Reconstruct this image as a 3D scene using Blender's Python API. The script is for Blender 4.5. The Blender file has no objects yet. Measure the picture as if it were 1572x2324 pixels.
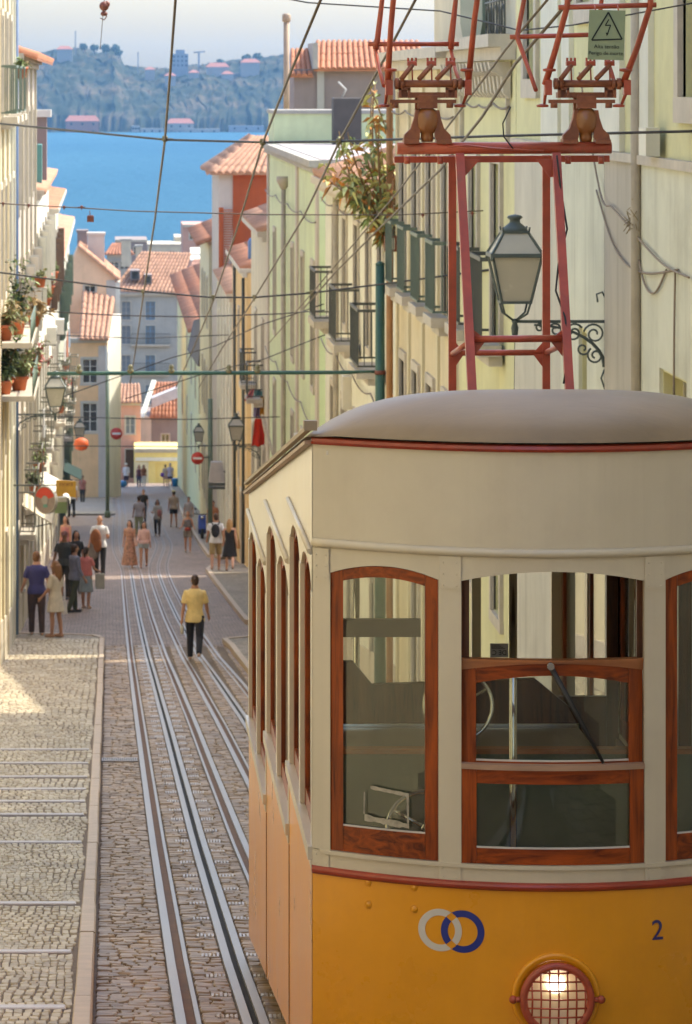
import bpy, bmesh, math, random
from mathutils import Vector, Matrix
random.seed(7)
R = math.radians
SC = bpy.context.scene

# ------------------------------------------------------------------ camera
cam_d = bpy.data.cameras.new('camera')
cam = bpy.data.objects.new('camera', cam_d)
SC.collection.objects.link(cam)
cam.location = (0, 0, 0)
cam.rotation_euler = (R(90), 0, 0)
cam_d.sensor_fit = 'VERTICAL'
cam_d.sensor_height = 36.0
cam_d.lens = 36.0 * 8500 / 2324
cam_d.shift_x = (786 - 247) / 2324
cam_d.shift_y = -(1162 - 190) / 2324
cam_d.clip_start = 0.5
cam_d.clip_end = 9000
cam_d.dof.use_dof = True
cam_d.dof.focus_distance = 17.6
cam_d.dof.aperture_fstop = 13.0
SC.camera = cam

# ------------------------------------------------------------------ light
SUN_EL, SUN_DIR = 52.5, (1.0, 0.55)          # towards the sun, on the plan
_h = math.hypot(*SUN_DIR)
sun_vec = Vector((SUN_DIR[0]/_h*math.cos(R(SUN_EL)), SUN_DIR[1]/_h*math.cos(R(SUN_EL)), math.sin(R(SUN_EL))))
world = bpy.data.worlds.new('World')
SC.world = world
world.use_nodes = True
wn = world.node_tree
bg = wn.nodes['Background']
sky = wn.nodes.new('ShaderNodeTexSky')
sky.sky_type = 'NISHITA'
sky.sun_disc = False
sky.sun_elevation = R(SUN_EL)
sky.sun_rotation = math.atan2(SUN_DIR[0], SUN_DIR[1])
sky.altitude = 60
sky.air_density = 1.0
sky.dust_density = 2.9
sky.ozone_density = 2.0
wn.links.new(sky.outputs[0], bg.inputs[0])
bg.inputs[1].default_value = 0.15
sun_d = bpy.data.lights.new('sun', 'SUN')
sun = bpy.data.objects.new('sun', sun_d)
SC.collection.objects.link(sun)
sun.location = (30, 10, 60)
sun.rotation_euler = sun_vec.to_track_quat('Z', 'Y').to_euler()
sun_d.energy = 2.1
sun_d.angle = R(0.53)
sun_d.color = (1.0, 0.945, 0.78)
SC.view_settings.view_transform = 'Standard'
SC.view_settings.look = 'None'
SC.view_settings.exposure = 1.57
SC.view_settings.gamma = 1.0
SC.cycles.use_denoising = True
SC.cycles.max_bounces = 8
SC.cycles.diffuse_bounces = 6
SC.cycles.glossy_bounces = 4
SC.cycles.transparent_max_bounces = 24
SC.cycles.volume_bounces = 1
SC.cycles.sample_clamp_indirect = 6.0

# ------------------------------------------------------------------ helpers
F, UC, VH = 8500.0, 247.0, 190.0
def W(u, v, y):
    return Vector(((u - UC) * y / F, y, (VH - v) * y / F))
PROF = [(-20, -0.4), (0, -2.40), (10, -3.80), (17.2, -4.81), (21, -5.30), (24.8, -5.82), (35, -7.08), (45, -8.22), (60, -9.90),
        (76, -11.63), (92, -13.15), (107, -14.45), (120, -15.55), (150, -18.35), (177, -20.75), (215, -24.1), (258, -27.7),
        (300, -30.2), (420, -36.5)]
def gz(y):
    for (a, za), (b, zb) in zip(PROF, PROF[1:]):
        if y <= b:
            t = (y - a) / (b - a)
            return za + t * (zb - za)
    return PROF[-1][1]
def lin(c):
    return tuple(((x/12.92) if x <= 0.04045 else ((x+0.055)/1.055)**2.4) for x in [k/255.0 for k in c])

def interp(tab, y):
    if y <= tab[0][0]: return tab[0][1]
    for (a, xa), (b, xb) in zip(tab, tab[1:]):
        if y <= b:
            return xa + (y - a) / (b - a) * (xb - xa)
    return tab[-1][1]

class MB:
    """collects geometry; build() links it as one mesh object"""
    def __init__(s):
        s.v, s.f, s.sm = [], [], []
    def add(s, verts, faces, smooth=False):
        o = len(s.v)
        s.v += [tuple(p) for p in verts]
        s.f += [tuple(i + o for i in q) for q in faces]
        s.sm += [smooth] * len(faces)
        return s
    def box(s, x0, x1, y0, y1, z0, z1):
        v = [(x0,y0,z0),(x1,y0,z0),(x1,y1,z0),(x0,y1,z0),(x0,y0,z1),(x1,y0,z1),(x1,y1,z1),(x0,y1,z1)]
        return s.add(v, [(3,2,1,0),(4,5,6,7),(0,1,5,4),(1,2,6,5),(2,3,7,6),(3,0,4,7)])
    def hexa(s, v):
        return s.add(v, [(3,2,1,0),(4,5,6,7),(0,1,5,4),(1,2,6,5),(2,3,7,6),(3,0,4,7)])
    def bbox(s, x0, x1, y0, y1, z0, z1, b=0.01):
        """box with its upper edges bevelled"""
        v = [(x0,y0,z0),(x1,y0,z0),(x1,y1,z0),(x0,y1,z0),(x0,y0,z1-b),(x1,y0,z1-b),(x1,y1,z1-b),(x0,y1,z1-b),
             (x0+b,y0+b,z1),(x1-b,y0+b,z1),(x1-b,y1-b,z1),(x0+b,y1-b,z1)]
        return s.add(v, [(3,2,1,0),(0,1,5,4),(1,2,6,5),(2,3,7,6),(3,0,4,7),(4,5,9,8),(5,6,10,9),(6,7,11,10),(7,4,8,11),(8,9,10,11)])
    def quad(s, a, b, c, d):
        return s.add([a,b,c,d], [(0,1,2,3)])
    def tube(s, pts, r, n=8, cap=True, smooth=True, rz=None):
        pts = [Vector(p) for p in pts]
        rs = r if isinstance(r, (list, tuple)) else [r]*len(pts)
        vs, fs = [], []
        up = None
        for i, p in enumerate(pts):
            if i == 0: d = pts[1]-pts[0]
            elif i == len(pts)-1: d = pts[-1]-pts[-2]
            else: d = (pts[i+1]-pts[i]).normalized() + (pts[i]-pts[i-1]).normalized()
            if d.length < 1e-9: d = Vector((0,0,1))
            d.normalize()
            if up is None:
                up = Vector((0,0,1)) if abs(d.z) < 0.9 else Vector((0,1,0))
            a = d.cross(up)
            if a.length < 1e-6: a = d.cross(Vector((1,0,0)))
            a.normalize(); b = a.cross(d).normalized(); up = b
            for k in range(n):
                t = 2*math.pi*(k+0.5)/n
                vs.append(p + a*(rs[i]*math.cos(t)) + b*(rs[i]*math.sin(t)))
        m = len(pts)
        for i in range(m-1):
            for k in range(n):
                k2 = (k+1) % n
                fs.append((i*n+k, i*n+k2, (i+1)*n+k2, (i+1)*n+k))
        s.add(vs, fs, smooth)
        if cap:
            o = len(s.v) - len(vs)
            s.f.append(tuple(o+k for k in range(n-1,-1,-1))); s.sm.append(False)
            s.f.append(tuple(o+(m-1)*n+k for k in range(n))); s.sm.append(False)
        return s
    def bar(s, a, b, w, h, up=(0,0,1)):
        """rectangular bar between two points"""
        a, b = Vector(a), Vector(b)
        d = (b-a).normalized(); up = Vector(up)
        x = d.cross(up)
        if x.length < 1e-6: x = d.cross(Vector((0,1,0)))
        x.normalize(); y = x.cross(d).normalized()
        v = []
        for p in (a, b):
            for sx, sy in ((-1,-1),(1,-1),(1,1),(-1,1)):
                v.append(p + x*(sx*w/2) + y*(sy*h/2))
        return s.add(v, [(0,1,2,3),(7,6,5,4),(4,5,1,0),(5,6,2,1),(6,7,3,2),(7,4,0,3)])
    def lathe(s, prof, c=(0,0,0), axis='z', n=16, smooth=True, sy=1.0, a0=0.0, cap=True):
        """prof = [(radius, height)]"""
        vs, fs = [], []
        for (r, h) in prof:
            for k in range(n):
                t = a0 + 2*math.pi*k/n
                x, y = r*math.cos(t), r*math.sin(t)*sy
                if axis == 'z': p = (c[0]+x, c[1]+y, c[2]+h)
                elif axis == 'y': p = (c[0]+x, c[1]+h, c[2]+y)
                else: p = (c[0]+h, c[1]+x, c[2]+y)
                vs.append(p)
        m = len(prof)
        for i in range(m-1):
            for k in range(n):
                k2 = (k+1) % n
                q = (i*n+k, i*n+k2, (i+1)*n+k2, (i+1)*n+k)
                fs.append(q if axis != 'y' else q[::-1])
        s.add(vs, fs, smooth)
        o = len(s.v)-len(vs)
        for base, rev in (((0, True), ((m-1)*n, False)) if cap else ()):
            if prof[0 if base == 0 else -1][0] > 1e-5:
                q = [o+base+k for k in range(n)]
                if rev != (axis == 'y'): q = q[::-1]
                s.f.append(tuple(q)); s.sm.append(False)
        return s
    def ell(s, c, rx, ry, rz, n=12, m=8, rot=None):
        vs, fs = [], []
        for i in range(m+1):
            ph = math.pi*i/m
            for k in range(n):
                t = 2*math.pi*k/n
                p = Vector((rx*math.sin(ph)*math.cos(t), ry*math.sin(ph)*math.sin(t), rz*math.cos(ph)))
                if rot: p = rot @ p
                vs.append(Vector(c)+p)
        for i in range(m):
            for k in range(n):
                k2 = (k+1) % n
                fs.append((i*n+k, (i+1)*n+k, (i+1)*n+k2, i*n+k2))
        return s.add(vs, fs, True)
    def loft(s, rings, smooth=True, cap=True):
        n = len(rings[0]); vs, fs = [], []
        for r in rings: vs += list(r)
        for i in range(len(rings)-1):
            for k in range(n):
                k2 = (k+1) % n
                fs.append((i*n+k, i*n+k2, (i+1)*n+k2, (i+1)*n+k))
        s.add(vs, fs, smooth)
        if cap:
            o = len(s.v)-len(vs)
            s.f.append(tuple(o+k for k in range(n-1,-1,-1))); s.sm.append(False)
            s.f.append(tuple(o+(len(rings)-1)*n+k for k in range(n))); s.sm.append(False)
        return s
    def poly_prism(s, poly, axis, a, b):
        """2-D polygon swept between a and b along an axis; poly in the other two axes (x,z) for y, (y,z) for x, (x,y) for z"""
        def P(p, h):
            return (p[0], h, p[1]) if axis == 'y' else ((h, p[0], p[1]) if axis == 'x' else (p[0], p[1], h))
        n = len(poly)
        vs = [P(p, a) for p in poly] + [P(p, b) for p in poly]
        fs = [tuple(range(n)), tuple(range(2*n-1, n-1, -1))]
        for k in range(n):
            k2 = (k+1) % n
            fs.append((k2, k, k+n, k2+n))
        return s.add(vs, fs)
    def mesh(s, name):
        me = bpy.data.meshes.new(name)
        me.from_pydata(s.v, [], s.f)
        me.polygons.foreach_set('use_smooth', s.sm)
        me.update()
        return me
    def build(s, name, m, parent=None, fix=True):
        me = s.mesh(name)
        if fix:
            b = bmesh.new(); b.from_mesh(me)
            bmesh.ops.recalc_face_normals(b, faces=b.faces)
            b.to_mesh(me); b.free()
        me.materials.append(m)
        return link(name, me, parent)

def link(name, me, parent=None):
    o = bpy.data.objects.new(name, me)
    SC.collection.objects.link(o)
    if parent is not None:
        o.parent = parent
        if parent.parent is None:
            o.matrix_parent_inverse = Matrix.Translation(-Vector(parent.location))
    return o
def tag(o, label=None, cat=None, group=None, kind=None):
    if label: o['label'] = label
    if cat: o['category'] = cat
    if group: o['group'] = group
    if kind: o['kind'] = kind
    return o
def thing(name, label, cat, loc=(0,0,0), group=None):
    o = bpy.data.objects.new(name, None)
    SC.collection.objects.link(o)
    o.location = loc
    o.empty_display_size = 0.2
    return tag(o, label, cat, group)
def copy_tree(o, parent=None, inv=None):
    c = o.copy()
    SC.collection.objects.link(c)
    if parent is not None: c.parent = parent
    for ch in list(o.children): copy_tree(ch, c)
    return c
def dup(o, delta, label=None, group=None):
    c = copy_tree(o)
    c.location = Vector(o.location) + Vector(delta)
    if label: c['label'] = label
    if group: c['group'] = group
    return c

# ------------------------------------------------------------------ materials
MATS = {}
def nd(nt, t, **kw):
    n = nt.nodes.new(t)
    for k, v in kw.items():
        if k in n.inputs.keys(): n.inputs[k].default_value = v
        else: setattr(n, k, v)
    return n
def mat(name, col, rough=0.7, metal=0.0, var=0.12, scale=3.0, bump=0.0, bscale=40.0, stretch=(1,1,1), spot=None, spot_amt=0.5,
        spot_scale=1.2, island=0.0, coat=0.0, spec=0.5, hue=None, coords='Object', streak=0.0, detail=6.0):
    """principled paint/stone with noise variation, optional dirt of a second colour, island variation and fine relief"""
    if name in MATS: return MATS[name]
    m = bpy.data.materials.new(name); m.use_nodes = True
    nt = m.node_tree; P = nt.nodes['Principled BSDF']; L = nt.links.new
    c = tuple(col)
    tc = nd(nt, 'ShaderNodeTexCoord'); mp = nd(nt, 'ShaderNodeMapping'); mp.inputs['Scale'].default_value = stretch
    geo = nd(nt, 'ShaderNodeNewGeometry')
    L(geo.outputs['Position'] if coords == 'World' else tc.outputs[coords], mp.inputs['Vector'])
    n1 = nd(nt, 'ShaderNodeTexNoise', Scale=scale, Detail=detail, Roughness=0.6); L(mp.outputs[0], n1.inputs['Vector'])
    r1 = nd(nt, 'ShaderNodeMapRange'); r1.inputs[1].default_value = 0.3; r1.inputs[2].default_value = 0.7
    r1.inputs[3].default_value = 1-var; r1.inputs[4].default_value = 1+var
    L(n1.outputs[0], r1.inputs[0])
    hs = nd(nt, 'ShaderNodeHueSaturation'); hs.inputs['Color'].default_value = (*c, 1)
    val = r1.outputs[0]
    if island > 0:
        r2 = nd(nt, 'ShaderNodeMapRange'); r2.inputs[3].default_value = 1-island; r2.inputs[4].default_value = 1+island
        L(geo.outputs['Random Per Island'], r2.inputs[0])
        mu = nd(nt, 'ShaderNodeMath', operation='MULTIPLY'); L(val, mu.inputs[0]); L(r2.outputs[0], mu.inputs[1]); val = mu.outputs[0]
    L(val, hs.inputs['Value'])
    out = hs.outputs[0]
    if spot is not None:
        n2 = nd(nt, 'ShaderNodeTexNoise', Scale=spot_scale, Detail=9.0, Roughness=0.72); L(mp.outputs[0], n2.inputs['Vector'])
        cr = nd(nt, 'ShaderNodeValToRGB'); cr.color_ramp.elements[0].position = 0.52; cr.color_ramp.elements[1].position = 0.74
        L(n2.outputs[0], cr.inputs[0])
        mm = nd(nt, 'ShaderNodeMath', operation='MULTIPLY'); mm.inputs[1].default_value = spot_amt; L(cr.outputs[0], mm.inputs[0])
        mx = nd(nt, 'ShaderNodeMix', data_type='RGBA'); L(mm.outputs[0], mx.inputs[0]); L(out, mx.inputs[6]); mx.inputs[7].default_value = (*spot, 1)
        out = mx.outputs[2]
    if streak > 0:
        mp2 = nd(nt, 'ShaderNodeMapping'); mp2.inputs['Scale'].default_value = (2.2, 2.2, 0.12)
        L(geo.outputs['Position'], mp2.inputs['Vector'])
        n3 = nd(nt, 'ShaderNodeTexNoise', Scale=1.5, Detail=7.0, Roughness=0.7); L(mp2.outputs[0], n3.inputs['Vector'])
        cr = nd(nt, 'ShaderNodeValToRGB'); cr.color_ramp.elements[0].position = 0.5; cr.color_ramp.elements[1].position = 0.8
        L(n3.outputs[0], cr.inputs[0])
        mm = nd(nt, 'ShaderNodeMath', operation='MULTIPLY'); mm.inputs[1].default_value = streak; L(cr.outputs[0], mm.inputs[0])
        mx = nd(nt, 'ShaderNodeMix', data_type='RGBA'); L(mm.outputs[0], mx.inputs[0]); L(out, mx.inputs[6])
        mx.inputs[7].default_value = (c[0]*0.42, c[1]*0.38, c[2]*0.33, 1)
        out = mx.outputs[2]
    L(out, P.inputs['Base Color'])
    rr = nd(nt, 'ShaderNodeMapRange'); rr.inputs[3].default_value = max(0.02, rough-0.1); rr.inputs[4].default_value = min(1, rough+0.1)
    L(n1.outputs[0], rr.inputs[0]); L(rr.outputs[0], P.inputs['Roughness'])
    P.inputs['Metallic'].default_value = metal
    P.inputs['Specular IOR Level'].default_value = spec
    P.inputs['Coat Weight'].default_value = coat
    P.inputs['Coat Roughness'].default_value = 0.12
    if bump > 0:
        nb = nd(nt, 'ShaderNodeTexNoise', Scale=bscale, Detail=5.0, Roughness=0.6); L(mp.outputs[0], nb.inputs['Vector'])
        bp = nd(nt, 'ShaderNodeBump', Strength=min(1.0, bump), Distance=0.01); L(nb.outputs[0], bp.inputs['Height']); L(bp.outputs[0], P.inputs['Normal'])
    MATS[name] = m
    return m
def plain(name, col, rough=0.6, **k):
    return mat(name, col, rough, var=k.pop('var', 0.08), **k)
def glass_mat(name, tint=(0.8,0.85,0.85), base=0.06, rough=0.02, dirt=0.06, dirt_veil_col=(0.5,0.46,0.4)):
    """thin pane: transparent with a fresnel reflection and a film of dust that on the tram also paints in veiling light"""
    m = bpy.data.materials.new(name); m.use_nodes = True; nt = m.node_tree; L = nt.links.new
    nt.nodes.remove(nt.nodes['Principled BSDF']); out = nt.nodes['Material Output']
    tr = nd(nt, 'ShaderNodeBsdfTransparent'); tr.inputs[0].default_value = (*tint, 1)
    gl = nd(nt, 'ShaderNodeBsdfGlossy'); gl.inputs['Roughness'].default_value = rough
    df = nd(nt, 'ShaderNodeBsdfDiffuse'); df.inputs[0].default_value = (*dirt_veil_col, 1)
    lw = nd(nt, 'ShaderNodeLayerWeight', Blend=0.25)
    mr = nd(nt, 'ShaderNodeMapRange'); mr.inputs[3].default_value = base; mr.inputs[4].default_value = 0.9; L(lw.outputs['Fresnel'], mr.inputs[0])
    nz = nd(nt, 'ShaderNodeTexNoise', Scale=4.0, Detail=8.0); tc = nd(nt, 'ShaderNodeTexCoord'); L(tc.outputs['Object'], nz.inputs['Vector'])
    mr2 = nd(nt, 'ShaderNodeMapRange'); mr2.inputs[1].default_value = 0.35; mr2.inputs[2].default_value = 0.75; mr2.inputs[3].default_value = dirt*0.4; mr2.inputs[4].default_value = dirt*1.8
    L(nz.outputs[0], mr2.inputs[0])
    m1 = nd(nt, 'ShaderNodeMixShader'); L(mr2.outputs[0], m1.inputs[0]); L(tr.outputs[0], m1.inputs[1]); L(df.outputs[0], m1.inputs[2])
    m2 = nd(nt, 'ShaderNodeMixShader'); L(mr.outputs[0], m2.inputs[0]); L(m1.outputs[0], m2.inputs[1]); L(gl.outputs[0], m2.inputs[2])
    L(m2.outputs[0], out.inputs[0])
    return m
def wood_mat(name, dark, light, rough=0.35):
    m = bpy.data.materials.new(name); m.use_nodes = True; nt = m.node_tree; L = nt.links.new; P = nt.nodes['Principled BSDF']
    tc = nd(nt, 'ShaderNodeTexCoord')
    geo = nd(nt, 'ShaderNodeNewGeometry')
    mp = nd(nt, 'ShaderNodeMapping'); mp.inputs['Scale'].default_value = (26, 26, 2.2); L(tc.outputs['Object'], mp.inputs[0])
    ad = nd(nt, 'ShaderNodeVectorMath', operation='ADD')
    sc = nd(nt, 'ShaderNodeVectorMath', operation='SCALE'); sc.inputs['Scale'].default_value = 37.0
    cv = nd(nt, 'ShaderNodeCombineXYZ'); L(geo.outputs['Random Per Island'], cv.inputs[0]); L(geo.outputs['Random Per Island'], cv.inputs[2])
    L(cv.outputs[0], sc.inputs[0]); L(mp.outputs[0], ad.inputs[0]); L(sc.outputs[0], ad.inputs[1])
    n1 = nd(nt, 'ShaderNodeTexNoise', Scale=1.0, Detail=8.0, Roughness=0.62, Distortion=1.2); L(ad.outputs[0], n1.inputs['Vector'])
    n2 = nd(nt, 'ShaderNodeTexNoise', Scale=3.0, Detail=3.0); L(tc.outputs['Object'], n2.inputs['Vector'])
    mu = nd(nt, 'ShaderNodeMath', operation='MULTIPLY_ADD'); L(n2.outputs[0], mu.inputs[0]); mu.inputs[1].default_value = 0.32; L(n1.outputs[0], mu.inputs[2])
    cr = nd(nt, 'ShaderNodeValToRGB')
    e = cr.color_ramp.elements; e[0].position = 0.46; e[0].color = (*dark, 1); e[1].position = 0.90; e[1].color = (*light, 1)
    md = cr.color_ramp.elements.new(0.64); md.color = tuple(0.55*a+0.45*b for a, b in zip(dark, light)) + (1,)
    L(mu.outputs[0], cr.inputs[0]); L(cr.outputs[0], P.inputs['Base Color'])
    P.inputs['Roughness'].default_value = rough; P.inputs['Coat Weight'].default_value = 0.06; P.inputs['Coat Roughness'].default_value = 0.25; P.inputs['Specular IOR Level'].default_value = 0.28
    bp = nd(nt, 'ShaderNodeBump', Strength=0.25, Distance=0.003); L(n1.outputs[0], bp.inputs['Height']); L(bp.outputs[0], P.inputs['Normal'])
    return m
# ================================================================== SETTING
def sheet(name, xs_fn, ys, zfn, m, kind='structure', zoff=0.0, nx=1):
    mb = MB(); n = nx+1
    for y in ys:
        x0, x1 = xs_fn(y)
        for i in range(n):
            x = x0+(x1-x0)*i/nx
            mb.v.append((x, y, zfn(x, y)+zoff))
    for j in range(len(ys)-1):
        for i in range(nx):
            a = j*n+i
            mb.f.append((a, a+1, a+1+n, a+n)); mb.sm.append(True)
    o = mb.build(name, m, fix=False)
    return tag(o, kind=kind)
def frange(a, b, s):
    n = max(1, int(round((b-a)/s)))
    return [a+(b-a)*i/n for i in range(n+1)]

M_earth = mat('earth', (0.16,0.13,0.10), 0.9, var=0.25, scale=0.2)
def ground_z(x, y):
    if y <= 420: z = gz(y)-0.35
    else: z = max(-46.0, -36.85-(y-420)*0.02)
    return z
tag(sheet('ground', lambda y: (-420, 420), [-20,0,17.2,45,76,107,150,215,258,300,360,420,600,880,1000], ground_z, M_earth))

# ---- river
def water_material():
    m = bpy.data.materials.new('water'); m.use_nodes = True; nt = m.node_tree; L = nt.links.new; P = nt.nodes['Principled BSDF']
    geo = nd(nt, 'ShaderNodeNewGeometry'); mp = nd(nt, 'ShaderNodeMapping'); mp.inputs['Scale'].default_value = (0.05, 0.012, 1)
    L(geo.outputs['Position'], mp.inputs[0])
    n = nd(nt, 'ShaderNodeTexNoise', Scale=1.0, Detail=8.0, Roughness=0.65); L(mp.outputs[0], n.inputs['Vector'])
    mp2 = nd(nt, 'ShaderNodeMapping'); mp2.inputs['Scale'].default_value = (0.004, 0.0011, 1); L(geo.outputs['Position'], mp2.inputs[0])
    n2 = nd(nt, 'ShaderNodeTexNoise', Scale=1.0, Detail=5.0, Roughness=0.6); L(mp2.outputs[0], n2.inputs['Vector'])
    cr = nd(nt, 'ShaderNodeValToRGB'); e = cr.color_ramp.elements
    e[0].position = 0.35; e[0].color = (0.012,0.080,0.142,1); e[1].position = 0.7; e[1].color = (0.026,0.108,0.170,1)
    L(n2.outputs[0], cr.inputs[0]); L(cr.outputs[0], P.inputs['Base Color'])
    bp = nd(nt, 'ShaderNodeBump', Strength=1.0, Distance=2.0); L(n.outputs[0], bp.inputs['Height'])
    df = nd(nt, 'ShaderNodeBsdfDiffuse'); L(cr.outputs[0], df.inputs[0]); L(bp.outputs[0], df.inputs['Normal'])
    gl = nd(nt, 'ShaderNodeBsdfGlossy', Roughness=0.35); L(bp.outputs[0], gl.inputs['Normal'])
    mx = nd(nt, 'ShaderNodeMixShader'); mx.inputs[0].default_value = 0.07; L(df.outputs[0], mx.inputs[1]); L(gl.outputs[0], mx.inputs[2])
    nt.nodes.remove(P); L(mx.outputs[0], nt.nodes['Material Output'].inputs[0])
    return m
WATER_Z = -42.0
tag(sheet('river_water', lambda y: (-3000, 3000), [560, 1200, 2000, 3250, 4200], lambda x, y: WATER_Z, water_material()))

# ---- far shore
from mathutils import noise as mn
def hills_material():
    m = bpy.data.materials.new('far_hills'); m.use_nodes = True; nt = m.node_tree; L = nt.links.new; P = nt.nodes['Principled BSDF']
    geo = nd(nt, 'ShaderNodeNewGeometry')
    n = nd(nt, 'ShaderNodeTexNoise', Scale=0.03, Detail=10.0, Roughness=0.75); L(geo.outputs['Position'], n.inputs['Vector'])
    cr = nd(nt, 'ShaderNodeValToRGB'); e = cr.color_ramp.elements
    e[0].position = 0.36; e[0].color = (0.016,0.024,0.014,1); e[1].position = 0.66; e[1].color = (0.13,0.095,0.06,1)
    k = e.new(0.5); k.color = (0.032,0.038,0.018,1)
    L(n.outputs[0], cr.inputs[0]); L(cr.outputs[0], P.inputs['Base Color']); P.inputs['Roughness'].default_value = 0.95
    P.inputs['Specular IOR Level'].default_value = 0.1
    return m
RIDGE = [(-400,150),(-60,140),(60,128),(120,112),(190,106),(225,118),(262,112),(282,150),(330,153),(400,158),(440,148),(500,141),(560,132),(640,124),(740,118),(1000,120),(2400,130)]
def hill_z(u, t, y):
    top = (VH - interp(RIDGE, u))*3300/F
    base = WATER_Z - 2
    n1 = mn.fractal(Vector((u*0.010, t*2.2, 1.7)), 0.9, 2.1, 6)
    prof = min(1.0, (t*1.15)**0.62)
    z = base + (top-base)*prof + n1*6.0*math.sin(math.pi*min(1, t*1.02))
    if t < 0.06: z = base + 3.5*(t/0.06)
    return z + mn.noise(Vector((u*0.12, t*24, 4.0)))*1.8 + abs(mn.noise(Vector((u*0.21, t*40, 9.0))))*2.6
mb = MB()
us = frange(-300, 1100, 2.5)+frange(1110, 2500, 12.0); NT = 60
for j in range(NT+1):
    t = j/NT; y = 3235+t*260
    for u in us:
        mb.v.append(((u-UC)*y/F + 6*mn.noise(Vector((u*0.05, t*9, 2))), y + 9*mn.noise(Vector((u*0.09, t*14, 7))), hill_z(u, t, y)))
n = len(us)
for j in range(NT):
    for i in range(n-1):
        mb.f.append((j*n+i, j*n+i+1, (j+1)*n+i+1, (j+1)*n+i)); mb.sm.append(True)
tag(mb.build('hills', hills_material(), fix=False), kind='structure')
mb = MB()
mb.v = [(-3000, 3470, -30), (3000, 3470, -30), (3000, 4300, -30), (-3000, 4300, -30)]; mb.f = [(0,1,2,3)]; mb.sm = [False]
tag(mb.build('terrain', MATS['earth'], fix=False), kind='structure')

# ---- street surfaces
def cobble_material(name, c0, c1, joint_scale=None, rough=0.55, spec=0.5):
    """stone with a tone of its own per piece; the far stretches get a brick pattern for the joints"""
    m = bpy.data.materials.new(name); m.use_nodes = True; nt = m.node_tree; L = nt.links.new; P = nt.nodes['Principled BSDF']
    geo = nd(nt, 'ShaderNodeNewGeometry'); oi = nd(nt, 'ShaderNodeObjectInfo')
    ad = nd(nt, 'ShaderNodeMath', operation='ADD'); L(geo.outputs['Random Per Island'], ad.inputs[0]); L(oi.outputs['Random'], ad.inputs[1])
    fr = nd(nt, 'ShaderNodeMath', operation='FRACT'); L(ad.outputs[0], fr.inputs[0])
    n = nd(nt, 'ShaderNodeTexNoise', Scale=1.1, Detail=8.0, Roughness=0.7); L(geo.outputs['Position'], n.inputs['Vector'])
    mx0 = nd(nt, 'ShaderNodeMix', data_type='RGBA'); mx0.inputs[6].default_value = (*c0, 1); mx0.inputs[7].default_value = (*c1, 1)
    rv = fr.outputs[0]
    if joint_scale:
        mp = nd(nt, 'ShaderNodeMapping'); mp.inputs['Scale'].default_value = joint_scale; L(geo.outputs['Position'], mp.inputs[0])
        nz = nd(nt, 'ShaderNodeTexNoise', Scale=0.35, Detail=3.0); L(mp.outputs[0], nz.inputs['Vector'])
        vm = nd(nt, 'ShaderNodeVectorMath', operation='MULTIPLY_ADD'); L(nz.outputs['Color'], vm.inputs[0]); vm.inputs[1].default_value = (0.8,0.8,0); L(mp.outputs[0], vm.inputs[2])
        br = nd(nt, 'ShaderNodeTexBrick'); br.offset = 0.5
        br.inputs['Scale'].default_value = 1.0; br.inputs['Brick Width'].default_value = 1.0; br.inputs['Row Height'].default_value = 1.0
        br.inputs['Mortar Size'].default_value = 0.07; br.inputs['Mortar Smooth'].default_value = 0.4; br.inputs['Bias'].default_value = 0.0
        br.inputs['Color1'].default_value = (0,0,0,1); br.inputs['Color2'].default_value = (1,1,1,1); br.inputs['Mortar'].default_value = (0.5,0.5,0.5,1)
        L(vm.outputs[0], br.inputs['Vector'])
        sp = nd(nt, 'ShaderNodeSeparateColor'); L(br.outputs['Color'], sp.inputs[0]); rv = sp.outputs[0]
    L(rv, mx0.inputs[0])
    mr = nd(nt, 'ShaderNodeMapRange'); mr.inputs[1].default_value = 0.3; mr.inputs[2].default_value = 0.7; mr.inputs[3].default_value = 0.72; mr.inputs[4].default_value = 1.22
    L(n.outputs[0], mr.inputs[0])
    hs = nd(nt, 'ShaderNodeHueSaturation'); L(mx0.outputs[2], hs.inputs['Color']); L(mr.outputs[0], hs.inputs['Value'])
    col = hs.outputs[0]
    if joint_scale:
        mx = nd(nt, 'ShaderNodeMix', data_type='RGBA'); L(br.outputs['Fac'], mx.inputs[0]); L(col, mx.inputs[6]); mx.inputs[7].default_value = (0.075,0.055,0.04,1)
        col = mx.outputs[2]
        bp = nd(nt, 'ShaderNodeBump', Strength=0.6, Distance=0.02); bp.invert = True; L(br.outputs['Fac'], bp.inputs['Height'])
    else:
        nb = nd(nt, 'ShaderNodeTexNoise', Scale=38.0, Detail=5.0); L(geo.outputs['Position'], nb.inputs['Vector'])
        bp = nd(nt, 'ShaderNodeBump', Strength=0.5, Distance=0.008); L(nb.outputs[0], bp.inputs['Height'])
    L(bp.outputs[0], P.inputs['Normal']); L(col, P.inputs['Base Color'])
    P.inputs['Roughness'].default_value = rough; P.inputs['Specular IOR Level'].default_value = spec
    return m
M_pave = cobble_material('limestone_cobble', (0.32,0.252,0.16), (0.48,0.405,0.28), rough=0.55, spec=0.35)
M_pave_far = cobble_material('limestone_paving', (0.25,0.20,0.145), (0.36,0.305,0.23), joint_scale=(11,5.0,1), rough=0.65, spec=0.3)
M_sett = cobble_material('basalt_sett', (0.195,0.127,0.075), (0.36,0.25,0.155), rough=0.5, spec=0.3)
M_sett_far = cobble_material('basalt_paving', (0.225,0.160,0.125), (0.345,0.255,0.205), joint_scale=(6,7.0,1), rough=0.62, spec=0.25)
M_joint = mat('sandy_joint', (0.145,0.105,0.075), 0.95, var=0.3, scale=9)
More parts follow.
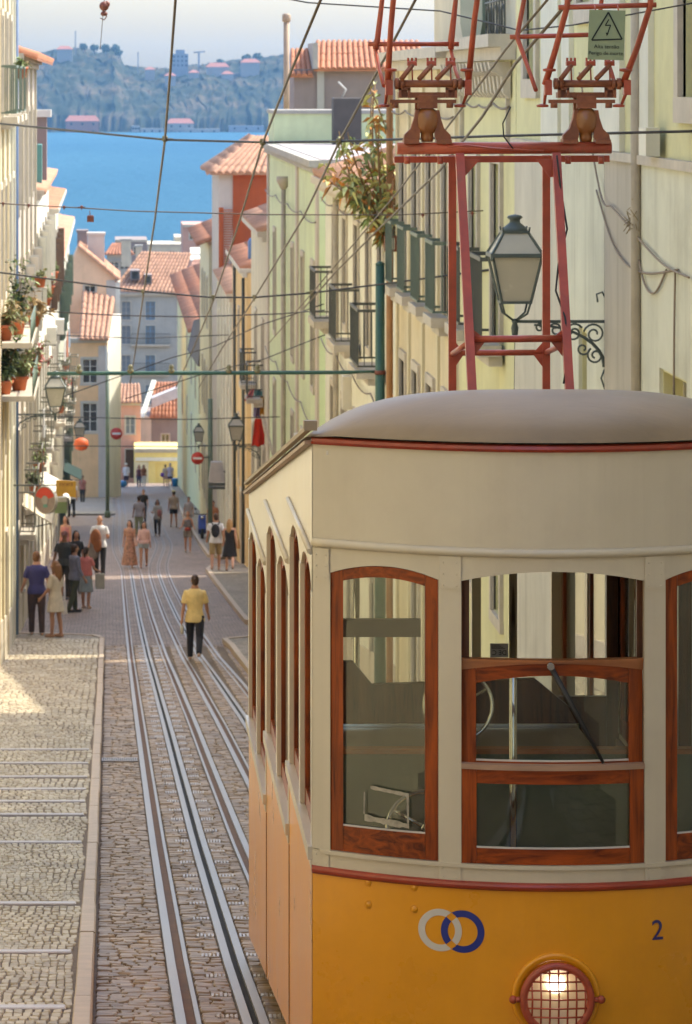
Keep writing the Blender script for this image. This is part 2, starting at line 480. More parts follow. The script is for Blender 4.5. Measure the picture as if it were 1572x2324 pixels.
M_kerb = mat('kerb_granite', (0.44,0.335,0.24), 0.6, var=0.14, scale=6, bump=0.4, bscale=60, island=0.06, spot=(0.22,0.17,0.13), spot_amt=0.4)
M_step = mat('step_granite', (0.42,0.375,0.365), 0.42, var=0.12, scale=5, bump=0.3, bscale=60)
YB = 80.0
def kerb_r(y): return interp([(0,2.62),(78,2.55),(81,2.46),(83,4.3),(87,4.3),(89,3.3),(118,3.1),(121,3.35),(123,4.3),(127,4.3),(130,3.5),(180,3.7),(260,4.2)], y)
def kerb_l(y): return interp([(0,-0.19),(81.5,-0.19),(82.6,-0.5),(83.4,-2.4),(400,-2.4)], y)
ys = [-10,0,8,14]+frange(16, 79.9, 0.8)+frange(80, 130, 1.0)+frange(132, 262, 2.5)
tag(sheet('road', lambda y: (-0.14 if y < 82 else kerb_l(y)-0.05, 4.6), ys, lambda x, y: gz(y)-(0.032 if y < YB else 0), M_joint if False else M_sett_far, nx=4))
tag(sheet('road_bed', lambda y: (-0.12, 3.0), [-10,0,8,14]+frange(16, YB, 0.8), lambda x, y: gz(y)-0.014, M_joint))
PK = 0.10
tag(sheet('pavement', lambda y: (-2.7, -0.17), [-10,0,8,14]+frange(16, 80.8, 0.8), lambda x, y: gz(y)+PK-0.007, M_joint))
tag(sheet('pavement_far', lambda y: (-2.7, kerb_l(y)), frange(80.6, 83.2, 0.4), lambda x, y: gz(y)+PK, M_pave_far, nx=2))
tag(sheet('pavement_right', lambda y: (kerb_r(y)+0.12, 4.7), frange(-10, 82, 1), lambda x, y: gz(y)+PK, M_pave_far, nx=2))
tag(sheet('pavement_right_far', lambda y: (kerb_r(y)+0.05, 4.8), frange(88.6, 121.6, 1)+frange(129, 262, 2)[0:0], lambda x, y: gz(y)+PK, M_pave_far, nx=2))
tag(sheet('pavement_right_lower', lambda y: (kerb_r(y)+0.05, 5.2), frange(129, 262, 3), lambda x, y: gz(y)+PK, M_pave_far, nx=2))
tag(sheet('pavement_square', lambda y: (-2.6, 0.35-(y-190)*0.004), frange(190, 262, 3), lambda x, y: gz(y)+0.07, M_pave_far, nx=2))

def stone_mesh(name, w, d, h, jit=0.12):
    """one rough cobble, about 25 faces' worth of corners: a chamfered, uneven block (origin at its base centre)"""
    mb = MB(); rr = lambda a: a*(1+random.uniform(-jit, jit))
    b = 0.16
    ring0 = [(-w/2,-d/2),(w/2,-d/2),(w/2,d/2),(-w/2,d/2)]
    ring = []
    for (x, y) in ring0:
        ring.append((rr(x), rr(y)))
    top = [(x*(1-b), y*(1-b)) for x, y in ring]
    v = [(x, y, 0) for x, y in ring]+[(x, y, h*0.72*random.uniform(0.9,1.05)) for x, y in ring]+[(x, y, h*random.uniform(0.9,1.1)) for x, y in top]
    f = []
    for L0 in (0, 4):
        for k in range(4):
            k2 = (k+1) % 4
            f.append((L0+k, L0+k2, L0+4+k2, L0+4+k))
    f.append((8,9,10,11))
    mb.v, mb.f, mb.sm = v, f, [True]*8+[False]
    return mb
def lay(parent, name, cells, mt, h, zfn, nproto=14, limit=300, jit=0.12):
    """cells = [(x, y, w, d)] sorted nearest first; the first ones are objects of their own, the rest one mesh"""
    protos = []
    for i in range(nproto):
        me = stone_mesh(name, 1, 1, 1, jit).mesh(name); me.materials.append(mt); protos.append(me)
    rest = MB()
    for i, (x, y, w, d) in enumerate(cells):
        z = zfn(x, y)+random.uniform(-jit, jit)*0.05
        if i < limit:
            o = bpy.data.objects.new(name, protos[i % nproto]); SC.collection.objects.link(o)
            o.parent = parent
            o.location = (x, y, z); o.scale = (w, d, h)
            sl = (gz(y+0.2)-gz(y-0.2))/0.4
            o.rotation_euler = (math.atan(sl)+random.uniform(-0.03,0.03), random.uniform(-0.05,0.05), random.uniform(-0.03,0.03))
        else:
            s = stone_mesh(name, w, d, h, jit)
            a = random.uniform(-0.04,0.04); sl = (gz(y+0.2)-gz(y-0.2))/0.4
            rest.add([(x+p[0], y+p[1], z+p[2]+p[1]*sl+p[0]*a) for p in s.v], s.f); rest.sm[-9:] = s.sm
    if rest.v:
        o = rest.build(name+'s' if False else name, mt, parent, fix=False); tag(o, kind='stuff')

# steps across the left pavement (their picture rows turned into distances)
def y_of_v(v, zo):
    a, b = 12.0, 90.0
    for _ in range(60):
        m_ = (a+b)/2
        if VH-F*(gz(m_)+zo)/m_ > v: a = m_
        else: b = m_
    return (a+b)/2
step_y = [y_of_v(v, PK) for v in (1702,1733,1764,1792,1820,1850,1913,2052,2162,2289)]+[20.2, 19.0, 17.7]
pave = bpy.data.objects['pavement']
for i, y in enumerate(step_y):
    d = 0.17
    mb = MB(); sl = (gz(y+0.5)-gz(y-0.5))
    x1 = -0.24
    mb.bbox(-2.6, x1, -d/2, d/2, 0, 0.045, 0.008)
    mb.v = [(p[0], y+p[1], gz(y)+PK-0.03+p[2]+p[1]*sl) for p in mb.v]
    mb.build('step_edge', M_step, pave)
# cobbles of the left pavement
cells = []
y = 17.0
while y < YB+0.8:
    d = random.uniform(0.15, 0.19)*(1 if y < 36 else 1.3 if y < 52 else 1.9)
    near = min(abs(y+d/2-s) for s in step_y)
    if near > 0.13:
        xl = -UC*(y)/F-0.12
        x = -0.205-random.uniform(0, 0.02)
        while x > xl:
            w = random.uniform(0.046, 0.062)*(1 if y < 36 else 1.3 if y < 52 else 1.9)
            dd = d*random.uniform(0.93, 1.0)
            cells.append((x-w/2+0.014*math.sin(y*1.3+x*7), y+d/2+0.02*math.sin(x*13), w*0.90, dd*0.90))
            x -= w
    y += d
cells.sort(key=lambda c: c[1])
cells = [c for c in cells if c[1] > 20.3] + [c for c in cells if c[1] <= 20.3]
lay(pave, 'cobble', cells, M_pave, 0.05, jit=0.05, zfn= lambda x, y: gz(y)+PK-0.045)

# kerb stones
kerb = thing('kerb', None, None); tag(kerb, kind='structure')
y = 15.0; i = 0
while y < 81.5:
    L_ = random.uniform(1.5, 2.2) if y > 40 else random.uniform(1.8, 2.5)
    y1 = min(y+L_, 81.5)
    mb = MB(); g = 0.006
    x0, x1 = -0.195+random.uniform(-0.004,0.004), -0.094+random.uniform(-0.004,0.004)
    dz = random.uniform(-0.004, 0.004)
    a, b = gz(y+g)+PK+0.012+dz, gz(y1-g)+PK+0.012+dz
    mb.hexa([(x0,y+g,a-0.3),(x1,y+g,a-0.3),(x1,y1-g,b-0.3),(x0,y1-g,b-0.3),(x0,y+g,a-0.008),(x1,y+g,a-0.012),(x1,y1-g,b-0.012),(x0,y1-g,b-0.008)])
    mb.hexa([(x0,y+g,a-0.008),(x1,y+g,a-0.012),(x1,y1-g,b-0.012),(x0,y1-g,b-0.008),(x0+0.008,y+g,a),(x1-0.012,y+g,a),(x1-0.012,y1-g,b),(x0+0.008,y1-g,b)])
    mb.build('kerb_stone', M_kerb, kerb)
    y = y1
# curved end of the left pavement and the right kerbs
def kerb_line(pts, w=0.12, h=0.06):
    for (p, q) in zip(pts, pts[1:]):
        mb = MB(); a = Vector((p[0], p[1], gz(p[1])+PK-0.1)); b = Vector((q[0], q[1], gz(q[1])+PK-0.1))
        mb.bar(a+(b-a)*0.004, b-(b-a)*0.004, w, 0.23)
        mb.build('kerb_stone', M_kerb, kerb)
kerb_line([(-0.15,81.5),(-0.3,82.4),(-0.8,82.9),(-1.4,83.2),(-2.0,83.4),(-2.6,83.5)])
kerb_line([(kerb_r(y)+0.06, y) for y in (20,30,40,50,57,64,70,75,78.5,81)]+[(3.2,82.2),(4.6,82.6)])
kerb_line([(4.6,88.2),(3.6,88.6)]+[(kerb_r(y)+0.02, y) for y in (89.5,94,99,104,109,114,118,120.5)]+[(4.5,122)])
kerb_line([(4.6,128.6)]+[(kerb_r(y)+0.02, y) for y in (131,140,150,160,172,184,196,210,226,242,258)])

# ---- the two cable-hauled tracks
M_rail = mat('rail_steel', (0.32,0.29,0.275), 0.45, metal=0.25, var=0.12, scale=2.0, stretch=(1,0.2,1), spot=(0.30,0.20,0.13), spot_amt=0.35)
M_rust = mat('groove_rust', (0.13,0.065,0.038), 0.85, var=0.25, scale=5)
M_slot = plain('cable_slot_dark', (0.012,0.010,0.010), 0.9)
def _sm(a, b, t): t = max(0, min(1, (t-a)/(b-a))); return t*t*(3-2*t)
SPL1 = [(y_, -0.26*_sm(116, 142, y_)+0.12*_sm(150, 200, y_)) for y_ in range(0, 280, 4)]
SPL2 = [(y_, 0.62*_sm(116, 150, y_)) for y_ in range(0, 280, 4)]
def tx(x, y, second): return 0.40+(x-0.40)*(1-0.27*_sm(50, 118, y))+interp(SPL2 if second else SPL1, y)
TYN = frange(12, 116, 1.6); TYF = frange(116, 170, 1.6)+frange(173, 260, 3.0)
M_groove_f = mat('groove_dull', (0.15,0.115,0.10), 0.8)
M_rail_f = mat('rail_dull', (0.25,0.215,0.195), 0.6, var=0.15, scale=2.0)  # duller far stretch, close to the road colour, so the lines look faint
def ribbon(parent, name, x0, x1, second, m, z0, z1, TY=None):
    if TY is None:
        ribbon(parent, name, x0, x1, second, m, z0, z1, TYN)
        return ribbon(parent, name, x0, x1, second, M_rail_f if m == M_rail else M_groove_f, z0*0.4, z1*0.4-0.002, TYF)
    mb = MB()
    for y in TY:
        a, b, g = tx(x0, y, second), tx(x1, y, second), gz(y)
        zt = z1 if y < YB else max(z1, 0.004)
        mb.v += [(a,y,g+z0),(a,y,g+zt),(b,y,g+zt),(b,y,g+z0)]
    for j in range(len(TY)-1):
        o = j*4
        for k in range(3):
            mb.f.append((o+k, o+k+1, o+5+k, o+4+k)); mb.sm.append(False)
    return mb.build(name, m, parent)
GAUGE = {False: (0.414, 0.835, 1.256), True: (1.58, 2.0, 2.42)}
for second in (False, True):
    l, s, r = GAUGE[second]
    tr = thing('tram_track', 'pair of steel rails and cable slot set in the setts nearest the left kerb' if not second else
               'pair of steel rails and cable slot in the setts on which the yellow tram stands', 'tram track', (s, 14, gz(14)), 'funicular tracks')
    ribbon(tr, 'rail', l-0.031, l+0.026, second, M_rail, -0.05, 0.014)
    ribbon(tr, 'groove', l+0.026, l+0.085, second, M_rust, -0.05, -0.004)
    ribbon(tr, 'guard_rail', l+0.085, l+0.112, second, M_rail, -0.05, 0.010)
    ribbon(tr, 'slot_rail', s-0.074, s-0.021, second, M_rail, -0.05, 0.012)
    ribbon(tr, 'cable_slot', s-0.021, s+0.021, second, M_slot, -0.05, -0.012)
    ribbon(tr, 'slot_rail', s+0.021, s+0.074, second, M_rail, -0.05, 0.012)
    ribbon(tr, 'guard_rail', r-0.112, r-0.085, second, M_rail, -0.05, 0.010)
    ribbon(tr, 'groove', r-0.085, r-0.026, second, M_rust, -0.05, -0.004)
    ribbon(tr, 'rail', r-0.026, r+0.031, second, M_rail, -0.05, 0.014)
# setts between the rails and rows of small pale blocks beside the slot
def occ():
    o = []
    for second in (False, True):
        l, s, r = GAUGE[second]
        o += [(l-0.037, l+0.118), (s-0.080, s+0.080), (r-0.118, r+0.037)]
    return sorted(o)
OC = occ()
gaps = [(-0.082, OC[0][0])]+[(a[1], b[0]) for a, b in zip(OC, OC[1:])]+[(OC[-1][1], 3.0)]
cells = []
blocks = []
y = 17.0; row = 0
next_block = 18.0
while y < YB+0.2:
    d = random.uniform(0.085, 0.125)*(1 if y < 34 else 1.4 if y < 50 else 2.2)
    isblock = y > next_block
    for gi, (a, b) in enumerate(gaps):
        if a > min(3.0, (640-UC)*y/F): continue
        if isblock and gi in (1, 2):
            near_slot = (b-0.135, b-0.006) if gi == 1 else (a+0.006, a+0.135)
            xx = near_slot[0]
            while xx < near_slot[1]-0.02:
                blocks.append((xx+0.012, y+d/2, 0.019, d*0.9)); xx += 0.026
            segs = [(a, near_slot[0])] if gi == 1 else [(near_slot[1], b)]
        else: segs = [(a, b)]
        for (a_, b_) in segs:
            if b_-a_ < 0.03: continue
            x = a_+0.004
            while x < b_-0.03:
                w = min(random.uniform(0.07, 0.16)*(1 if y < 50 else 1.4), b_-x)
                if b_-x-w < 0.04: w = b_-x
                cells.append((x+w/2, y+d/2+random.uniform(-0.012,0.012), w*0.95, d*random.uniform(0.82,0.98))); x += w
    if isblock: next_block = y+random.uniform(1.05, 1.25)
    y += d
cells.sort(key=lambda c: c[1])
cells = [c for c in cells if c[1] > 20.6] + [c for c in cells if c[1] <= 20.6]
bed = bpy.data.objects['road_bed']
lay(bed, 'sett', cells, M_sett, 0.045, lambda x, y: gz(y)-0.042)
mb = MB()
for (x, y, w, d) in blocks:
    s = stone_mesh('b', w, d, 0.05, 0.05); z = gz(y)-0.04
    mb.add([(x+p[0], y+p[1], z+p[2]) for p in s.v], s.f)
tag(mb.build('pale_block', M_step, bed, fix=False), kind='stuff')
# drain grating against the kerb
mb = MB(); y0 = y_of_v(1727, 0)
dg = thing('drain_grate', 'slotted iron drain grate across the setts beside the pale kerb', 'drain grate', (0.15, y0, gz(y0)))
mb.box(-0.08, 0.36, y0-0.22, y0+0.22, gz(y0)-0.06, gz(y0)-0.008)
mb.build('pit', M_slot, dg)
mb = MB()
for i in range(17):
    x = -0.075+i*0.0262
    mb.bar((x, y0-0.22, gz(y0-0.22)+0.012), (x, y0+0.22, gz(y0+0.22)+0.012), 0.013, 0.02)
mb.bar((-0.08,y0-0.23,gz(y0-0.23)+0.012),(0.36,y0-0.23,gz(y0-0.23)+0.012),0.03,0.022); mb.bar((-0.08,y0+0.23,gz(y0+0.23)+0.012),(0.36,y0+0.23,gz(y0+0.23)+0.012),0.03,0.022)
mb.build('grille', M_rail, dg)
# ================================================================== THE TRAM
XC, HW, YF, BOW, YR = 2.0, 1.063, 17.2, 0.40, 25.0
def yb(dx): return YF-BOW*(1-min(1.0, (dx/HW)**2))
def zroof(y): return -1.625-0.139*(y-YF)
def zbot(y): return -4.600-0.139*(y-YF)
M_cream = mat('tram_cream_paint', (0.56,0.49,0.37), 0.33, var=0.05, scale=2.0, coat=0.25, spot=(0.42,0.34,0.25), spot_amt=0.22, spot_scale=2.4, streak=0.16, bump=0.10, bscale=7)
M_yellow = mat('tram_yellow_paint', (0.76,0.31,0.008), 0.30, var=0.06, scale=1.6, coat=0.28, spot=(0.56,0.21,0.008), spot_amt=0.28, spot_scale=2.2, streak=0.10, bump=0.05, bscale=10)
M_redtrim = mat('tram_red_trim', (0.30,0.036,0.014), 0.35, var=0.2, scale=8, coat=0.3)
M_redmetal = mat('red_oxide_metal', (0.36,0.058,0.024), 0.42, var=0.22, scale=7, coat=0.15, spot=(0.19,0.075,0.035), spot_amt=0.6, spot_scale=9, bump=0.15, bscale=50)
M_rustred = mat('rusty_casting', (0.23,0.072,0.030), 0.55, var=0.3, scale=10, spot=(0.31,0.12,0.035), spot_amt=0.7, spot_scale=8, bump=0.3, bscale=70)
M_insul = mat('brown_insulator', (0.26,0.095,0.025), 0.35, var=0.25, scale=6, coat=0.4)
M_roofc = mat('roof_canvas', (0.265,0.195,0.122), 0.55, var=0.14, scale=3, stretch=(0.5,2.0,1), spot=(0.33,0.27,0.21), spot_amt=0.35, spot_scale=1.6, coat=0.05, bump=0.12, bscale=26)
M_wood = wood_mat('mahogany_upright', (0.070,0.011,0.003), (0.37,0.070,0.007))
def wood_h():
    m = M_wood.copy(); m.name = 'mahogany_rail'
    for n in m.node_tree.nodes:
        if n.type == 'MAPPING': n.inputs['Scale'].default_value = (2.2, 26, 26)
    return m
M_woodh = wood_h()
M_darkw = wood_mat('dark_interior_wood', (0.035,0.012,0.007), (0.15,0.055,0.025), 0.3)
M_green = mat('green_interior_panel', (0.062,0.092,0.058), 0.45, var=0.15, scale=3, coat=0.05)
M_grey = mat('grey_bench', (0.115,0.088,0.070), 0.35, var=0.15, scale=4, coat=0.3)
M_chrome = mat('chrome', (0.75,0.72,0.68), 0.12, metal=1.0, var=0.03)
M_black = plain('black_rubber', (0.016,0.015,0.015), 0.5)
M_pane = glass_mat('tram_pane', (0.93,0.95,0.91), 0.03, 0.01, 0.040, (0.42,0.37,0.27))  # dust film, strengthened to paint in the pale veil of reflections
M_blue = plain('emblem_blue', (0.018,0.03,0.22), 0.35)
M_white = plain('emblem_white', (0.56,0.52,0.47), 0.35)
M_dkblue = plain('number_blue', (0.03,0.028,0.15), 0.4)

tram = thing('tram', 'yellow and cream funicular tram with wooden windows and red current collectors on its roof', 'tram', (XC, YF, gz(YF)))
def fpanel(mb, dxs, zlo, zhi, off=0.0, th=0.05):
    """panel that follows the bowed front; zlo/zhi may depend on dx"""
    A = lambda f, d: f(d) if callable(f) else f
    rows = []
    for d in dxs:
        y = yb(d)
        rows.append([(XC+d, y-off, A(zlo,d)), (XC+d, y-off, A(zhi,d)), (XC+d, y-off+th, A(zhi,d)), (XC+d, y-off+th, A(zlo,d))])
    mb.loft(rows, smooth=False)
    return mb
def dr(a, b, n=10): return [a+(b-a)*i/n for i in range(n+1)]
WIN = [(-0.985,-0.512), (-0.412,0.412), (0.512,0.985)]
Z_HEAD, Z_APEX, Z_SILL = -2.238, -2.190, -3.512
def arch(w, z_s, z_a):
    c = (w[0]+w[1])/2; h = (w[1]-w[0])/2
    return lambda d: z_s+(z_a-z_s)*(1-min(1, abs((d-c)/h))**2)
# front panels
fpanel(MB(), dr(-HW, HW, 32), lambda d: zbot(YF), -3.617).build('front_panel', M_yellow, tram)
mb = MB(); rows = []
for d in dr(-HW-0.004, HW+0.004, 32):
    y = yb(d); rows.append([(XC+d, y+0.04, -3.622), (XC+d, y-0.014, -3.622), (XC+d, y-0.024, -3.612), (XC+d, y-0.026, -3.602), (XC+d, y-0.022, -3.592), (XC+d, y-0.010, -3.586), (XC+d, y+0.04, -3.586)])
mb.loft(rows, smooth=False); mb.build('belt_rail', M_redtrim, tram)
mb = MB(); fpanel(mb, dr(-HW, HW, 32), -3.586, Z_SILL)
fpanel(mb, dr(-HW+0.03, HW-0.03, 32), Z_SILL-0.014, Z_SILL+0.004, 0.014, 0.08)
mb.build('sill_band', M_cream, tram)
for a, b in ((-HW,-0.985), (-0.512,-0.412), (0.412,0.512), (0.985,HW)):
    mb = MB(); fpanel(mb, dr(a, b, 4), Z_SILL+0.004, Z_HEAD-0.001, 0.004, 0.075)
    mb.build('window_pillar', M_cream, tram)
def head_lo(d):
    for w in WIN:
        if w[0] <= d <= w[1]: return arch(w, Z_HEAD, Z_APEX)(d)
    return Z_HEAD
ds = [-HW]+sum([dr(w[0], w[1], 14) for w in WIN], [])+[HW]
fpanel(MB(), ds, head_lo, -1.652, 0.0, 0.05).build('header_panel', M_cream, tram)
# half-round moulding across the header, cover plates with their screws
mb = MB(); mb.tube([(XC+d, yb(d)-0.006, -2.103-0.004*(1-(d/HW)**2)) for d in dr(-HW+0.004, HW-0.004, 32)], 0.021, 8)
mb.build('header_moulding', M_cream, tram)
for c in (-0.462, 0.462, -1.026, 1.026):
    hw_ = 0.047 if abs(c) < 1 else 0.034
    for (za, zb) in ((-2.275,-2.128), (-3.590,-3.520)):
        mb = MB(); fpanel(mb, dr(c-hw_, c+hw_, 3), za, zb, 0.010 if za > -3 else 0.006, 0.02)
        pl = mb.build('cover_plate', M_cream, tram)
        mb = MB()
        for sx in (-0.62, 0.62):
            for sz in ((0.1, 0.45, 0.8) if za > -3 else (0.2, 0.8)):
                d = c+sx*hw_; mb.ell((XC+d, yb(d)-(0.010 if za > -3 else 0.006), za+(zb-za)*sz), 0.0045, 0.003, 0.0045, 6, 4)
        mb.build('screw', M_cream, pl)
mb = MB(); rows = []
for d in dr(-HW-0.006, HW+0.006, 32):
    y = yb(d); rows.append([(XC+d, y+0.05, -1.653), (XC+d, y-0.018, -1.653), (XC+d, y-0.028, -1.640), (XC+d, y-0.024, -1.626), (XC+d, y-0.012, -1.620), (XC+d, y+0.05, -1.620)])
mb.loft(rows, smooth=False); mb.build('roof_trim', M_redtrim, tram)

def sash(w, zb, zt_s, zt_a, stile, rail_b, head, off, head_flat=None, m1=None, m2=None):
    """wooden sash with an arched head; returns its part"""
    m1 = m1 or M_wood; m2 = m2 or M_woodh
    top = arch(w, zt_s, zt_a)
    s = fpanel(MB(), dr(w[0]+0.002, w[0]+stile, 3), zb, (lambda d: top(d)) if head_flat is None else head_flat-0.002, off, 0.035).build('window_sash', m1, tram)
    fpanel(MB(), dr(w[1]-stile, w[1]-0.002, 3), zb, (lambda d: top(d)) if head_flat is None else head_flat-0.002, off, 0.035).build('stile', m1, s)
    mb = MB(); fpanel(mb, dr(w[0]+stile+0.001, w[1]-stile-0.001, 8), zb, zb+rail_b, off-0.002, 0.031); mb.build('bottom_rail', m2, s)
    mb = MB()
    if head_flat is None:
        fpanel(mb, dr(w[0]+stile+0.001, w[1]-stile-0.001, 14), lambda d: top(d)-head, top, off-0.002, 0.031)
    else:
        fpanel(mb, dr(w[0]+stile+0.001, w[1]-stile-0.001, 14), lambda d: top(d)-head, head_flat, off-0.002, 0.031)
    mb.build('top_rail', m2, s)
    mb = MB(); fpanel(mb, dr(w[0]+stile-0.006, w[1]-stile+0.006, 10), zb+rail_b-0.006, lambda d: top(d)-head+0.006, off-0.016, 0.004); mb.build('pane', M_pane, s)
    # pale glazing bead along the foot of the pane
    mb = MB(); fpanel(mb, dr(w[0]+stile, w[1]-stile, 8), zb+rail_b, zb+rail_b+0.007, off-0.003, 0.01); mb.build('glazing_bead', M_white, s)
    return s
for w in (WIN[0], WIN[2]):
    sash(w, Z_SILL+0.006, Z_HEAD-0.003, Z_APEX-0.003, 0.057, 0.116, 0.050, -0.006)
# middle window: upper sash dropped half-way behind the fixed lower sash
w = WIN[1]
sl = sash(w, Z_SILL+0.006, -3.083, -3.083, 0.067, 0.070, 0.062, 0.0)
mb = MB(); fpanel(mb, dr(w[0], w[1], 10), -3.081, -3.058, 0.016, 0.07); mb.build('ledge', mat('worn_wood_ledge', (0.33,0.20,0.13), 0.5, var=0.3, scale=8, stretch=(0.3,1,1)), sl)
su = sash((w[0]+0.002, w[1]-0.002), -3.060, -2.655, -2.600, 0.066, 0.010, 0.062, -0.035, head_flat=-2.605)
mb = MB(); fpanel(mb, dr(w[0]+0.002, w[1]-0.002, 14), -2.604, -2.590, -0.018, 0.06)
fpanel(mb, dr(w[0]+0.002, w[1]-0.002, 14), lambda d: -2.642+0.035*(1-min(1, abs(d/0.41))**2), -2.6045, -0.026, 0.008)
mb.build('top_ledge', mat('worn_orange_wood', (0.30,0.10,0.028), 0.45, var=0.3, scale=9, stretch=(0.3,1,1), coat=0.2), su)
for s in (-1, 1):
    mb = MB(); a, b = (w[0], w[0]+0.040) if s < 0 else (w[1]-0.028, w[1])
    fpanel(mb, dr(a, b, 2), -2.589, -2.205, -0.05, 0.03); mb.build('sash_channel', M_darkw, tram)
# wiper
mb = MB(); p0 = Vector((XC-0.018, yb(0)+0.005, -2.612)); p1 = Vector((XC+0.222, yb(0.22)+0.0, -3.050))
mb.tube([p0, p0+(p1-p0)*0.5, p1], [0.0135, 0.0125, 0.007], 8)
wp = mb.build('wiper', M_black, tram)
mb = MB(); mb.lathe([(0.016,-0.02),(0.018,0.0),(0.013,0.012)], (p0.x, p0.y-0.008, p0.z), 'y', 12); mb.build('pivot', M_chrome, wp)

# dome-headed bolts, emblem, number
for (u, v, r) in ((838,2053,0.017), (942,2063,0.017), (838,2003,0.016), (942,2014,0.016)):
    dx = (u-UC)*17.0/F-XC; dx = (u-UC)*yb(dx)/F-XC
    y = yb(dx); z = (VH-v)*y/F
    mb = MB(); mb.ell((XC+dx, y-0.001, z), r, 0.010, r, 14, 8)
    mb.lathe([(r*1.25,-0.002),(r*1.2,0.004)], (XC+dx, y-0.003, z), 'y', 14)
    mb.build('bolt', M_yellow, tram)
EC, ER, EI, EZ = (-0.505, -0.406), 0.0955, 0.0655, -3.816
def ring_part(c, other, m):
    mb = MB(); N, K = 160, 14
    for i in range(N):
        for k in range(K):
            t0, t1 = 2*math.pi*i/N, 2*math.pi*(i+1)/N
            r0, r1 = EI+(ER-EI)*k/K, EI+(ER-EI)*(k+1)/K
            tm, rm = (t0+t1)/2, (r0+r1)/2
            px, pz = c+rm*math.cos(tm), rm*math.sin(tm)
            if EI < math.hypot(px-other, pz) < ER: continue
            q = []
            for (r, t) in ((r0,t0),(r1,t0),(r1,t1),(r0,t1)):
                d = c+r*math.cos(t); q.append((XC+d, yb(d)-0.0025, EZ+r*math.sin(t)))
            mb.add(q, [(0,1,2,3)])
    return mb.build('emblem_ring', m, tram)
e1 = ring_part(EC[0], EC[1], M_white); e2 = ring_part(EC[1], EC[0], M_blue)
e1['label'] = 'grey ring of the emblem'; e2['label'] = 'blue ring of the emblem'
def text(name, s, size, loc, rot, m, parent, ext=0.0008, align='CENTER', flip=False):
    c = bpy.data.curves.new(name, 'FONT'); c.body = s; c.size = size; c.extrude = ext
    c.align_x = align; c.align_y = 'CENTER'
    o = bpy.data.objects.new(name, c); SC.collection.objects.link(o)
    o.location = loc; o.rotation_euler = rot
    if flip: o.scale = (-1, 1, 1)
    c.materials.append(m)
    if parent is not None:
        o.parent = parent
        if parent.parent is None: o.matrix_parent_inverse = Matrix.Translation(-Vector(parent.location))
    return o
dx = 0.474
text('number', '2', 0.128, (XC+dx, yb(dx)-0.004, -3.818), (R(90), 0, math.atan(BOW*2*dx/HW**2)), M_dkblue, tram)

# headlight
HZ = -4.095; HX = XC+0.006; HYF = YF-BOW
hl = MB(); hl.lathe([(0.198,0.01),(0.197,-0.012),(0.192,-0.019),(0.184,-0.020),(0.176,-0.017),(0.165,-0.016),(0.165,0.01)], (HX, HYF, HZ), 'y', 48, cap=False)
hl = hl.build('headlight', M_yellow, tram)
mb = MB()
pr = [(0.150+0.018*math.cos(t), -0.062+0.018*math.sin(t)) for t in [2*math.pi*k/10 for k in range(11)]]
mb.lathe(pr, (HX, HYF, HZ), 'y', 48, cap=False)
for s in (-1, 1):
    mb.tube([(HX+s*0.16, HYF-0.056, HZ), (HX+s*0.19, HYF-0.056, HZ)], 0.013, 8)
    mb.ell((HX+s*0.197, HYF-0.056, HZ), 0.019, 0.017, 0.019, 10, 8)
mb.build('lamp_rim', M_redmetal, hl)
mb = MB(); mb.lathe([(0.152,-0.052),(0.140,-0.034),(0.10,-0.014),(0.04,-0.005),(0.001,-0.004)], (HX, HYF, HZ), 'y', 36, cap=False)
mb.build('reflector', mat('lamp_reflector', (0.56,0.46,0.31), 0.35, metal=0.0, var=0.1), hl)
m_bulb = bpy.data.materials.new('lit_bulb'); m_bulb.use_nodes = True
_p = m_bulb.node_tree.nodes['Principled BSDF']; _p.inputs['Emission Color'].default_value = (1.0,0.93,0.72,1); _p.inputs['Emission Strength'].default_value = 3.2; _p.inputs['Base Color'].default_value = (0.9,0.85,0.7,1)
mb = MB(); mb.ell((HX-0.002, HYF-0.026, HZ+0.058), 0.042, 0.024, 0.038, 16, 10); mb.build('bulb', m_bulb, hl)
mb = MB()
for k in range(-3, 4):
    x = k*0.0395+0.004; h = math.sqrt(max(0, 0.147**2-x*x))
    if h > 0.02:
        mb.tube([(HX+x, HYF-0.066, HZ-h), (HX+x+0.002, HYF-0.074, HZ), (HX+x, HYF-0.066, HZ+h)], 0.0045, 5)
        mb.tube([(HX-h, HYF-0.069, HZ+x), (HX, HYF-0.077, HZ+x-0.002), (HX+h, HYF-0.069, HZ+x)], 0.0045, 5)
mb.build('wire_guard', M_redmetal, hl)

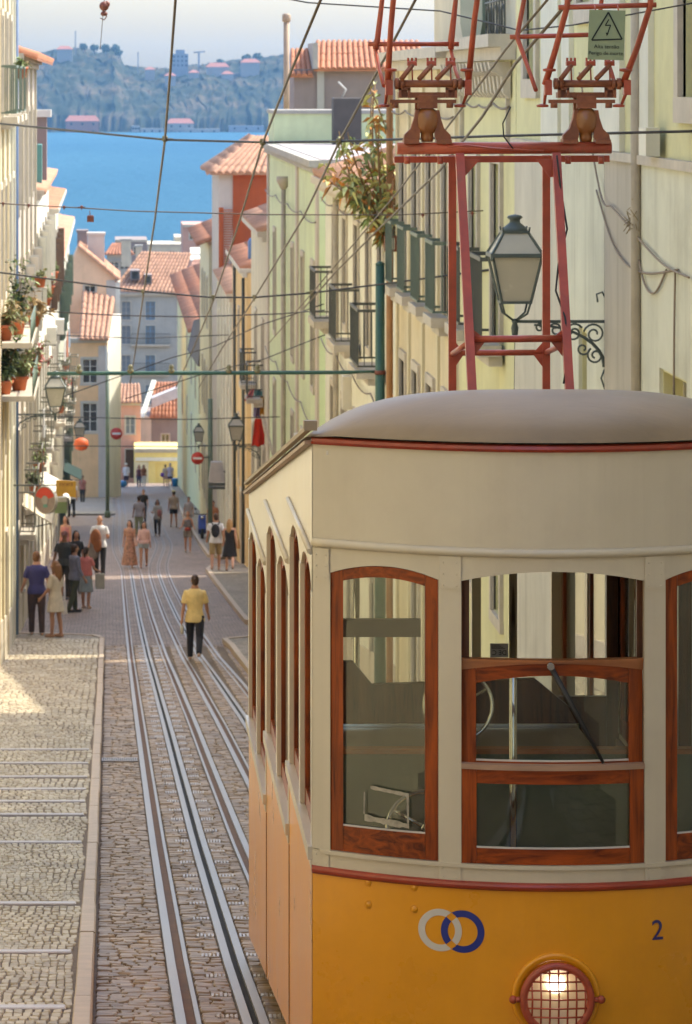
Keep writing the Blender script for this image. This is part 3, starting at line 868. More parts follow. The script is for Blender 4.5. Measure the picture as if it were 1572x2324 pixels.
# sides: three level compartments stepping down the hill
COMP = [(17.2,19.4,-2.235,-3.53), (19.4,22.2,-2.56,-3.86), (22.2,25.0,-2.93,-4.24)]
M_seam = mat('brown_seam', (0.17,0.06,0.012), 0.5, var=0.2)
for s in (-1, 1):
    xo = XC+s*HW                 # outer skin
    def X(a): return xo-s*a      # a = depth inwards
    for ci, (y0, y1, hz, sz) in enumerate(COMP):
        def spanel(mb, poly, a0, a1):
            return mb.poly_prism([(p[0], p[1]) for p in poly], 'x', X(a0), X(a1))
        mb = MB(); spanel(mb, [(y0+0.004,zbot(y0)),(y1-0.004,zbot(y1)),(y1-0.004,sz-0.035),(y0+0.004,sz-0.035)], 0.0, 0.045)
        mb.build('side_panel', M_yellow, tram)
        mb = MB(); spanel(mb, [(y0+0.002,sz-0.034),(y1-0.002,sz-0.034),(y1-0.002,sz+0.026),(y0+0.002,sz+0.026)], -0.022, 0.05)
        spanel(mb, [(y0+0.002,sz-0.075),(y1-0.002,sz-0.075),(y1-0.002,sz-0.036),(y0+0.002,sz-0.036)], -0.008, 0.02)
        mb.build('side_sill', M_cream, tram)
        wa, wb = y0+0.09, y1-0.09; mid = (wa+wb)/2
        wins = [(wa, mid-0.06), (mid+0.06, wb)]
        # header with arched openings
        ys_ = [y0+0.001]+sum([dr(a, b, 10) for a, b in wins], [])+[y1-0.001]
        mb = MB(); rows = []
        for y in ys_:
            lo = hz-0.10
            for a, b in wins:
                if a <= y <= b:
                    q = abs((y-(a+b)/2)/((b-a)/2)); lo = hz-0.10+0.10*(1-q**3.0)
            rows.append([(X(0),y,lo),(X(0),y,zroof(y)),(X(0.05),y,zroof(y)),(X(0.05),y,lo)])
        mb.loft(rows, smooth=False); mb.build('side_header', M_cream, tram)
        mb = MB(); mb.tube([(X(-0.008), y0+0.02, hz+0.085), (X(-0.008), y1-0.02, hz+0.085)], 0.016, 6); mb.build('side_moulding', M_cream, tram)
        for (a, b) in ((y0+0.001,wa), (wins[0][1],wins[1][0]), (wb,y1-0.001)):
            mb = MB(); spanel(mb, [(a,sz+0.027),(b,sz+0.027),(b,hz-0.101),(a,hz-0.101)], -0.004, 0.055)
            mb.build('side_post', M_cream, tram)
        for (a, b) in wins:
            st = 0.055; z0 = sz+0.028
            mb = MB()
            spanel(mb, [(a+0.002,z0),(a+st,z0),(a+st,hz-0.05),(a+0.002,hz-0.1)], 0.018, 0.045)
            sw = mb.build('side_window', M_wood, tram)
            mb = MB(); spanel(mb, [(b-st,z0),(b-0.002,z0),(b-0.002,hz-0.1),(b-st,hz-0.05)], 0.018, 0.045); mb.build('stile', M_wood, sw)
            mb = MB(); spanel(mb, [(a+st+0.001,z0),(b-st-0.001,z0),(b-st-0.001,z0+0.085),(a+st+0.001,z0+0.085)], 0.020, 0.043); mb.build('bottom_rail', M_woodh, sw)
            mb = MB()
            pts = dr(a+st+0.001, b-st-0.001, 8)
            rows = []
            for y in pts:
                q = abs((y-(a+b)/2)/((b-a)/2)); t = hz-0.10+0.10*(1-q**3.0)-0.002
                rows.append([(X(0.020),y,t-0.05),(X(0.020),y,t),(X(0.043),y,t),(X(0.043),y,t-0.05)])
            mb.loft(rows, smooth=False); mb.build('top_rail', M_woodh, sw)
            mb = MB(); spanel(mb, [(a+st-0.005,z0+0.08),(b-st+0.005,z0+0.08),(b-st+0.005,hz-0.055),(a+st-0.005,hz-0.055)], 0.030, 0.034)
            mb.build('pane', M_pane, sw)
        if ci < 2:
            mb = MB(); z_ = COMP[ci+1][3]
            mb.box(min(X(-0.004),X(0.02)), max(X(-0.004),X(0.02)), y1-0.008, y1+0.008, zbot(y1)+0.002, COMP[ci+1][3]-0.08); mb.build('seam_strip', M_seam, tram)
            mb = MB(); mb.box(min(X(0.001),X(0.05)), max(X(0.001),X(0.05)), y1-0.012, y1+0.012, COMP[ci+1][2]-0.1, sz+0.02); mb.build('step_post', M_cream, tram)
        # inner lining below the windows
        mb = MB(); spanel(mb, [(y0,zbot(y0)+0.05),(y1,zbot(y1)+0.05),(y1,sz),(y0,sz)], 0.050, 0.07); mb.build('lining', M_darkw, tram)
# rear wall with three openings
mb = MB(); mb.box(XC-HW+0.05, XC+HW-0.05, YR-0.05, YR, zbot(YR), COMP[2][3]); mb.build('rear_panel', M_yellow, tram)
for d in (-0.98, 0.45, 0.98):
    mb = MB(); mb.box(XC+d-0.03, XC+d+0.03, YR-0.06, YR+0.004, COMP[2][3]+0.001, COMP[2][2]-0.05); mb.build('window_pillar', M_cream, tram)
mb = MB(); mb.box(XC-HW+0.05, XC+HW-0.05, YR-0.05, YR, COMP[2][2]-0.049, zroof(YR)); mb.build('header_panel', M_cream, tram)
# floor, partitions, benches
mb = MB(); mb.hexa([(XC-HW+0.03,YF-0.33,zbot(YF)),(XC+HW-0.03,YF-0.33,zbot(YF)),(XC+HW-0.03,YR,zbot(YR)),(XC-HW+0.03,YR,zbot(YR)),
                    (XC-HW+0.03,YF-0.33,zbot(YF)+0.05),(XC+HW-0.03,YF-0.33,zbot(YF)+0.05),(XC+HW-0.03,YR,zbot(YR)+0.05),(XC-HW+0.03,YR,zbot(YR)+0.05)])
mb.build('floor', mat('floor_boards', (0.22,0.15,0.09), 0.6, var=0.2, scale=4), tram)
mb = MB(); mb.hexa([(XC-HW+0.06,YF-0.05,-1.70),(XC+HW-0.06,YF-0.05,-1.70),(XC+HW-0.06,YR-0.06,zroof(YR)-0.06),(XC-HW+0.06,YR-0.06,zroof(YR)-0.06),(XC-HW+0.06,YF-0.05,-1.68),(XC+HW-0.06,YF-0.05,-1.68),(XC+HW-0.06,YR-0.06,zroof(YR)-0.04),(XC-HW+0.06,YR-0.06,zroof(YR)-0.04)]); mb.build('ceiling', mat('ceiling_white', (0.72,0.66,0.54), 0.5), tram)
mb = MB(); mb.box(XC-0.98, XC+0.98, 17.93, 17.97, -4.55, -3.205); mb.build('cab_panel', M_green, tram)
mb = MB(); mb.bbox(XC-0.985, XC+0.985, 17.90, 17.985, -3.204, -3.180, 0.006); mb.build('cab_ledge', bpy.data.materials['worn_orange_wood'], tram)
mb = MB(); mb.bbox(XC-0.98, XC+0.34, 17.99, 18.60, -3.235, -3.195, 0.01)
bt = mb.build('bench', M_grey, tram)
mb = MB(); mb.box(XC-0.98, XC+0.34, 18.60, 18.615, -3.24, -3.180); mb.build('edge_strip', M_chrome, bt)
mb = MB()
rows = []
for (x, r_) in ((-0.99,0.0),(-0.66,0.02),(-0.36,0.10),(-0.30,0.16)): pass
mb.loft([[(XC-0.99,19.32,-4.8),(XC-0.99,19.32,-2.98),(XC-0.99,19.37,-2.98),(XC-0.99,19.37,-4.8)],
         [(XC-0.74,19.32,-4.8),(XC-0.74,19.32,-2.98),(XC-0.74,19.37,-2.98),(XC-0.74,19.37,-4.8)],
         [(XC-0.68,19.32,-4.8),(XC-0.68,19.32,-3.05),(XC-0.68,19.37,-3.05),(XC-0.68,19.37,-4.8)],
         [(XC-0.64,19.32,-4.8),(XC-0.64,19.32,-3.10),(XC-0.64,19.37,-3.10),(XC-0.64,19.37,-4.8)],
         [(XC+0.20,19.32,-4.8),(XC+0.20,19.32,-3.07),(XC+0.20,19.37,-3.07),(XC+0.20,19.37,-4.8)],
         [(XC+0.42,19.32,-4.8),(XC+0.42,19.32,-3.25),(XC+0.42,19.37,-3.25),(XC+0.42,19.37,-4.8)]], smooth=False)
mb.build('partition', M_darkw, tram)
mb = MB(); mb.box(XC-0.99, XC+0.99, 22.12, 22.17, -5.3, -3.62); mb.build('partition', M_darkw, tram)
mb = MB(); mb.box(XC-1.0, XC-0.42, 18.95, 18.99, -2.80, -2.71); mb.build('roof_beam', M_grey, tram)
for x, y, zt, zb_ in ((XC-0.115, 17.45, -2.15, -4.55), (XC+0.70, 19.3, -2.3, -4.8), (XC-0.55, 21.9, -2.5, -5.1)):
    mb = MB(); mb.tube([(x,y,zb_),(x,y,zt)], 0.019, 12); mb.build('grab_pole', M_chrome, tram)
for d, y in ((-0.985,19.36),(0.985,19.36),(-0.985,22.15),(0.985,22.15)):
    mb = MB(); mb.box(XC+d-0.045, XC+d+0.045, y-0.04, y+0.04, -5.0, -2.0-0.139*(y-YF)); mb.build('inner_post', M_darkw, tram)
def wheel(cx, cy, cz, r, tr, tilt):
    mb = MB(); pts = [Vector((r*math.cos(t), 0, r*math.sin(t))) for t in [2*math.pi*k/40 for k in range(41)]]
    rot = Matrix.Rotation(tilt, 3, 'X') 
    mb.tube([Vector((cx,cy,cz))+rot@p for p in pts], tr, 8, cap=False)
    for k in range(3):
        t = 2*math.pi*k/3+0.5
        mb.tube([Vector((cx,cy,cz)), Vector((cx,cy,cz))+rot@Vector((r*math.cos(t),0,r*math.sin(t)))], tr*0.8, 6)
    mb.ell((cx,cy,cz), 0.035, 0.03, 0.035, 10, 6)
    o = mb.build('hand_wheel', M_chrome, tram)
    c = MB(); c.tube([(cx,cy+0.03,cz),(cx,cy+0.2,cz-1.0)], 0.03, 8); c.build('shaft', M_black, o)
wheel(XC-0.52, 17.38, -3.46, 0.185, 0.012, R(-32))
wheel(XC-0.30, 18.2, -3.02, 0.165, 0.010, R(-10))
# old tape left on the left pane
mb = MB()
def tape(u0, v0, u1, v1, wd):
    a = W(u0, v0, 17.02); b = W(u1, v1, 17.02)
    N = 14; rs = []
    for i in range(N+1):
        t = i/N; p = a+(b-a)*t; dxx = p.x-XC; y = yb(dxx)+0.004
        k = wd*(0.6+0.5*random.random())
        if abs(u1-u0) > abs(v1-v0): rs.append([(p.x,y,p.z-k),(p.x,y,p.z+k),(p.x,y-0.001,p.z+k),(p.x,y-0.001,p.z-k)])
        else: rs.append([(p.x-k,y,p.z),(p.x+k,y,p.z),(p.x+k,y-0.001,p.z),(p.x-k,y-0.001,p.z)])
    mb.loft(rs, smooth=False)
tape(842,1788,926,1798,0.009); tape(829,1800,828,1850,0.004); tape(923,1798,924,1868,0.005); tape(829,1858,926,1868,0.015)
mb.build('tape_residue', mat('old_tape', (0.36,0.32,0.24), 0.8, var=0.3, scale=30), tram)
nt_ = MB(); p = W(1133,1475,19.3); nt_.box(p.x-0.047, p.x+0.047, 19.28, 19.284, p.z-0.036, p.z+0.036)
nt_ = nt_.build('notice', plain('grey_paper', (0.55,0.50,0.52), 0.6), tram)
text('lettering', 'DE C', 0.034, (p.x, 19.276, p.z-0.012), (R(90),0,0), M_black, nt_, flip=True)
mb = MB()
for k in range(4): mb.box(p.x-0.04, p.x+0.03-0.01*k, 19.276, 19.279, p.z+0.010+0.006*k, p.z+0.012+0.006*k)
mb.build('print', M_black, nt_)

# roof
def roof_pt(dx, s):
    e = 1.095; q = min(1, abs(dx)/e)
    yf = YF-BOW*(1-min(1,(dx/HW)**2))-0.034
    y = yf+s
    g = math.sqrt(max(0, 1-(1-min(1, s/0.62))**2))
    h = 0.235*(1-q**4.4)
    return (XC+dx, y, zroof(max(y, YF-0.1))+0.002+h*g*(1-0.05*min(1,s)))
ss = [0,0.015,0.04,0.08,0.14,0.22,0.32,0.45,0.62,0.9,1.3,1.9,2.6,3.4,4.4,5.6,6.8,8.0,8.45]
dxs = [-1.095,-1.085,-1.06,-1.02,-0.96]+dr(-0.88,0.88,22)+[0.96,1.02,1.06,1.085,1.095]
mb = MB(); n = len(dxs)
for s in ss:
    for d in dxs: mb.v.append(roof_pt(d, s))
for j in range(len(ss)-1):
    for i in range(n-1):
        mb.f.append((j*n+i, j*n+i+1, (j+1)*n+i+1, (j+1)*n+i)); mb.sm.append(True)
# underside closes the shell
o = len(mb.v)
for s in ss:
    for d in dxs:
        p = roof_pt(d, s); mb.v.append((p[0], p[1], zroof(max(p[1], YF-0.1))-0.002))
for j in range(len(ss)-1):
    for i in range(n-1):
        a = o+j*n+i; mb.f.append((a+n, a+n+1, a+1, a)); mb.sm.append(False)
rf = mb.build('roof', M_roofc, tram, fix=False)
for s in (-1, 1):
    mb = MB(); x = XC+s*1.075
    mb.bar((x, YF-0.02, zroof(YF)+0.052), (x, YR+0.2, zroof(YR)+0.02), 0.028, 0.020)
    mb.bar((x, YF-0.06, zroof(YF)+0.060), (x, YF+0.03, zroof(YF)+0.055), 0.06, 0.045)
    mb.build('side_batten', M_roofc, rf)
    mb = MB(); mb.bar((XC+s*1.085, YF, zroof(YF)-0.022), (XC+s*1.085, YR, zroof(YR)-0.022), 0.03, 0.018); mb.build('drip_rail', mat('brown_drip', (0.30,0.20,0.14), 0.5, var=0.2), rf)
mb = MB(); mb.bar((XC-0.39,18.72,-1.655+0.085),(XC+0.55,18.72,-1.655+0.085), 0.20, 0.028)
mb.build('mast_board', mat('mast_board', (0.22,0.14,0.09), 0.7, var=0.25, scale=6), rf)
mb = MB(); mb.ell(W(1097,972,16.95)+Vector((0,0.0,0.004)), 0.015, 0.02, 0.006, 8, 5); mb.build('dry_leaf', mat('dry_leaf', (0.35,0.20,0.09), 0.8), rf)
# rivets at the front roof corner
# wheels and frame under the body (below the picture)
for y in (18.6, 23.4):
    for s in (-1, 1):
        mb = MB(); mb.lathe([(0.001,-0.04),(0.20,-0.04),(0.22,-0.02),(0.20,0.04),(0.001,0.04)], (XC+s*0.42, y, gz(y)+0.215), 'x', 20)
        mb.build('wheel', M_black, tram)

# ---- mast and current collectors on the roof
YM = 19.4
mast = MB()
def leg(u0, v0, y0, u1, v1, y1, w=0.040): mast.bar(W(u0,v0,y0), W(u1,v1,y1), w, w, up=(0,1,0))
leg(1027,352,19.85,1027,905,19.85); leg(1240,352,19.85,1240,905,19.85)
leg(1044,350,19.38,1073,905,18.78,0.044); leg(1263,350,19.38,1294,905,18.78,0.044)
mast = mast.build('mast', M_redmetal, tram)
mb = MB()
mb.tube([W(902,337,19.38), W(1388,335,19.38)], 0.031, 14)
mb.bar(W(895,362,19.62), W(1383,360,19.62), 0.05, 0.034)
for u in (925, 1000, 1290, 1365): mb.tube([W(u,355,19.38), W(u,372,19.38)], 0.016, 8)
mb.build('cross_tube', M_redmetal, mast)
mb = MB()
yfb = 18.94
mb.tube([W(1068,770,yfb), W(1284,768,yfb)], 0.018, 10)
mb.tube([W(1030,801,19.85), W(1238,800,19.85)], 0.016, 10)
for a, b in (((1062,780,yfb),(1027,803,19.85)), ((1284,780,yfb),(1240,800,19.85))): mb.tube([W(*a), W(*b)], 0.015, 8)
mb.build('brace', M_redmetal, mast)
def gusset(pts, y):
    mb = MB(); vs = [W(u,v,y) for u, v in pts]; n = len(vs)
    mb.add([p-Vector((0,0.005,0)) for p in vs]+[p+Vector((0,0.005,0)) for p in vs],
           [tuple(range(n)), tuple(range(2*n-1,n-1,-1))]+[(k,(k+1)%n,(k+1)%n+n,k+n) for k in range(n)])
    mb.build('gusset', M_redmetal, mast)
for p, y in (([(1066,735),(1072,745),(1104,772),(1074,812),(1068,820)], 18.955), ([(1286,735),(1280,745),(1248,772),(1280,812),(1288,820)], 18.955),
             ([(1030,770),(1052,800),(1052,806),(1030,838)], 19.84), ([(1238,770),(1212,800),(1212,806),(1236,838)], 19.84),
             ([(1050,362),(1090,362),(1058,398),(1051,398)], 19.37), ([(1262,362),(1218,362),(1248,402),(1262,402)], 19.37)):
    gusset(p, y)
mb = MB(); mb.tube([W(1263,352,19.3)+Vector((0.0,-0.03,0)), W(1272,420,19.28), W(1288,520,19.2), W(1268,600,19.1), W(1262,660,19.05), W(1283,720,18.95), W(1292,790,18.9), W(1280,870,18.8)], 0.0055, 6); mb.build('cable', M_black, mast)
mb = MB(); mb.tube([W(1018,333,19.3), W(1060,330,19.28), W(1120,337,19.3), W(1235,343,19.3)], 0.0055, 6); mb.build('cable', M_redmetal, mast)

def collector(u0, arms):
    """u0 = picture column of the insulator's axis in the mast's plane"""
    def q(du, v, dy=0.0): p = W(u0+du, v, YM); return Vector((p.x, p.y+dy, p.z))
    k = YM/F
    c = W(u0, 232, YM); mb = MB(); mb.bbox(c.x-0.05, c.x+0.05, YM-0.045, YM+0.045, W(0,246,YM).z, W(0,214,YM).z, 0.008)
    base = mb.build('current_collector', M_rustred, tram)
    for s in (-1, 1):                          # two feet that carry the insulator
        mb = MB()
        y0, y1 = YM-0.03, YM+0.03
        poly = [(s*27,250),(s*18,250),(s*17,310),(s*20,318),(s*54,318),(s*52,306),(s*38,292),(s*30,268)]
        pts = [(q(a,b).x, q(a,b).z) for a, b in poly]
        mb.poly_prism(pts, 'y', y0, y1)
        a, b = q(s*20,318), q(s*54,318)
        mb.box(min(a.x,b.x), max(a.x,b.x), YM-0.06, YM+0.06, a.z-0.018, a.z+0.004)
        c = q(s*38,325); mb.lathe([(0.016,-0.02),(0.016,0.018)], (c.x, c.y-0.03, c.z), 'z', 6)
        mb.build('foot', M_rustred, base)
    mb = MB(); c = q(0,0)
    prof = [(0.030,322),(0.034,312),(0.032,303),(0.046,298),(0.058,288),(0.061,272),(0.058,258),(0.044,249),(0.030,246)]
    mb.lathe([(r, (VH-v)*k) for r, v in prof], (c.x, YM, 0), 'z', 20); mb.build('insulator', M_insul, base)
    mb = MB()
    a = q(-24,215); mb.box(a.x-0.006, a.x+0.02, YM+0.01, YM+0.05, q(0,252).z, a.z)
    # cross plate with upturned lugs, lower bar
    a, b = q(-66,222), q(62,205); mb.box(a.x, b.x, YM-0.035, YM+0.035, a.z, b.z-0.01)
    for s in (-1, 1):
        for (d0, d1, v0, v1) in ((40,46,222,200),(60,66,222,200),(40,66,204,198)):
            x0, x1 = sorted((q(s*d0,0).x, q(s*d1,0).x)); mb.box(x0, x1, YM-0.06, YM-0.036, q(0,v0).z, q(0,v1).z)
        c = q(s*54,211); mb.box(c.x-0.018, c.x+0.018, YM-0.03, YM+0.03, c.z-0.016, c.z+0.02)
    a, b = q(-86,234), q(64,226); mb.box(a.x, b.x, YM-0.05, YM-0.02, a.z, b.z)
    for d in (-74, 50): c = q(d,238); mb.lathe([(0.018,-0.016),(0.018,0.012)], (c.x, YM-0.04, c.z), 'z', 6)
    mb.build('saddle', M_rustred, base)
    mb = MB(); mb.tube([q(-76,190,-0.05), q(82,190,-0.05)], 0.020, 12)
    for d, r in ((-70,0.030),(-58,0.027),(72,0.030),(60,0.027)): c = q(d,190,-0.05); mb.lathe([(r,-0.010),(r,0.010)], tuple(c), 'x', 14)
    mb.build('shaft', M_rustred, base)
    for i, (d0, d1) in enumerate(((-36,-62),(8,-22),(51,18))):  # three spring tubes with hooked heads
        mb = MB(); mb.tube([q(d1,180,-0.10), q(d0,148,-0.06)], 0.013, 10)
        sp = mb.build('spring_tube', M_rustred, base)
        mb = MB(); c = q(d0,146,-0.05); mb.bbox(c.x-0.026, c.x+0.024, c.y-0.02, c.y+0.02, c.z-0.008, c.z+0.018, 0.004)
        for e in (-0.02, 0.0, 0.02): mb.lathe([(0.006,0.015),(0.006,0.034)], (c.x+e, c.y, c.z), 'z', 6)
        mb.tube([q(d0,150,-0.05), q(d0+1,186,-0.055)], 0.0045, 6)
        mb.build('spring_head', M_redmetal, sp)
    for s, dx in ((-1,-90),(1,92)):                              # outriggers at both ends
        mb = MB(); mb.tube([q(dx*0.92,158,-0.06), q(dx*1.02,200,-0.03), q(dx*(1.06 if s < 0 else 0.86),240,-0.02)], [0.007,0.011,0.007], 8)
        c = q(dx*(1.1 if s < 0 else 0.80),240,-0.02); mb.lathe([(0.004,-0.008),(0.030,-0.007),(0.032,0.004),(0.010,0.010)], tuple(c), 'z', 12)
        c = q(dx*0.95,159,-0.06); mb.lathe([(0.010,-0.010),(0.034,-0.006),(0.034,0.006),(0.010,0.010)], tuple(c), 'z', 12)
        c = q(dx*0.98,196,-0.05); mb.bbox(c.x-0.018, c.x+0.018, c.y-0.03, c.y+0.03, c.z-0.045, c.z+0.035, 0.005)
        mb.build('outrigger', M_redmetal, base)
    for pts, r in arms:
        mb = MB(); mb.tube([W(u, v, YM+dy) for u, v, dy in pts], r, 10); mb.build('collector_arm', M_redmetal, base)
    return base
collector(970, [
    ([(880,192,-0.05),(888,60,-0.10),(893,5,-0.12),(905,-160,-0.2)], [0.017,0.015,0.015,0.013]),
    ([(1063,192,-0.05),(1078,40,-0.10),(1083,5,-0.12),(1096,-160,-0.2)], [0.017,0.015,0.015,0.013]),
    ([(853,112,0.30),(857,92,0.30),(868,0,0.32),(884,-160,0.3)], [0.016,0.016,0.013,0.012]),
    ([(1024,112,0.30),(1025,88,0.30),(1035,0,0.32),(1048,-160,0.3)], [0.016,0.018,0.013,0.012]),
    ([(853,112,0.30),(862,160,0.2),(872,195,0.0)], 0.010), ([(1024,112,0.30),(1034,160,0.2),(1046,190,0.0)], 0.010),
    ([(836,100,0.30),(1042,100,0.30)], 0.0125),
    ([(876,-160,0.05),(1104,-160,0.05)], 0.014)])
collector(1330, [
    ([(1238,192,-0.05),(1262,110,-0.10),(1288,15,-0.15),(1300,-160,-0.2)], [0.018,0.016,0.016,0.013]),
    ([(1414,192,-0.05),(1446,110,-0.10),(1476,15,-0.15),(1490,-160,-0.2)], [0.018,0.016,0.016,0.013]),
    ([(1217,205,0.05),(1198,150,0.2),(1174,84,0.3),(1190,0,0.32),(1205,-160,0.3)], [0.011,0.011,0.014,0.013,0.012]),
    ([(1356,84,0.3),(1384,150,0.2),(1396,190,0.05)], 0.011), ([(1356,84,0.3),(1366,0,0.3),(1378,-160,0.3)], 0.012),
    ([(1158,84,0.30),(1372,78,0.30)], 0.0125),
    ([(1268,17,-0.15),(1490,11,-0.15)], 0.0135),
    ([(1196,-160,0.05),(1500,-160,0.05)], 0.014)])
mb = MB(); mb.tube([W(1160,242,19.3), W(1142,280,19.3), W(1144,310,19.3), W(1166,338,19.3)], 0.004, 5); mb.build('jumper_wire', M_black, tram)
# warning plate hung on the front collector bar
sg = thing('warning_sign', 'green high voltage plate with a lightning triangle hung from the red collector bar', 'warning sign', tuple(W(1378,135,19.1)))
def SP(u, v, d=0.0): p = W(u, v, 19.1); return Vector((p.x, p.y-d, p.z))
def flat(name, pts, d0, d1, m):
    mb = MB(); n = len(pts)
    mb.add([SP(u,v,d1) for u,v in pts]+[SP(u,v,d0) for u,v in pts], [tuple(range(n)), tuple(range(2*n-1,n-1,-1))]+[(k,(k+1)%n,(k+1)%n+n,k+n) for k in range(n)])
    return mb.build(name, m, sg)
M_sign = mat('sign_green_enamel', (0.25,0.30,0.17), 0.4, var=0.06, scale=6, spot=(0.2,0.2,0.12), spot_amt=0.3)
M_ink = plain('sign_black', (0.012,0.02,0.012), 0.5)
flat('plate', [(1338,22),(1420,24),(1416,137),(1334,135)], 0.0, 0.006, M_sign)
def stroke(a, b, w):
    mb = MB(); mb.bar(SP(*a, 0.008), SP(*b, 0.008), w, 0.003, up=(0,1,0)); return mb
for name, segs, w in (('triangle', (((1381,28),(1343,91)), ((1343,91),(1412,89)), ((1412,89),(1381,28))), 0.0075),
                      ('lightning_bolt', (((1382,44),(1374,58)), ((1374,58),(1386,57)), ((1386,57),(1378,80))), 0.0055)):
    mb = MB()
    for a, b in segs: mb.bar(SP(*a, 0.008), SP(*b, 0.008), w, 0.003, up=(0,1,0))
    if name == 'lightning_bolt': mb.add([SP(1375,74,0.009), SP(1382,75,0.009), SP(1377,82,0.009)], [(0,1,2)])
    mb.build(name, M_ink, sg)
text('lettering', 'Alta tensão', 0.028, SP(1377,106,0.007), (R(90), R(1.0), 0), M_ink, sg)
text('lettering', 'Perigo de morte', 0.0265, SP(1375,121,0.007), (R(90), R(1.0), 0), M_ink, sg)
mb = MB()
for u in (1352, 1404): mb.tube([SP(u,12,-0.03), SP(u,24,0.004)], 0.004, 6)
mb.build('hanger', M_redmetal, sg)
# ================================================================== BUILDINGS
def wall_m(name, c, **k):
    a = dict(var=0.10, scale=0.9, spot=(c[0]*0.62, c[1]*0.58, c[2]*0.52), spot_amt=0.42, spot_scale=0.55, streak=0.24, bump=0.25, bscale=9, coords='World')
    a.update(k); return mat(name, c, 0.85, **a)
M_w_white = wall_m('limewash_white', (0.70,0.68,0.56))
M_w_cream = wall_m('limewash_cream', (0.66,0.58,0.38))
M_w_orange = wall_m('ochre_render', (0.66,0.45,0.21))
M_w_peach = wall_m('peach_render', (0.67,0.56,0.355))
M_w_yellow = wall_m('yellow_render', (0.65,0.61,0.33))
M_w_green = wall_m('pistachio_render', (0.61,0.68,0.405), streak=0.22, spot_amt=0.35)
M_w_pink = wall_m('faded_pink_render', (0.56,0.47,0.39))
M_w_beige = wall_m('beige_render', (0.58,0.51,0.37))
M_w_grey = wall_m('grey_render', (0.40,0.375,0.325))
M_w_purple = wall_m('mauve_cement', (0.26,0.205,0.185), streak=0.2)
M_w_red = wall_m('orange_red_cladding', (0.50,0.115,0.035))
M_w_bright = wall_m('clean_white_render', (0.74,0.70,0.60), streak=0.1)
M_stone = mat('window_stone', (0.52,0.455,0.36), 0.7, var=0.12, scale=4, spot=(0.3,0.26,0.2), spot_amt=0.4, coords='World', bump=0.2, bscale=30)
M_frame_w = mat('frame_white_paint', (0.62,0.58,0.49), 0.5, var=0.08)
M_frame_g = mat('frame_green_paint', (0.12,0.16,0.12), 0.5, var=0.12)
M_frame_b = mat('frame_brown_paint', (0.11,0.055,0.03), 0.5, var=0.15)
M_iron = mat('balcony_iron', (0.075,0.078,0.066), 0.5, var=0.15)
M_iron_g = mat('green_iron', (0.045,0.12,0.085), 0.45, var=0.15, spot=(0.12,0.09,0.05), spot_amt=0.4, spot_scale=6)
M_wpane = glass_mat('house_pane', (0.25,0.27,0.28), 0.10, 0.05, 0.22, (0.20,0.20,0.19))
M_far_pane = plain('far_pane', (0.17,0.19,0.21), 0.35)
M_rail_l = mat('left_railing', (0.22,0.205,0.16), 0.6, var=0.2)
M_dark = plain('room_dark', (0.018,0.015,0.013), 0.9)
M_tile = mat('clay_tile', (0.42,0.17,0.085), 0.85, var=0.22, scale=5, island=0.18, spot=(0.20,0.13,0.09), spot_amt=0.5, spot_scale=2.5, coords='World')
M_tile_o = mat('clay_tile_faded', (0.47,0.25,0.15), 0.85, var=0.2, scale=3, island=0.15, spot=(0.25,0.17,0.12), spot_amt=0.5, spot_scale=1.5, coords='World')
M_curtain = plain('curtain', (0.55,0.52,0.45), 0.9)

def ringbox(mb, to3, s0, s1, z0, z1, w, d0, d1, bottom=True):
    """rectangular ring in the wall plane; to3(s, z, d)"""
    segs = [(s0-w, s0, z0, z1+w), (s1, s1+w, z0, z1+w), (s0, s1, z1, z1+w)]
    if bottom: segs.append((s0-w-0.03, s1+w+0.03, z0-w, z0-0.002))
    for (a, b, c, d) in segs:
        mb.hexa([to3(a,c,d0), to3(b,c,d0), to3(b,c,d1), to3(a,c,d1), to3(a,d,d0), to3(b,d,d0), to3(b,d,d1), to3(a,d,d1)])
def bx3(mb, to3, s0, s1, z0, z1, d0, d1):
    mb.hexa([to3(s0,z0,d0), to3(s1,z0,d0), to3(s1,z0,d1), to3(s0,z0,d1), to3(s0,z1,d0), to3(s1,z1,d0), to3(s1,z1,d1), to3(s0,z1,d1)])

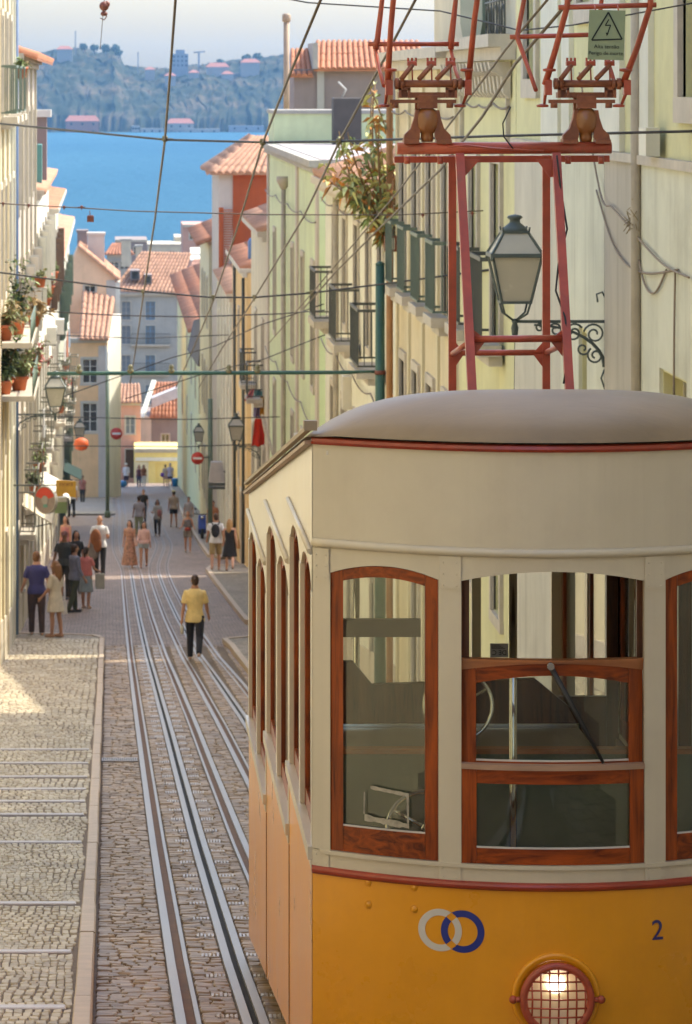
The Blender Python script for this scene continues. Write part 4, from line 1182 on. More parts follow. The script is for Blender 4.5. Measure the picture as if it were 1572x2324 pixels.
def house(name, label, to3, s0, s1, ztop, mw, openings, depth=8.0, zb=None, cornice=0.25, ends=(True, True), group='houses along the street',
          surround=0.13, frame_m=None, skirt=None, par=None, top=True, mc=None, reveal=0.16):
    """to3(s, z, d): s along the facade, d = depth out of the wall (negative = into the house)"""
    p0 = to3((s0+s1)/2, zb, -depth/2)
    root = par or thing(name, label, 'house', tuple(p0), group)
    fm = frame_m or M_frame_w
    # wall with real openings
    S = sorted({s0, s1}|{o[0]-o[1]/2 for o in openings}|{o[0]+o[1]/2 for o in openings})
    Z = sorted({zb, ztop}|{o[2] for o in openings}|{o[3] for o in openings})
    S = [s for s in S if s0-1e-6 <= s <= s1+1e-6]; Z = [z for z in Z if zb-1e-6 <= z <= ztop+1e-6]
    mb = MB()
    def inside(s, z):
        return any(o[0]-o[1]/2 < s < o[0]+o[1]/2 and o[2] < z < o[3] for o in openings)
    for i in range(len(S)-1):
        for j in range(len(Z)-1):
            if not inside((S[i]+S[i+1])/2, (Z[j]+Z[j+1])/2):
                mb.quad(to3(S[i],Z[j],0), to3(S[i+1],Z[j],0), to3(S[i+1],Z[j+1],0), to3(S[i],Z[j+1],0))
    for o in openings:
        a, b, c, d = o[0]-o[1]/2, o[0]+o[1]/2, o[2], o[3]
        for (p, q) in (((a,c),(a,d)), ((a,d),(b,d)), ((b,d),(b,c)), ((b,c),(a,c))):
            mb.quad(to3(*p,0), to3(*q,0), to3(*q,-reveal), to3(*p,-reveal))
        mb.quad(to3(a,c,-0.45), to3(b,c,-0.45), to3(b,d,-0.45), to3(a,d,-0.45))
        for (p, q) in (((a,c),(a,d)), ((a,d),(b,d)), ((b,d),(b,c)), ((b,c),(a,c))):
            mb.quad(to3(*p,-reveal), to3(*q,-reveal), to3(*q,-0.45), to3(*p,-0.45))
    if ends[0]: mb.quad(to3(s0,zb,0), to3(s0,ztop,0), to3(s0,ztop,-depth), to3(s0,zb,-depth))
    if ends[1]: mb.quad(to3(s1,zb,0), to3(s1,ztop,0), to3(s1,ztop,-depth), to3(s1,zb,-depth))
    mb.quad(to3(s0,zb,-depth), to3(s1,zb,-depth), to3(s1,ztop,-depth), to3(s0,ztop,-depth))
    if top: mb.quad(to3(s0,ztop,0), to3(s1,ztop,0), to3(s1,ztop,-depth), to3(s0,ztop,-depth))
    mb.build('wall', mw, root, fix=False)
    if cornice:
        mb = MB()
        bx3(mb, to3, s0, s1, ztop-0.02, ztop+0.12, -0.2, cornice); bx3(mb, to3, s0, s1, ztop-0.16, ztop-0.021, -0.02, cornice*0.55)
        mb.build('cornice', mc or M_stone, root)
    if skirt:
        mb = MB(); n_ = max(1, int((s1-s0)/3))
        for i in range(n_):
            a, b = s0+(s1-s0)*i/n_, s0+(s1-s0)*(i+1)/n_
            za, zc = gz(to3(a,0,0)[1]), gz(to3(b,0,0)[1])
            mb.hexa([to3(a,za-0.3,-0.02), to3(b,zc-0.3,-0.02), to3(b,zc-0.3,0.045), to3(a,za-0.3,0.045), to3(a,za+skirt,-0.02), to3(b,zc+skirt,-0.02), to3(b,zc+skirt,0.03), to3(a,za+skirt,0.03)])
        mb.build('plinth', M_stone, root)
    for o in openings:
        kind = o[4]; a, b, c, d = o[0]-o[1]/2, o[0]+o[1]/2, o[2], o[3]
        opt = o[5] if len(o) > 5 else {}
        f = opt.get('frame', fm)
        if kind in ('window', 'tall'):
            mb = MB(); e = 0.055
            for (x0, x1, z0, z1) in ((a,a+e,c,d),(b-e,b,c,d),(a+e,b-e,d-e,d),(a+e,b-e,c,c+e),((a+b)/2-0.03,(a+b)/2+0.03,c+e,d-e)):
                bx3(mb, to3, x0, x1, z0, z1, -reveal, -reveal+0.05)
            for t in ((0.36,0.70) if d-c > 1.3 else (0.5,)):
                z = c+(d-c)*t; bx3(mb, to3, a+e, (a+b)/2-0.03, z-0.015, z+0.015, -reveal+0.01, -reveal+0.04); bx3(mb, to3, (a+b)/2+0.03, b-e, z-0.015, z+0.015, -reveal+0.01, -reveal+0.04)
            w = mb.build('window', f, root)
            mb = MB(); bx3(mb, to3, a+e, b-e, c+e, d-e, -reveal+0.012, -reveal+0.018); mb.build('pane', opt.get('pane', M_wpane), w)
            if opt.get('curtain', random.random() < 0.45):
                mb = MB(); k = random.uniform(0.25, 0.5); N = 9
                rows = []
                for i in range(N):
                    s = a+e+(b-a-2*e)*k*i/(N-1); dd = -reveal-0.06-0.03*(i % 2)
                    rows.append([to3(s,c+e,dd), to3(s,d-e,dd), to3(s,d-e,dd-0.01), to3(s,c+e,dd-0.01)])
                mb.loft(rows, smooth=False); mb.build('curtain', M_curtain, w)
        elif kind == 'door':
            mb = MB(); bx3(mb, to3, a, b, c, d, -reveal, -reveal+0.05)
            w = mb.build('door', f, root)
            for (x0, x1) in ((a+0.08,(a+b)/2-0.04),((a+b)/2+0.04,b-0.08)):
                for (z0, z1) in ((c+0.15,c+(d-c)*0.4),(c+(d-c)*0.45,d-0.12)):
                    mb = MB(); bx3(mb, to3, x0, x1, z0, z1, -reveal+0.05, -reveal+0.068); mb.build('door_panel', f, w)
        else:   # 'shutter': louvred leaves closed over the opening
            mb = MB(); e = 0.06
            for (x0, x1) in ((a,(a+b)/2-0.01),((a+b)/2+0.01,b)):
                for q in ((x0,x0+e,c,d),(x1-e,x1,c,d),(x0+e,x1-e,d-e,d),(x0+e,x1-e,c,c+e)): bx3(mb, to3, *q, -reveal, -reveal+0.05)
                N = max(4, int((d-c)/0.09))
                for i in range(N):
                    z = c+e+(d-c-2*e)*(i+0.5)/N; bx3(mb, to3, x0+e, x1-e, z-0.028, z+0.018, -reveal+0.008, -reveal+0.03)
            w = mb.build('window', f, root)
        if surround and not opt.get('nosur'):
            mb = MB(); ringbox(mb, to3, a, b, c, d, surround, -0.02, 0.045, bottom=(kind != 'door' and not opt.get('balcony')))
            mb.build('surround', opt.get('sm', M_stone), w)
        for s_, t_ in (((a-0.02, -1), (b+0.02, 1)) if opt.get('leaf') else ()):
            # shutter leaf folded back from the opening, standing out from the wall
            lw_ = (b-a)*0.27; mb = MB()
            p, q2 = Vector((s_, 0.05)), Vector((s_+t_*lw_*0.35, 0.05+lw_*0.92))
            for (za, zc, ins) in ((c, c+0.07, 0), (d-0.07, d, 0), ((c+d)/2-0.03, (c+d)/2+0.03, 0)):
                mb.hexa([to3(p.x,za,p.y), to3(q2.x,za,q2.y), to3(q2.x+0.035,za,q2.y), to3(p.x+0.035,za,p.y), to3(p.x,zc,p.y), to3(q2.x,zc,q2.y), to3(q2.x+0.035,zc,q2.y), to3(p.x+0.035,zc,p.y)])
            mb.hexa([to3(p.x+0.008,c+0.07,p.y), to3(q2.x+0.008,c+0.07,q2.y), to3(q2.x+0.026,c+0.07,q2.y), to3(p.x+0.026,c+0.07,p.y), to3(p.x+0.008,d-0.07,p.y), to3(q2.x+0.008,d-0.07,q2.y), to3(q2.x+0.026,d-0.07,q2.y), to3(p.x+0.026,d-0.07,p.y)])
            mb.build('shutter', opt['leaf'], w)
        if opt.get('balcony'):
            pr = opt.get('proj', 0.42); ext = opt.get('ext', 0.35)
            mb = MB(); bx3(mb, to3, a-ext, b+ext, c-0.13, c-0.004, 0.046, pr); bx3(mb, to3, a-ext+0.06, b+ext-0.06, c-0.24, c-0.131, 0.03, pr*0.6)
            bl = mb.build('balcony', M_stone, root)
            mb = MB(); h = 0.95; im = opt.get('rail', M_iron)
            A, B = a-ext+0.03, b+ext-0.03
            for (z_, t) in ((c+h,0.022),(c+0.07,0.014)):
                bx3(mb, to3, A, B, z_-t, z_+t, pr-0.05, pr-0.02)
                for s_ in (A, B-0.03): bx3(mb, to3, s_, s_+0.03, z_-t, z_+t, 0.03, pr-0.05)
            N = int((B-A)/0.11)
            for i in range(N+1):
                s_ = A+(B-A-0.014)*i/N; bx3(mb, to3, s_, s_+0.014, c+0.084, c+h-0.022, pr-0.042, pr-0.028)
            for s_ in (A, B-0.014):
                for i in range(1, max(2, int(pr/0.11))):
                    t = pr*i/max(2, int(pr/0.11)); bx3(mb, to3, s_, s_+0.014, c+0.084, c+h-0.022, t-0.02, t-0.006)
            mb.build('railing', im, bl)
    return root
def right_plane(x): return lambda s, z, d: Vector((x-d, s, z))
def left_plane(x): return lambda s, z, d: Vector((x+d, s, z))
def front_plane(y, x0=0): return lambda s, z, d: Vector((x0+s, y-d, z))     # faces the camera

_tile_me = {}
def tile_mesh(m):
    if m.name not in _tile_me:
        mb = MB(); N = 5
        for (yy, r) in ((0.0,1.0),(1.0,0.84)):
            for k in range(N+1):
                t = math.pi*k/N; mb.v.append((0.5*r*math.cos(t), yy, 0.42*r*math.sin(t)))
        for k in range(N): mb.f.append((k, k+1, N+2+k, N+1+k)); mb.sm.append(True)
        mb.f.append(tuple(range(N, -1, -1))); mb.sm.append(False)
        me = mb.mesh('tile'); me.materials.append(m); _tile_me[m.name] = me
    return _tile_me[m.name]
def tile_roof(parent, a, b, c, d, m, w=0.22, l=0.42, pieces=True, name='roof', under=True):
    """a-b eave, d-c ridge (a under d). Rows of barrel tiles laid up the slope, over a bedding slab"""
    a, b, c, d = map(Vector, (a, b, c, d))
    nrm = (b-a).cross(d-a).normalized()
    if nrm.z < 0: nrm = -nrm
    mb = MB(); th = nrm*0.05
    mb.hexa([a-th, b-th, c-th, d-th, a, b, c, d])
    roof = mb.build(name, m, parent)
    nx = max(2, int(round((b-a).length/w))); ny = max(1, int(round((d-a).length/l)))
    st = MB()
    for j in range(ny):
        for i in range(nx):
            u = (i+0.5)/nx; v0, v1 = j/ny, min(1.0, (j+1.12)/ny)
            e0, e1 = a+(b-a)*u, d+(c-d)*u
            p0, p1 = e0+(e1-e0)*v0, e0+(e1-e0)*v1
            yv = p1-p0; L_ = yv.length; yv.normalize()
            wx = ((b-a)*(1-v0)+(c-d)*v0).length/nx
            xv = yv.cross(nrm).normalized()
            zz = 0.012*(1 if True else 0)+random.uniform(-0.008, 0.008)
            M_ = Matrix(((xv.x*wx*0.92, yv.x*L_, nrm.x*wx, p0.x+nrm.x*zz), (xv.y*wx*0.92, yv.y*L_, nrm.y*wx, p0.y+nrm.y*zz), (xv.z*wx*0.92, yv.z*L_, nrm.z*wx, p0.z+nrm.z*zz), (0,0,0,1)))
            tm = tile_mesh(m)
            if pieces:
                o = bpy.data.objects.new('tile', tm); SC.collection.objects.link(o); o.parent = roof; o.matrix_basis = M_
            else:
                st.add([M_ @ v.co for v in tm.vertices], [tuple(p.vertices) for p in tm.polygons], True)
    if not pieces and st.v:
        o = st.build('tile_cover', m, roof, fix=False); tag(o, kind='stuff')
    return roof

# ---------------------------------------------------------------- right-hand row
XR = 4.4
RP = right_plane(XR)
zb_ = lambda y: gz(y)-0.6
# nearest wall: smooth off-white below, yellow bands and stone piers above
near = house('wall_house', 'off-white rendered house with yellow upper bands right behind the tram roof', RP, 22.5, 40.4, 4.2, M_w_yellow,
    [(28.1,1.15,-0.10,2.4,'window'), (34.4,1.0,0.75,2.6,'window'), (38.9,0.95,0.05,2.3,'window'), (29.0,1.35,-4.0,-2.28,'window',{'nosur':True}), (34.5,0.55,-4.3,-2.30,'window',{'nosur':True})],
    zb=zb_(40), cornice=0, surround=0.20, reveal=0.2)
mb = MB(); bx3(mb, RP, 22.5, 40.4, -0.66, -0.585, 0.004, 0.07); mb.build('ledge', M_stone, near)
M_cladd = wall_m('weathered_offwhite', (0.64,0.63,0.49), streak=0.5, var=0.12, spot_amt=0.6)
for i, (a, b) in enumerate(((22.6,27.6),(27.62,31.3),(31.32,33.0),(33.02,36.2),(36.22,40.3))):
    # off-white lower facing, in bays, around the two lower openings
    ops = [(28.32,29.68,-4.0,-2.28),(34.22,34.78,-4.3,-2.45)]
    mb = MB(); S = sorted({a,b}|{q for o in ops for q in (o[0]-0.02,o[1]+0.02) if a < q < b}); Zs = [zb_(40), -4.5, -2.25, -0.662]
    for s_, t_ in zip(S, S[1:]):
        for z_, y_ in zip(Zs, Zs[1:]):
            m_ = ((s_+t_)/2, (z_+y_)/2)
            if any(o[0]-0.02 < m_[0] < o[1]+0.02 and o[2]-0.5 < m_[1] < o[3]+0.03 for o in ops): continue
            bx3(mb, RP, s_, t_, z_, y_, 0.0, 0.032)
    mb.build('facing_bay', (M_cladd, M_cladd, wall_m('stained_offwhite', (0.47,0.42,0.335), streak=0.6, spot_amt=0.6), M_cladd, wall_m('grey_offwhite', (0.56,0.52,0.42), streak=0.5))[i], near)
for (a, b) in ((30.2,31.1),(31.9,33.6),(35.4,36.0),(36.3,37.7)):
    mb = MB(); bx3(mb, RP, a, b, -0.58, 4.2, 0.0, 0.05); mb.build('pier', M_w_white, near)
mb = MB(); mb.tube([(XR-0.07,30.75,4.0),(XR-0.07,30.75,gz(31)+0.1)], 0.045, 8); mb.build('downpipe', mat('old_pipe', (0.42,0.36,0.27), 0.7, var=0.2), near)
mb = MB(); bx3(mb, RP, 29.55, 29.95, -0.57, -0.35, 0.05, 0.16); tag(mb.build('alarm_box', plain('ivory_plastic', (0.62,0.60,0.50), 0.4)), 'small ivory box on the wall above the ledge at the right edge', 'wall box')

h = house('cream_house', 'yellow cream house with bracketed cornice behind the red mast', RP, 40.45, 47.0, 0.42, M_w_yellow,
    [(42.3,0.9,-2.9,-0.9,'tall',{'balcony':True,'proj':0.3}), (44.9,0.9,-2.9,-0.9,'tall',{'balcony':True,'proj':0.3}), (42.3,0.9,-6.0,-3.9,'tall'), (44.9,0.9,-6.0,-3.9,'tall')], zb=zb_(47), cornice=0.3)
for y in frange(40.8, 46.7, 0.42):
    mb = MB(); mb.poly_prism([(XR-0.02,0.24),(XR-0.26,0.24),(XR-0.24,0.14),(XR-0.12,0.08),(XR-0.10,-0.10),(XR-0.04,-0.16),(XR-0.02,-0.16)], 'y', y, y+0.16)
    mb.build('bracket', M_stone, h)
mb = MB(); bx3(mb, RP, 41.0, 46.4, -0.75, -0.70, 0.0, 0.05); bx3(mb, RP, 41.0, 41.06, -0.75, 0.02, 0.0, 0.05); bx3(mb, RP, 46.34, 46.4, -0.75, 0.02, 0.0, 0.05); mb.build('panel_moulding', M_stone, h)
# set-back attic with its open shutter and iron grille
AP = right_plane(5.0)
h = house('attic_house', 'beige attic storey with a dark green shutter above the bracketed cornice', AP, 46.0, 57.5, 1.35, M_w_beige,
    [(48.5,1.1,0.45,2.2,'window',{'nosur':True})][:0], zb=-1.5, cornice=0, depth=6)
mb = MB(); mb.hexa([(5.0,46,1.35),(11,46,1.35),(11,57.5,1.35),(5.0,57.5,1.35),(5.0,46,2.2),(11,46,2.2),(11,50,2.4),(5.0,50,2.2)]); mb.build('gable', M_w_beige, h)
mb = MB(); mb.poly_prism([(49.3,2.3),(49.3,0.80),(49.6,0.62),(52.0,0.62),(52.4,0.85),(52.4,2.3)], 'x', 4.92, 4.99); mb.build('shutter', M_frame_g, h)
mb = MB()
for i in range(8):
    y = 46.6+i*0.33; mb.tube([(4.93,y,0.52),(4.93,y,2.2)], 0.012, 5)
for z in (0.55, 1.05, 1.6, 2.15): mb.tube([(4.93,46.5,z),(4.93,49.0,z)], 0.014, 5)
for i in range(5):
    c_ = (4.93, 46.85+i*0.47, 0.8); pts = [(c_[0], c_[1]+0.2*math.cos(t), c_[2]+0.2*math.sin(t)) for t in [2*math.pi*k/12 for k in range(13)]]; mb.tube(pts, 0.011, 5, cap=False)
mb.build('grille', M_iron, h)

h = house('ochre_house', 'ochre cream house with green railed balconies behind the red mast legs', RP, 47.05, 57.0, 0.35, M_w_peach,
    [(y,0.95,-3.0,-0.95,'tall',{'balcony':True,'proj':0.27,'rail':M_frame_g,'ext':0.15}) for y in (48.6,51.0,53.4,55.7)]+
    [(y,0.95,-6.4,-4.1,'tall') for y in (48.6,51.0,53.4,55.7)]+[(y,1.0,-9.0,-7.0,'door',{'frame':M_frame_b}) for y in (48.6,51.0,53.4)], zb=zb_(57), cornice=0.3)
for y in (47.3, 49.8, 52.2, 54.6, 56.8):
    mb = MB(); bx3(mb, RP, y-0.12, y+0.12, zb_(57), 0.3, 0.0, 0.04); mb.build('pilaster', M_w_cream, h)
mb = MB(); mb.tube([(XR-0.12,57.02,0.2),(XR-0.12,57.02,gz(57)+0.1)], 0.055, 8); mb.build('downpipe', mat('orange_pipe', (0.42,0.20,0.07), 0.6, var=0.2), h)

h = house('white_house', 'white house with two iron balconies beside the pistachio house', RP, 57.15, 76.0, -1.98, M_w_white,
    [(y,1.0,-4.55,-2.5,'tall',{'balcony':True,'proj':0.48,'ext':0.5,'frame':M_frame_b}) for y in (60.3,66.2,72.6)]+
    [(y,0.9,-4.45,-2.5,'tall',{'frame':M_frame_b}) for y in (63.2,69.4)]+
    [(y,1.0,-8.2,-5.9,'tall',{'frame':M_frame_b}) for y in (59.6,63.0,66.4,69.8,73.2)]+[(y,1.1,gz(y)+0.1,gz(y)+2.4,'door',{'frame':M_frame_g}) for y in (62,68,74)], zb=zb_(76), cornice=0.3, skirt=0.7)
tile_roof(h, (4.15,57.3,-1.84),(4.15,75.8,-1.84),(7.2,75.8,-0.95),(7.2,57.3,-0.95), M_tile_o, w=0.30, l=0.6, pieces=False)
mb = MB(); mb.tube([(XR-0.1,70.9,-2.1),(XR-0.1,70.9,gz(71))], 0.06, 8); mb.build('downpipe', mat('old_pipe', (0.36,0.28,0.22)), h)

# alley, then the pistachio house with its flat roof and set-back block
GY0, GY1 = 78.2, 103.0
gro = []
for y in (80.4, 84.6, 89.2, 94.0, 98.8): gro += [(y,0.95,-6.5,-3.9,'tall',{'frame':M_frame_b}), (y,0.95,-10.3,-7.9,'tall',{'frame':M_frame_b})]
gro += [(y,1.15,gz(y)+0.1,gz(y)+2.5,'door',{'frame':M_frame_b}) for y in (82.5, 87, 91.6, 96.4)]
h = house('pistachio_house', 'pistachio green house with tall narrow windows and a flat grey roof', RP, GY0, GY1, -1.72, M_w_green, gro, zb=zb_(103), cornice=0.22, skirt=0.8, mc=M_w_grey)
for y in (GY0+0.35, 86.9, GY1-0.35):
    mb = MB(); bx3(mb, RP, y-0.32, y+0.32, zb_(103), -1.75, 0.0, 0.05); mb.build('pilaster', M_w_pink, h)
for y in (92.0,):
    mb = MB(); mb.tube([(XR-0.1,y,-2.4),(XR-0.1,y,gz(y)+0.1)], 0.06, 8); mb.lathe([(0.06,-0.2),(0.17,0.0),(0.17,0.12)], (XR-0.1,y,-2.4), 'z', 10); mb.build('downpipe', mat('old_pipe', (0.36,0.28,0.22)), h)
mb = MB(); mb.box(4.45, 12.3, GY0+0.1, 99.4, -1.70, -1.585); mb.build('flat_roof', mat('roof_felt', (0.36,0.32,0.31), 0.85, var=0.15, scale=1.2, coords='World'), h)
mb = MB(); mb.box(4.40, 11.5, 99.5, 103.0, -1.719, -0.80); mb.build('roof_block', M_w_green, h)
mb = MB(); mb.box(4.36, 11.5, 99.45, 103.05, -0.798, -0.70); mb.build('coping', M_w_grey, h)
mb = MB(); mb.bbox(5.85, 6.58, 97.4, 98.2, -1.58, -0.36, 0.03)
tk = mb.build('water_tank', mat('dark_tank', (0.075,0.065,0.058), 0.7, var=0.2)); tag(tk, 'dark grey square tank standing on the flat roof', 'tank')
mb = MB(); mb.tube([(6.1,97.8,-0.36),(6.2,97.8,-0.15),(6.0,97.8,0.05)], 0.03, 6); mb.build('vent', M_frame_w, tk)
mb = MB(); mb.tube([(4.97,104.6,-2.0),(4.97,104.6,1.75)], 0.085, 10); mb.lathe([(0.085,0),(0.12,0.03),(0.12,0.2),(0.08,0.24)], (4.97,104.6,1.72), 'z', 10)
fl = mb.build('flue_pipe', mat('tan_pipe', (0.40,0.27,0.17), 0.6, var=0.15)); tag(fl, 'tall tan flue pipe rising over the pistachio house', 'flue pipe')
# mauve rooftop house behind
PX0, PX1 = 5.25, 9.0
h = house('rooftop_house', 'mauve cement house with red tiled roof above the flat roof', front_plane(106.0), PX0, PX1, 0.42, M_w_purple, [], depth=5, zb=-20, cornice=0)
mb = MB(); mb.box(5.9, 6.1, 105.93, 106.0, -20, 0.40); mb.build('pilaster', M_w_grey, h)
tile_roof(h, (PX0+0.55,105.7,0.40),(PX1,105.7,0.40),(PX1,108.5,1.22),(PX0+0.75,108.5,1.22), M_tile, w=0.16, l=0.75)
tile_roof(h, (PX0-0.12,105.75,0.22),(PX0+0.53,105.75,0.22),(PX0+0.53,108.2,0.98),(PX0-0.0,108.2,0.98), M_tile, w=0.16, l=0.75)
mb = MB(); mb.box(PX0+0.52, PX0+0.66, 105.6, 108.5, 0.42, 1.15); mb.build('verge', M_w_grey, h)

h = house('beige_house', 'beige house with a railed balcony just past the pistachio house', RP, 103.1, 115.5, -4.2, M_w_beige,
    [(y,0.95,-8.9,-6.8,'tall',{'balcony':True,'proj':0.5}) for y in (106.5,111.5)]+[(y,0.95,-12.4,-10.3,'tall') for y in (105.5,109.5,113.5)]+[(109.6,1.1,gz(109)+0.1,gz(109)+2.4,'door')], zb=zb_(116), cornice=0.3)
tile_roof(h, (4.1,103.2,-4.08),(4.1,115.4,-4.08),(7.4,115.4,-2.9),(7.4,103.2,-2.9), M_tile_o, w=0.3, l=0.6, pieces=False)
mb = MB(); mb.box(4.9,5.5,106.5,107.2,-4.0,-2.55); mb.build('chimney', M_w_grey, h)
mb = MB(); mb.box(4.8,5.6,106.4,107.3,-2.55,-2.45); mb.build('chimney_cap', M_w_grey, h)
h = house('orange_house', 'orange ochre house on the right with dark downpipes', RP, 119.0, 133.0, -6.0, M_w_orange,
    [(y,0.95,-9.6,-7.6,'tall',{'frame':M_frame_b}) for y in (121.5,126,130.5)]+[(y,0.95,-13.3,-11.2,'tall',{'frame':M_frame_b}) for y in (121.5,126,130.5)]+[(y,1.1,gz(y)+0.1,gz(y)+2.4,'door') for y in (124,129)], zb=zb_(133), cornice=0.25)
for y in (119.6, 127.9):
    mb = MB(); mb.tube([(XR-0.1,y,-6.2),(XR-0.1,y,gz(y)+0.2)], 0.06, 6); mb.build('downpipe', M_iron, h)
for i, (y, lab) in enumerate(((122.0,'blue plastic barrel on the roof edge of the orange house'),)):
    mb = MB(); mb.lathe([(0.30,0),(0.36,0.1),(0.36,0.75),(0.30,0.85)], (4.9,y,-5.88), 'z', 14)
    b_ = mb.build('barrel', plain('blue_plastic', (0.05,0.13,0.30), 0.5)); tag(b_, lab, 'barrel')
tile_roof(h, (4.2,119.1,-5.95),(4.2,132.9,-5.95),(7.5,132.9,-4.9),(7.5,119.1,-4.9), M_tile, w=0.34, l=0.7, pieces=False)
h = house('striped_house', 'pale pink house with stone pilasters below the tiled tower', RP, 133.1, 149.5, -7.6, M_w_pink,
    [(y,0.9,-11.0,-9.0,'tall') for y in (136,140,144,148)]+[(y,0.9,-15.0,-12.9,'tall') for y in (136,140,144,148)], zb=zb_(150), cornice=0.2)
for y in (134.2, 138, 142, 146, 149.2):
    mb = MB(); bx3(mb, RP, y-0.25, y+0.25, zb_(150), -7.65, 0.0, 0.08); mb.build('pilaster', M_w_white, h)
tile_roof(h, (4.2,133.2,-7.55),(4.2,149.4,-7.55),(7.5,149.4,-6.4),(7.5,133.2,-6.4), M_tile_o, w=0.34, l=0.7, pieces=False)
# tower with corrugated orange side
TY_ = 150.0
h = house('tower_house', 'tower with orange red cladding and a red tiled hip roof above the street', front_plane(TY_), 4.42, 10.5, -3.55, M_w_pink, [], depth=10, zb=-21, cornice=0)
mb = MB(); N = 22
x0_, x1_ = 4.98, 6.55
for i in range(N):
    a, b = x0_+(x1_-x0_)*i/N, x0_+(x1_-x0_)*(i+0.55)/N
    mb.box(a, b, TY_-0.07, TY_-0.002, -8.5, -3.62)
mb.box(x0_, x1_, TY_-0.035, TY_-0.001, -8.5, -3.62); mb.build('corrugated_cladding', M_w_red, h)
tile_roof(h, (4.05,149.6,-3.6),(7.4,149.6,-3.6),(7.4,152.8,-2.15),(5.9,152.8,-2.15), M_tile_o, w=0.28, l=0.7)
tile_roof(h, (4.05,160.2,-3.6),(4.05,149.6,-3.6),(5.9,152.8,-2.15),(5.9,157,-2.15), M_tile_o, w=0.34, l=0.7, pieces=False)
# the boarded strip of red slats under it
for i in range(26):
    mb = MB(); z = -5.05-0.098*i; x0 = 4.42+0.004*i; mb.bar((x0, TY_-0.14, z), (5.05-0.011*i, TY_-0.14, z), 0.03, 0.048, up=(0,1,0)); mb.build('slat', M_w_red, h)
mb = MB(); mb.box(4.41, 4.6, TY_-0.11, TY_-0.08, -8.0, -4.95); mb.build('slat_frame', M_w_red, h)
h = house('low_roof_house', 'narrow house with a projecting dark eave below the tower', right_plane(4.3), 160.3, 176.0, -6.9, M_w_cream,
    [(y,0.9,-10.5,-8.5,'tall') for y in (163,167,171)]+[(y,0.9,-14.5,-12.4,'tall') for y in (163,167,171)]+[(y,0.9,-18.3,-16.2,'tall') for y in (163,167,171)], zb=zb_(176), cornice=0)
tile_roof(h, (3.75,160.0,-6.9),(3.75,176,-6.9),(7.0,176,-5.6),(7.0,160.0,-5.6), M_tile, w=0.34, l=0.7, pieces=False)
h = house('mustard_house', 'long mustard yellow house where the street bends', right_plane(4.75), 176.1, 258.0, -13.4, M_w_yellow,
    [(y,1.0,-17.0,-15.0,'tall') for y in (180,187,195,204,214,226)]+[(y,1.0,-21.0,-18.9,'tall') for y in (180,187,195,204,214,226,240)], zb=zb_(258), cornice=0.3)
mb = MB(); mb.hexa([(4.2,176.2,-13.3),(4.2,200,-14.2),(4.75,200,-14.2),(4.75,176.2,-13.3),(4.5,176.2,-11.0),(4.5,198,-12.5),(4.75,198,-12.5),(4.75,176.2,-11.0)]); mb.build('awning_board', mat('dark_board', (0.10,0.085,0.09), 0.8, var=0.2), h)

tile_roof(h, (4.25,200.2,-13.3),(4.25,257.8,-13.3),(7.5,257.8,-12.0),(7.5,200.2,-12.0), M_tile, w=0.4, l=0.8, pieces=False)
mb = MB(); mb.hexa([(4.6,176.2,-13.38),(9,176.2,-13.38),(9,200,-13.38),(4.6,200,-13.38),(4.6,176.2,-13.2),(9,176.2,-12.6),(9,200,-12.6),(4.6,200,-13.2)]); mb.build('flat_roof', bpy.data.materials['roof_felt'], h)
# ---------------------------------------------------------------- left-hand row
XL = -2.05
LP = left_plane(XL)
lw = lambda ys, z0, z1, k='tall', **o: [(y,0.9,z0,z1,k,dict(o)) for y in ys]
ha = house('corner_house', 'tall cream house with flower balconies at the left edge', LP, 58.0, 81.0, 4.6, M_w_cream,
    lw((71.3,74.6,77.9),-0.62,1.3,balcony=True,proj=0.34,rail=M_frame_g,ext=0.4)+lw((70.6,73.6,76.6,79.6),-4.1,-2.0)+lw((73.2,76.4),-7.3,-5.15)+lw((70.3,79.5),-7.3,-5.1)+
    [(79.3,0.7,gz(79)+0.2,gz(79)+2.35,'door',{'frame':M_frame_b}),(75.0,1.0,gz(75)+0.2,gz(75)+2.5,'door',{'frame':M_frame_g})], zb=zb_(81), cornice=0, skirt=0.9)
for y in (69.4, 72.1, 75.3, 78.5, 80.8):
    mb = MB(); bx3(mb, LP, y-0.1, y+0.1, zb_(81), 4.6, 0.0, 0.05); mb.build('pilaster', M_w_peach if y < 76 else M_w_white, ha)
mb = MB(); mb.tube([(XL+0.06,80.95,4.5),(XL+0.06,80.95,gz(81)+0.2)], 0.05, 8); mb.build('downpipe', mat('blue_pipe', (0.10,0.16,0.28), 0.6), ha)
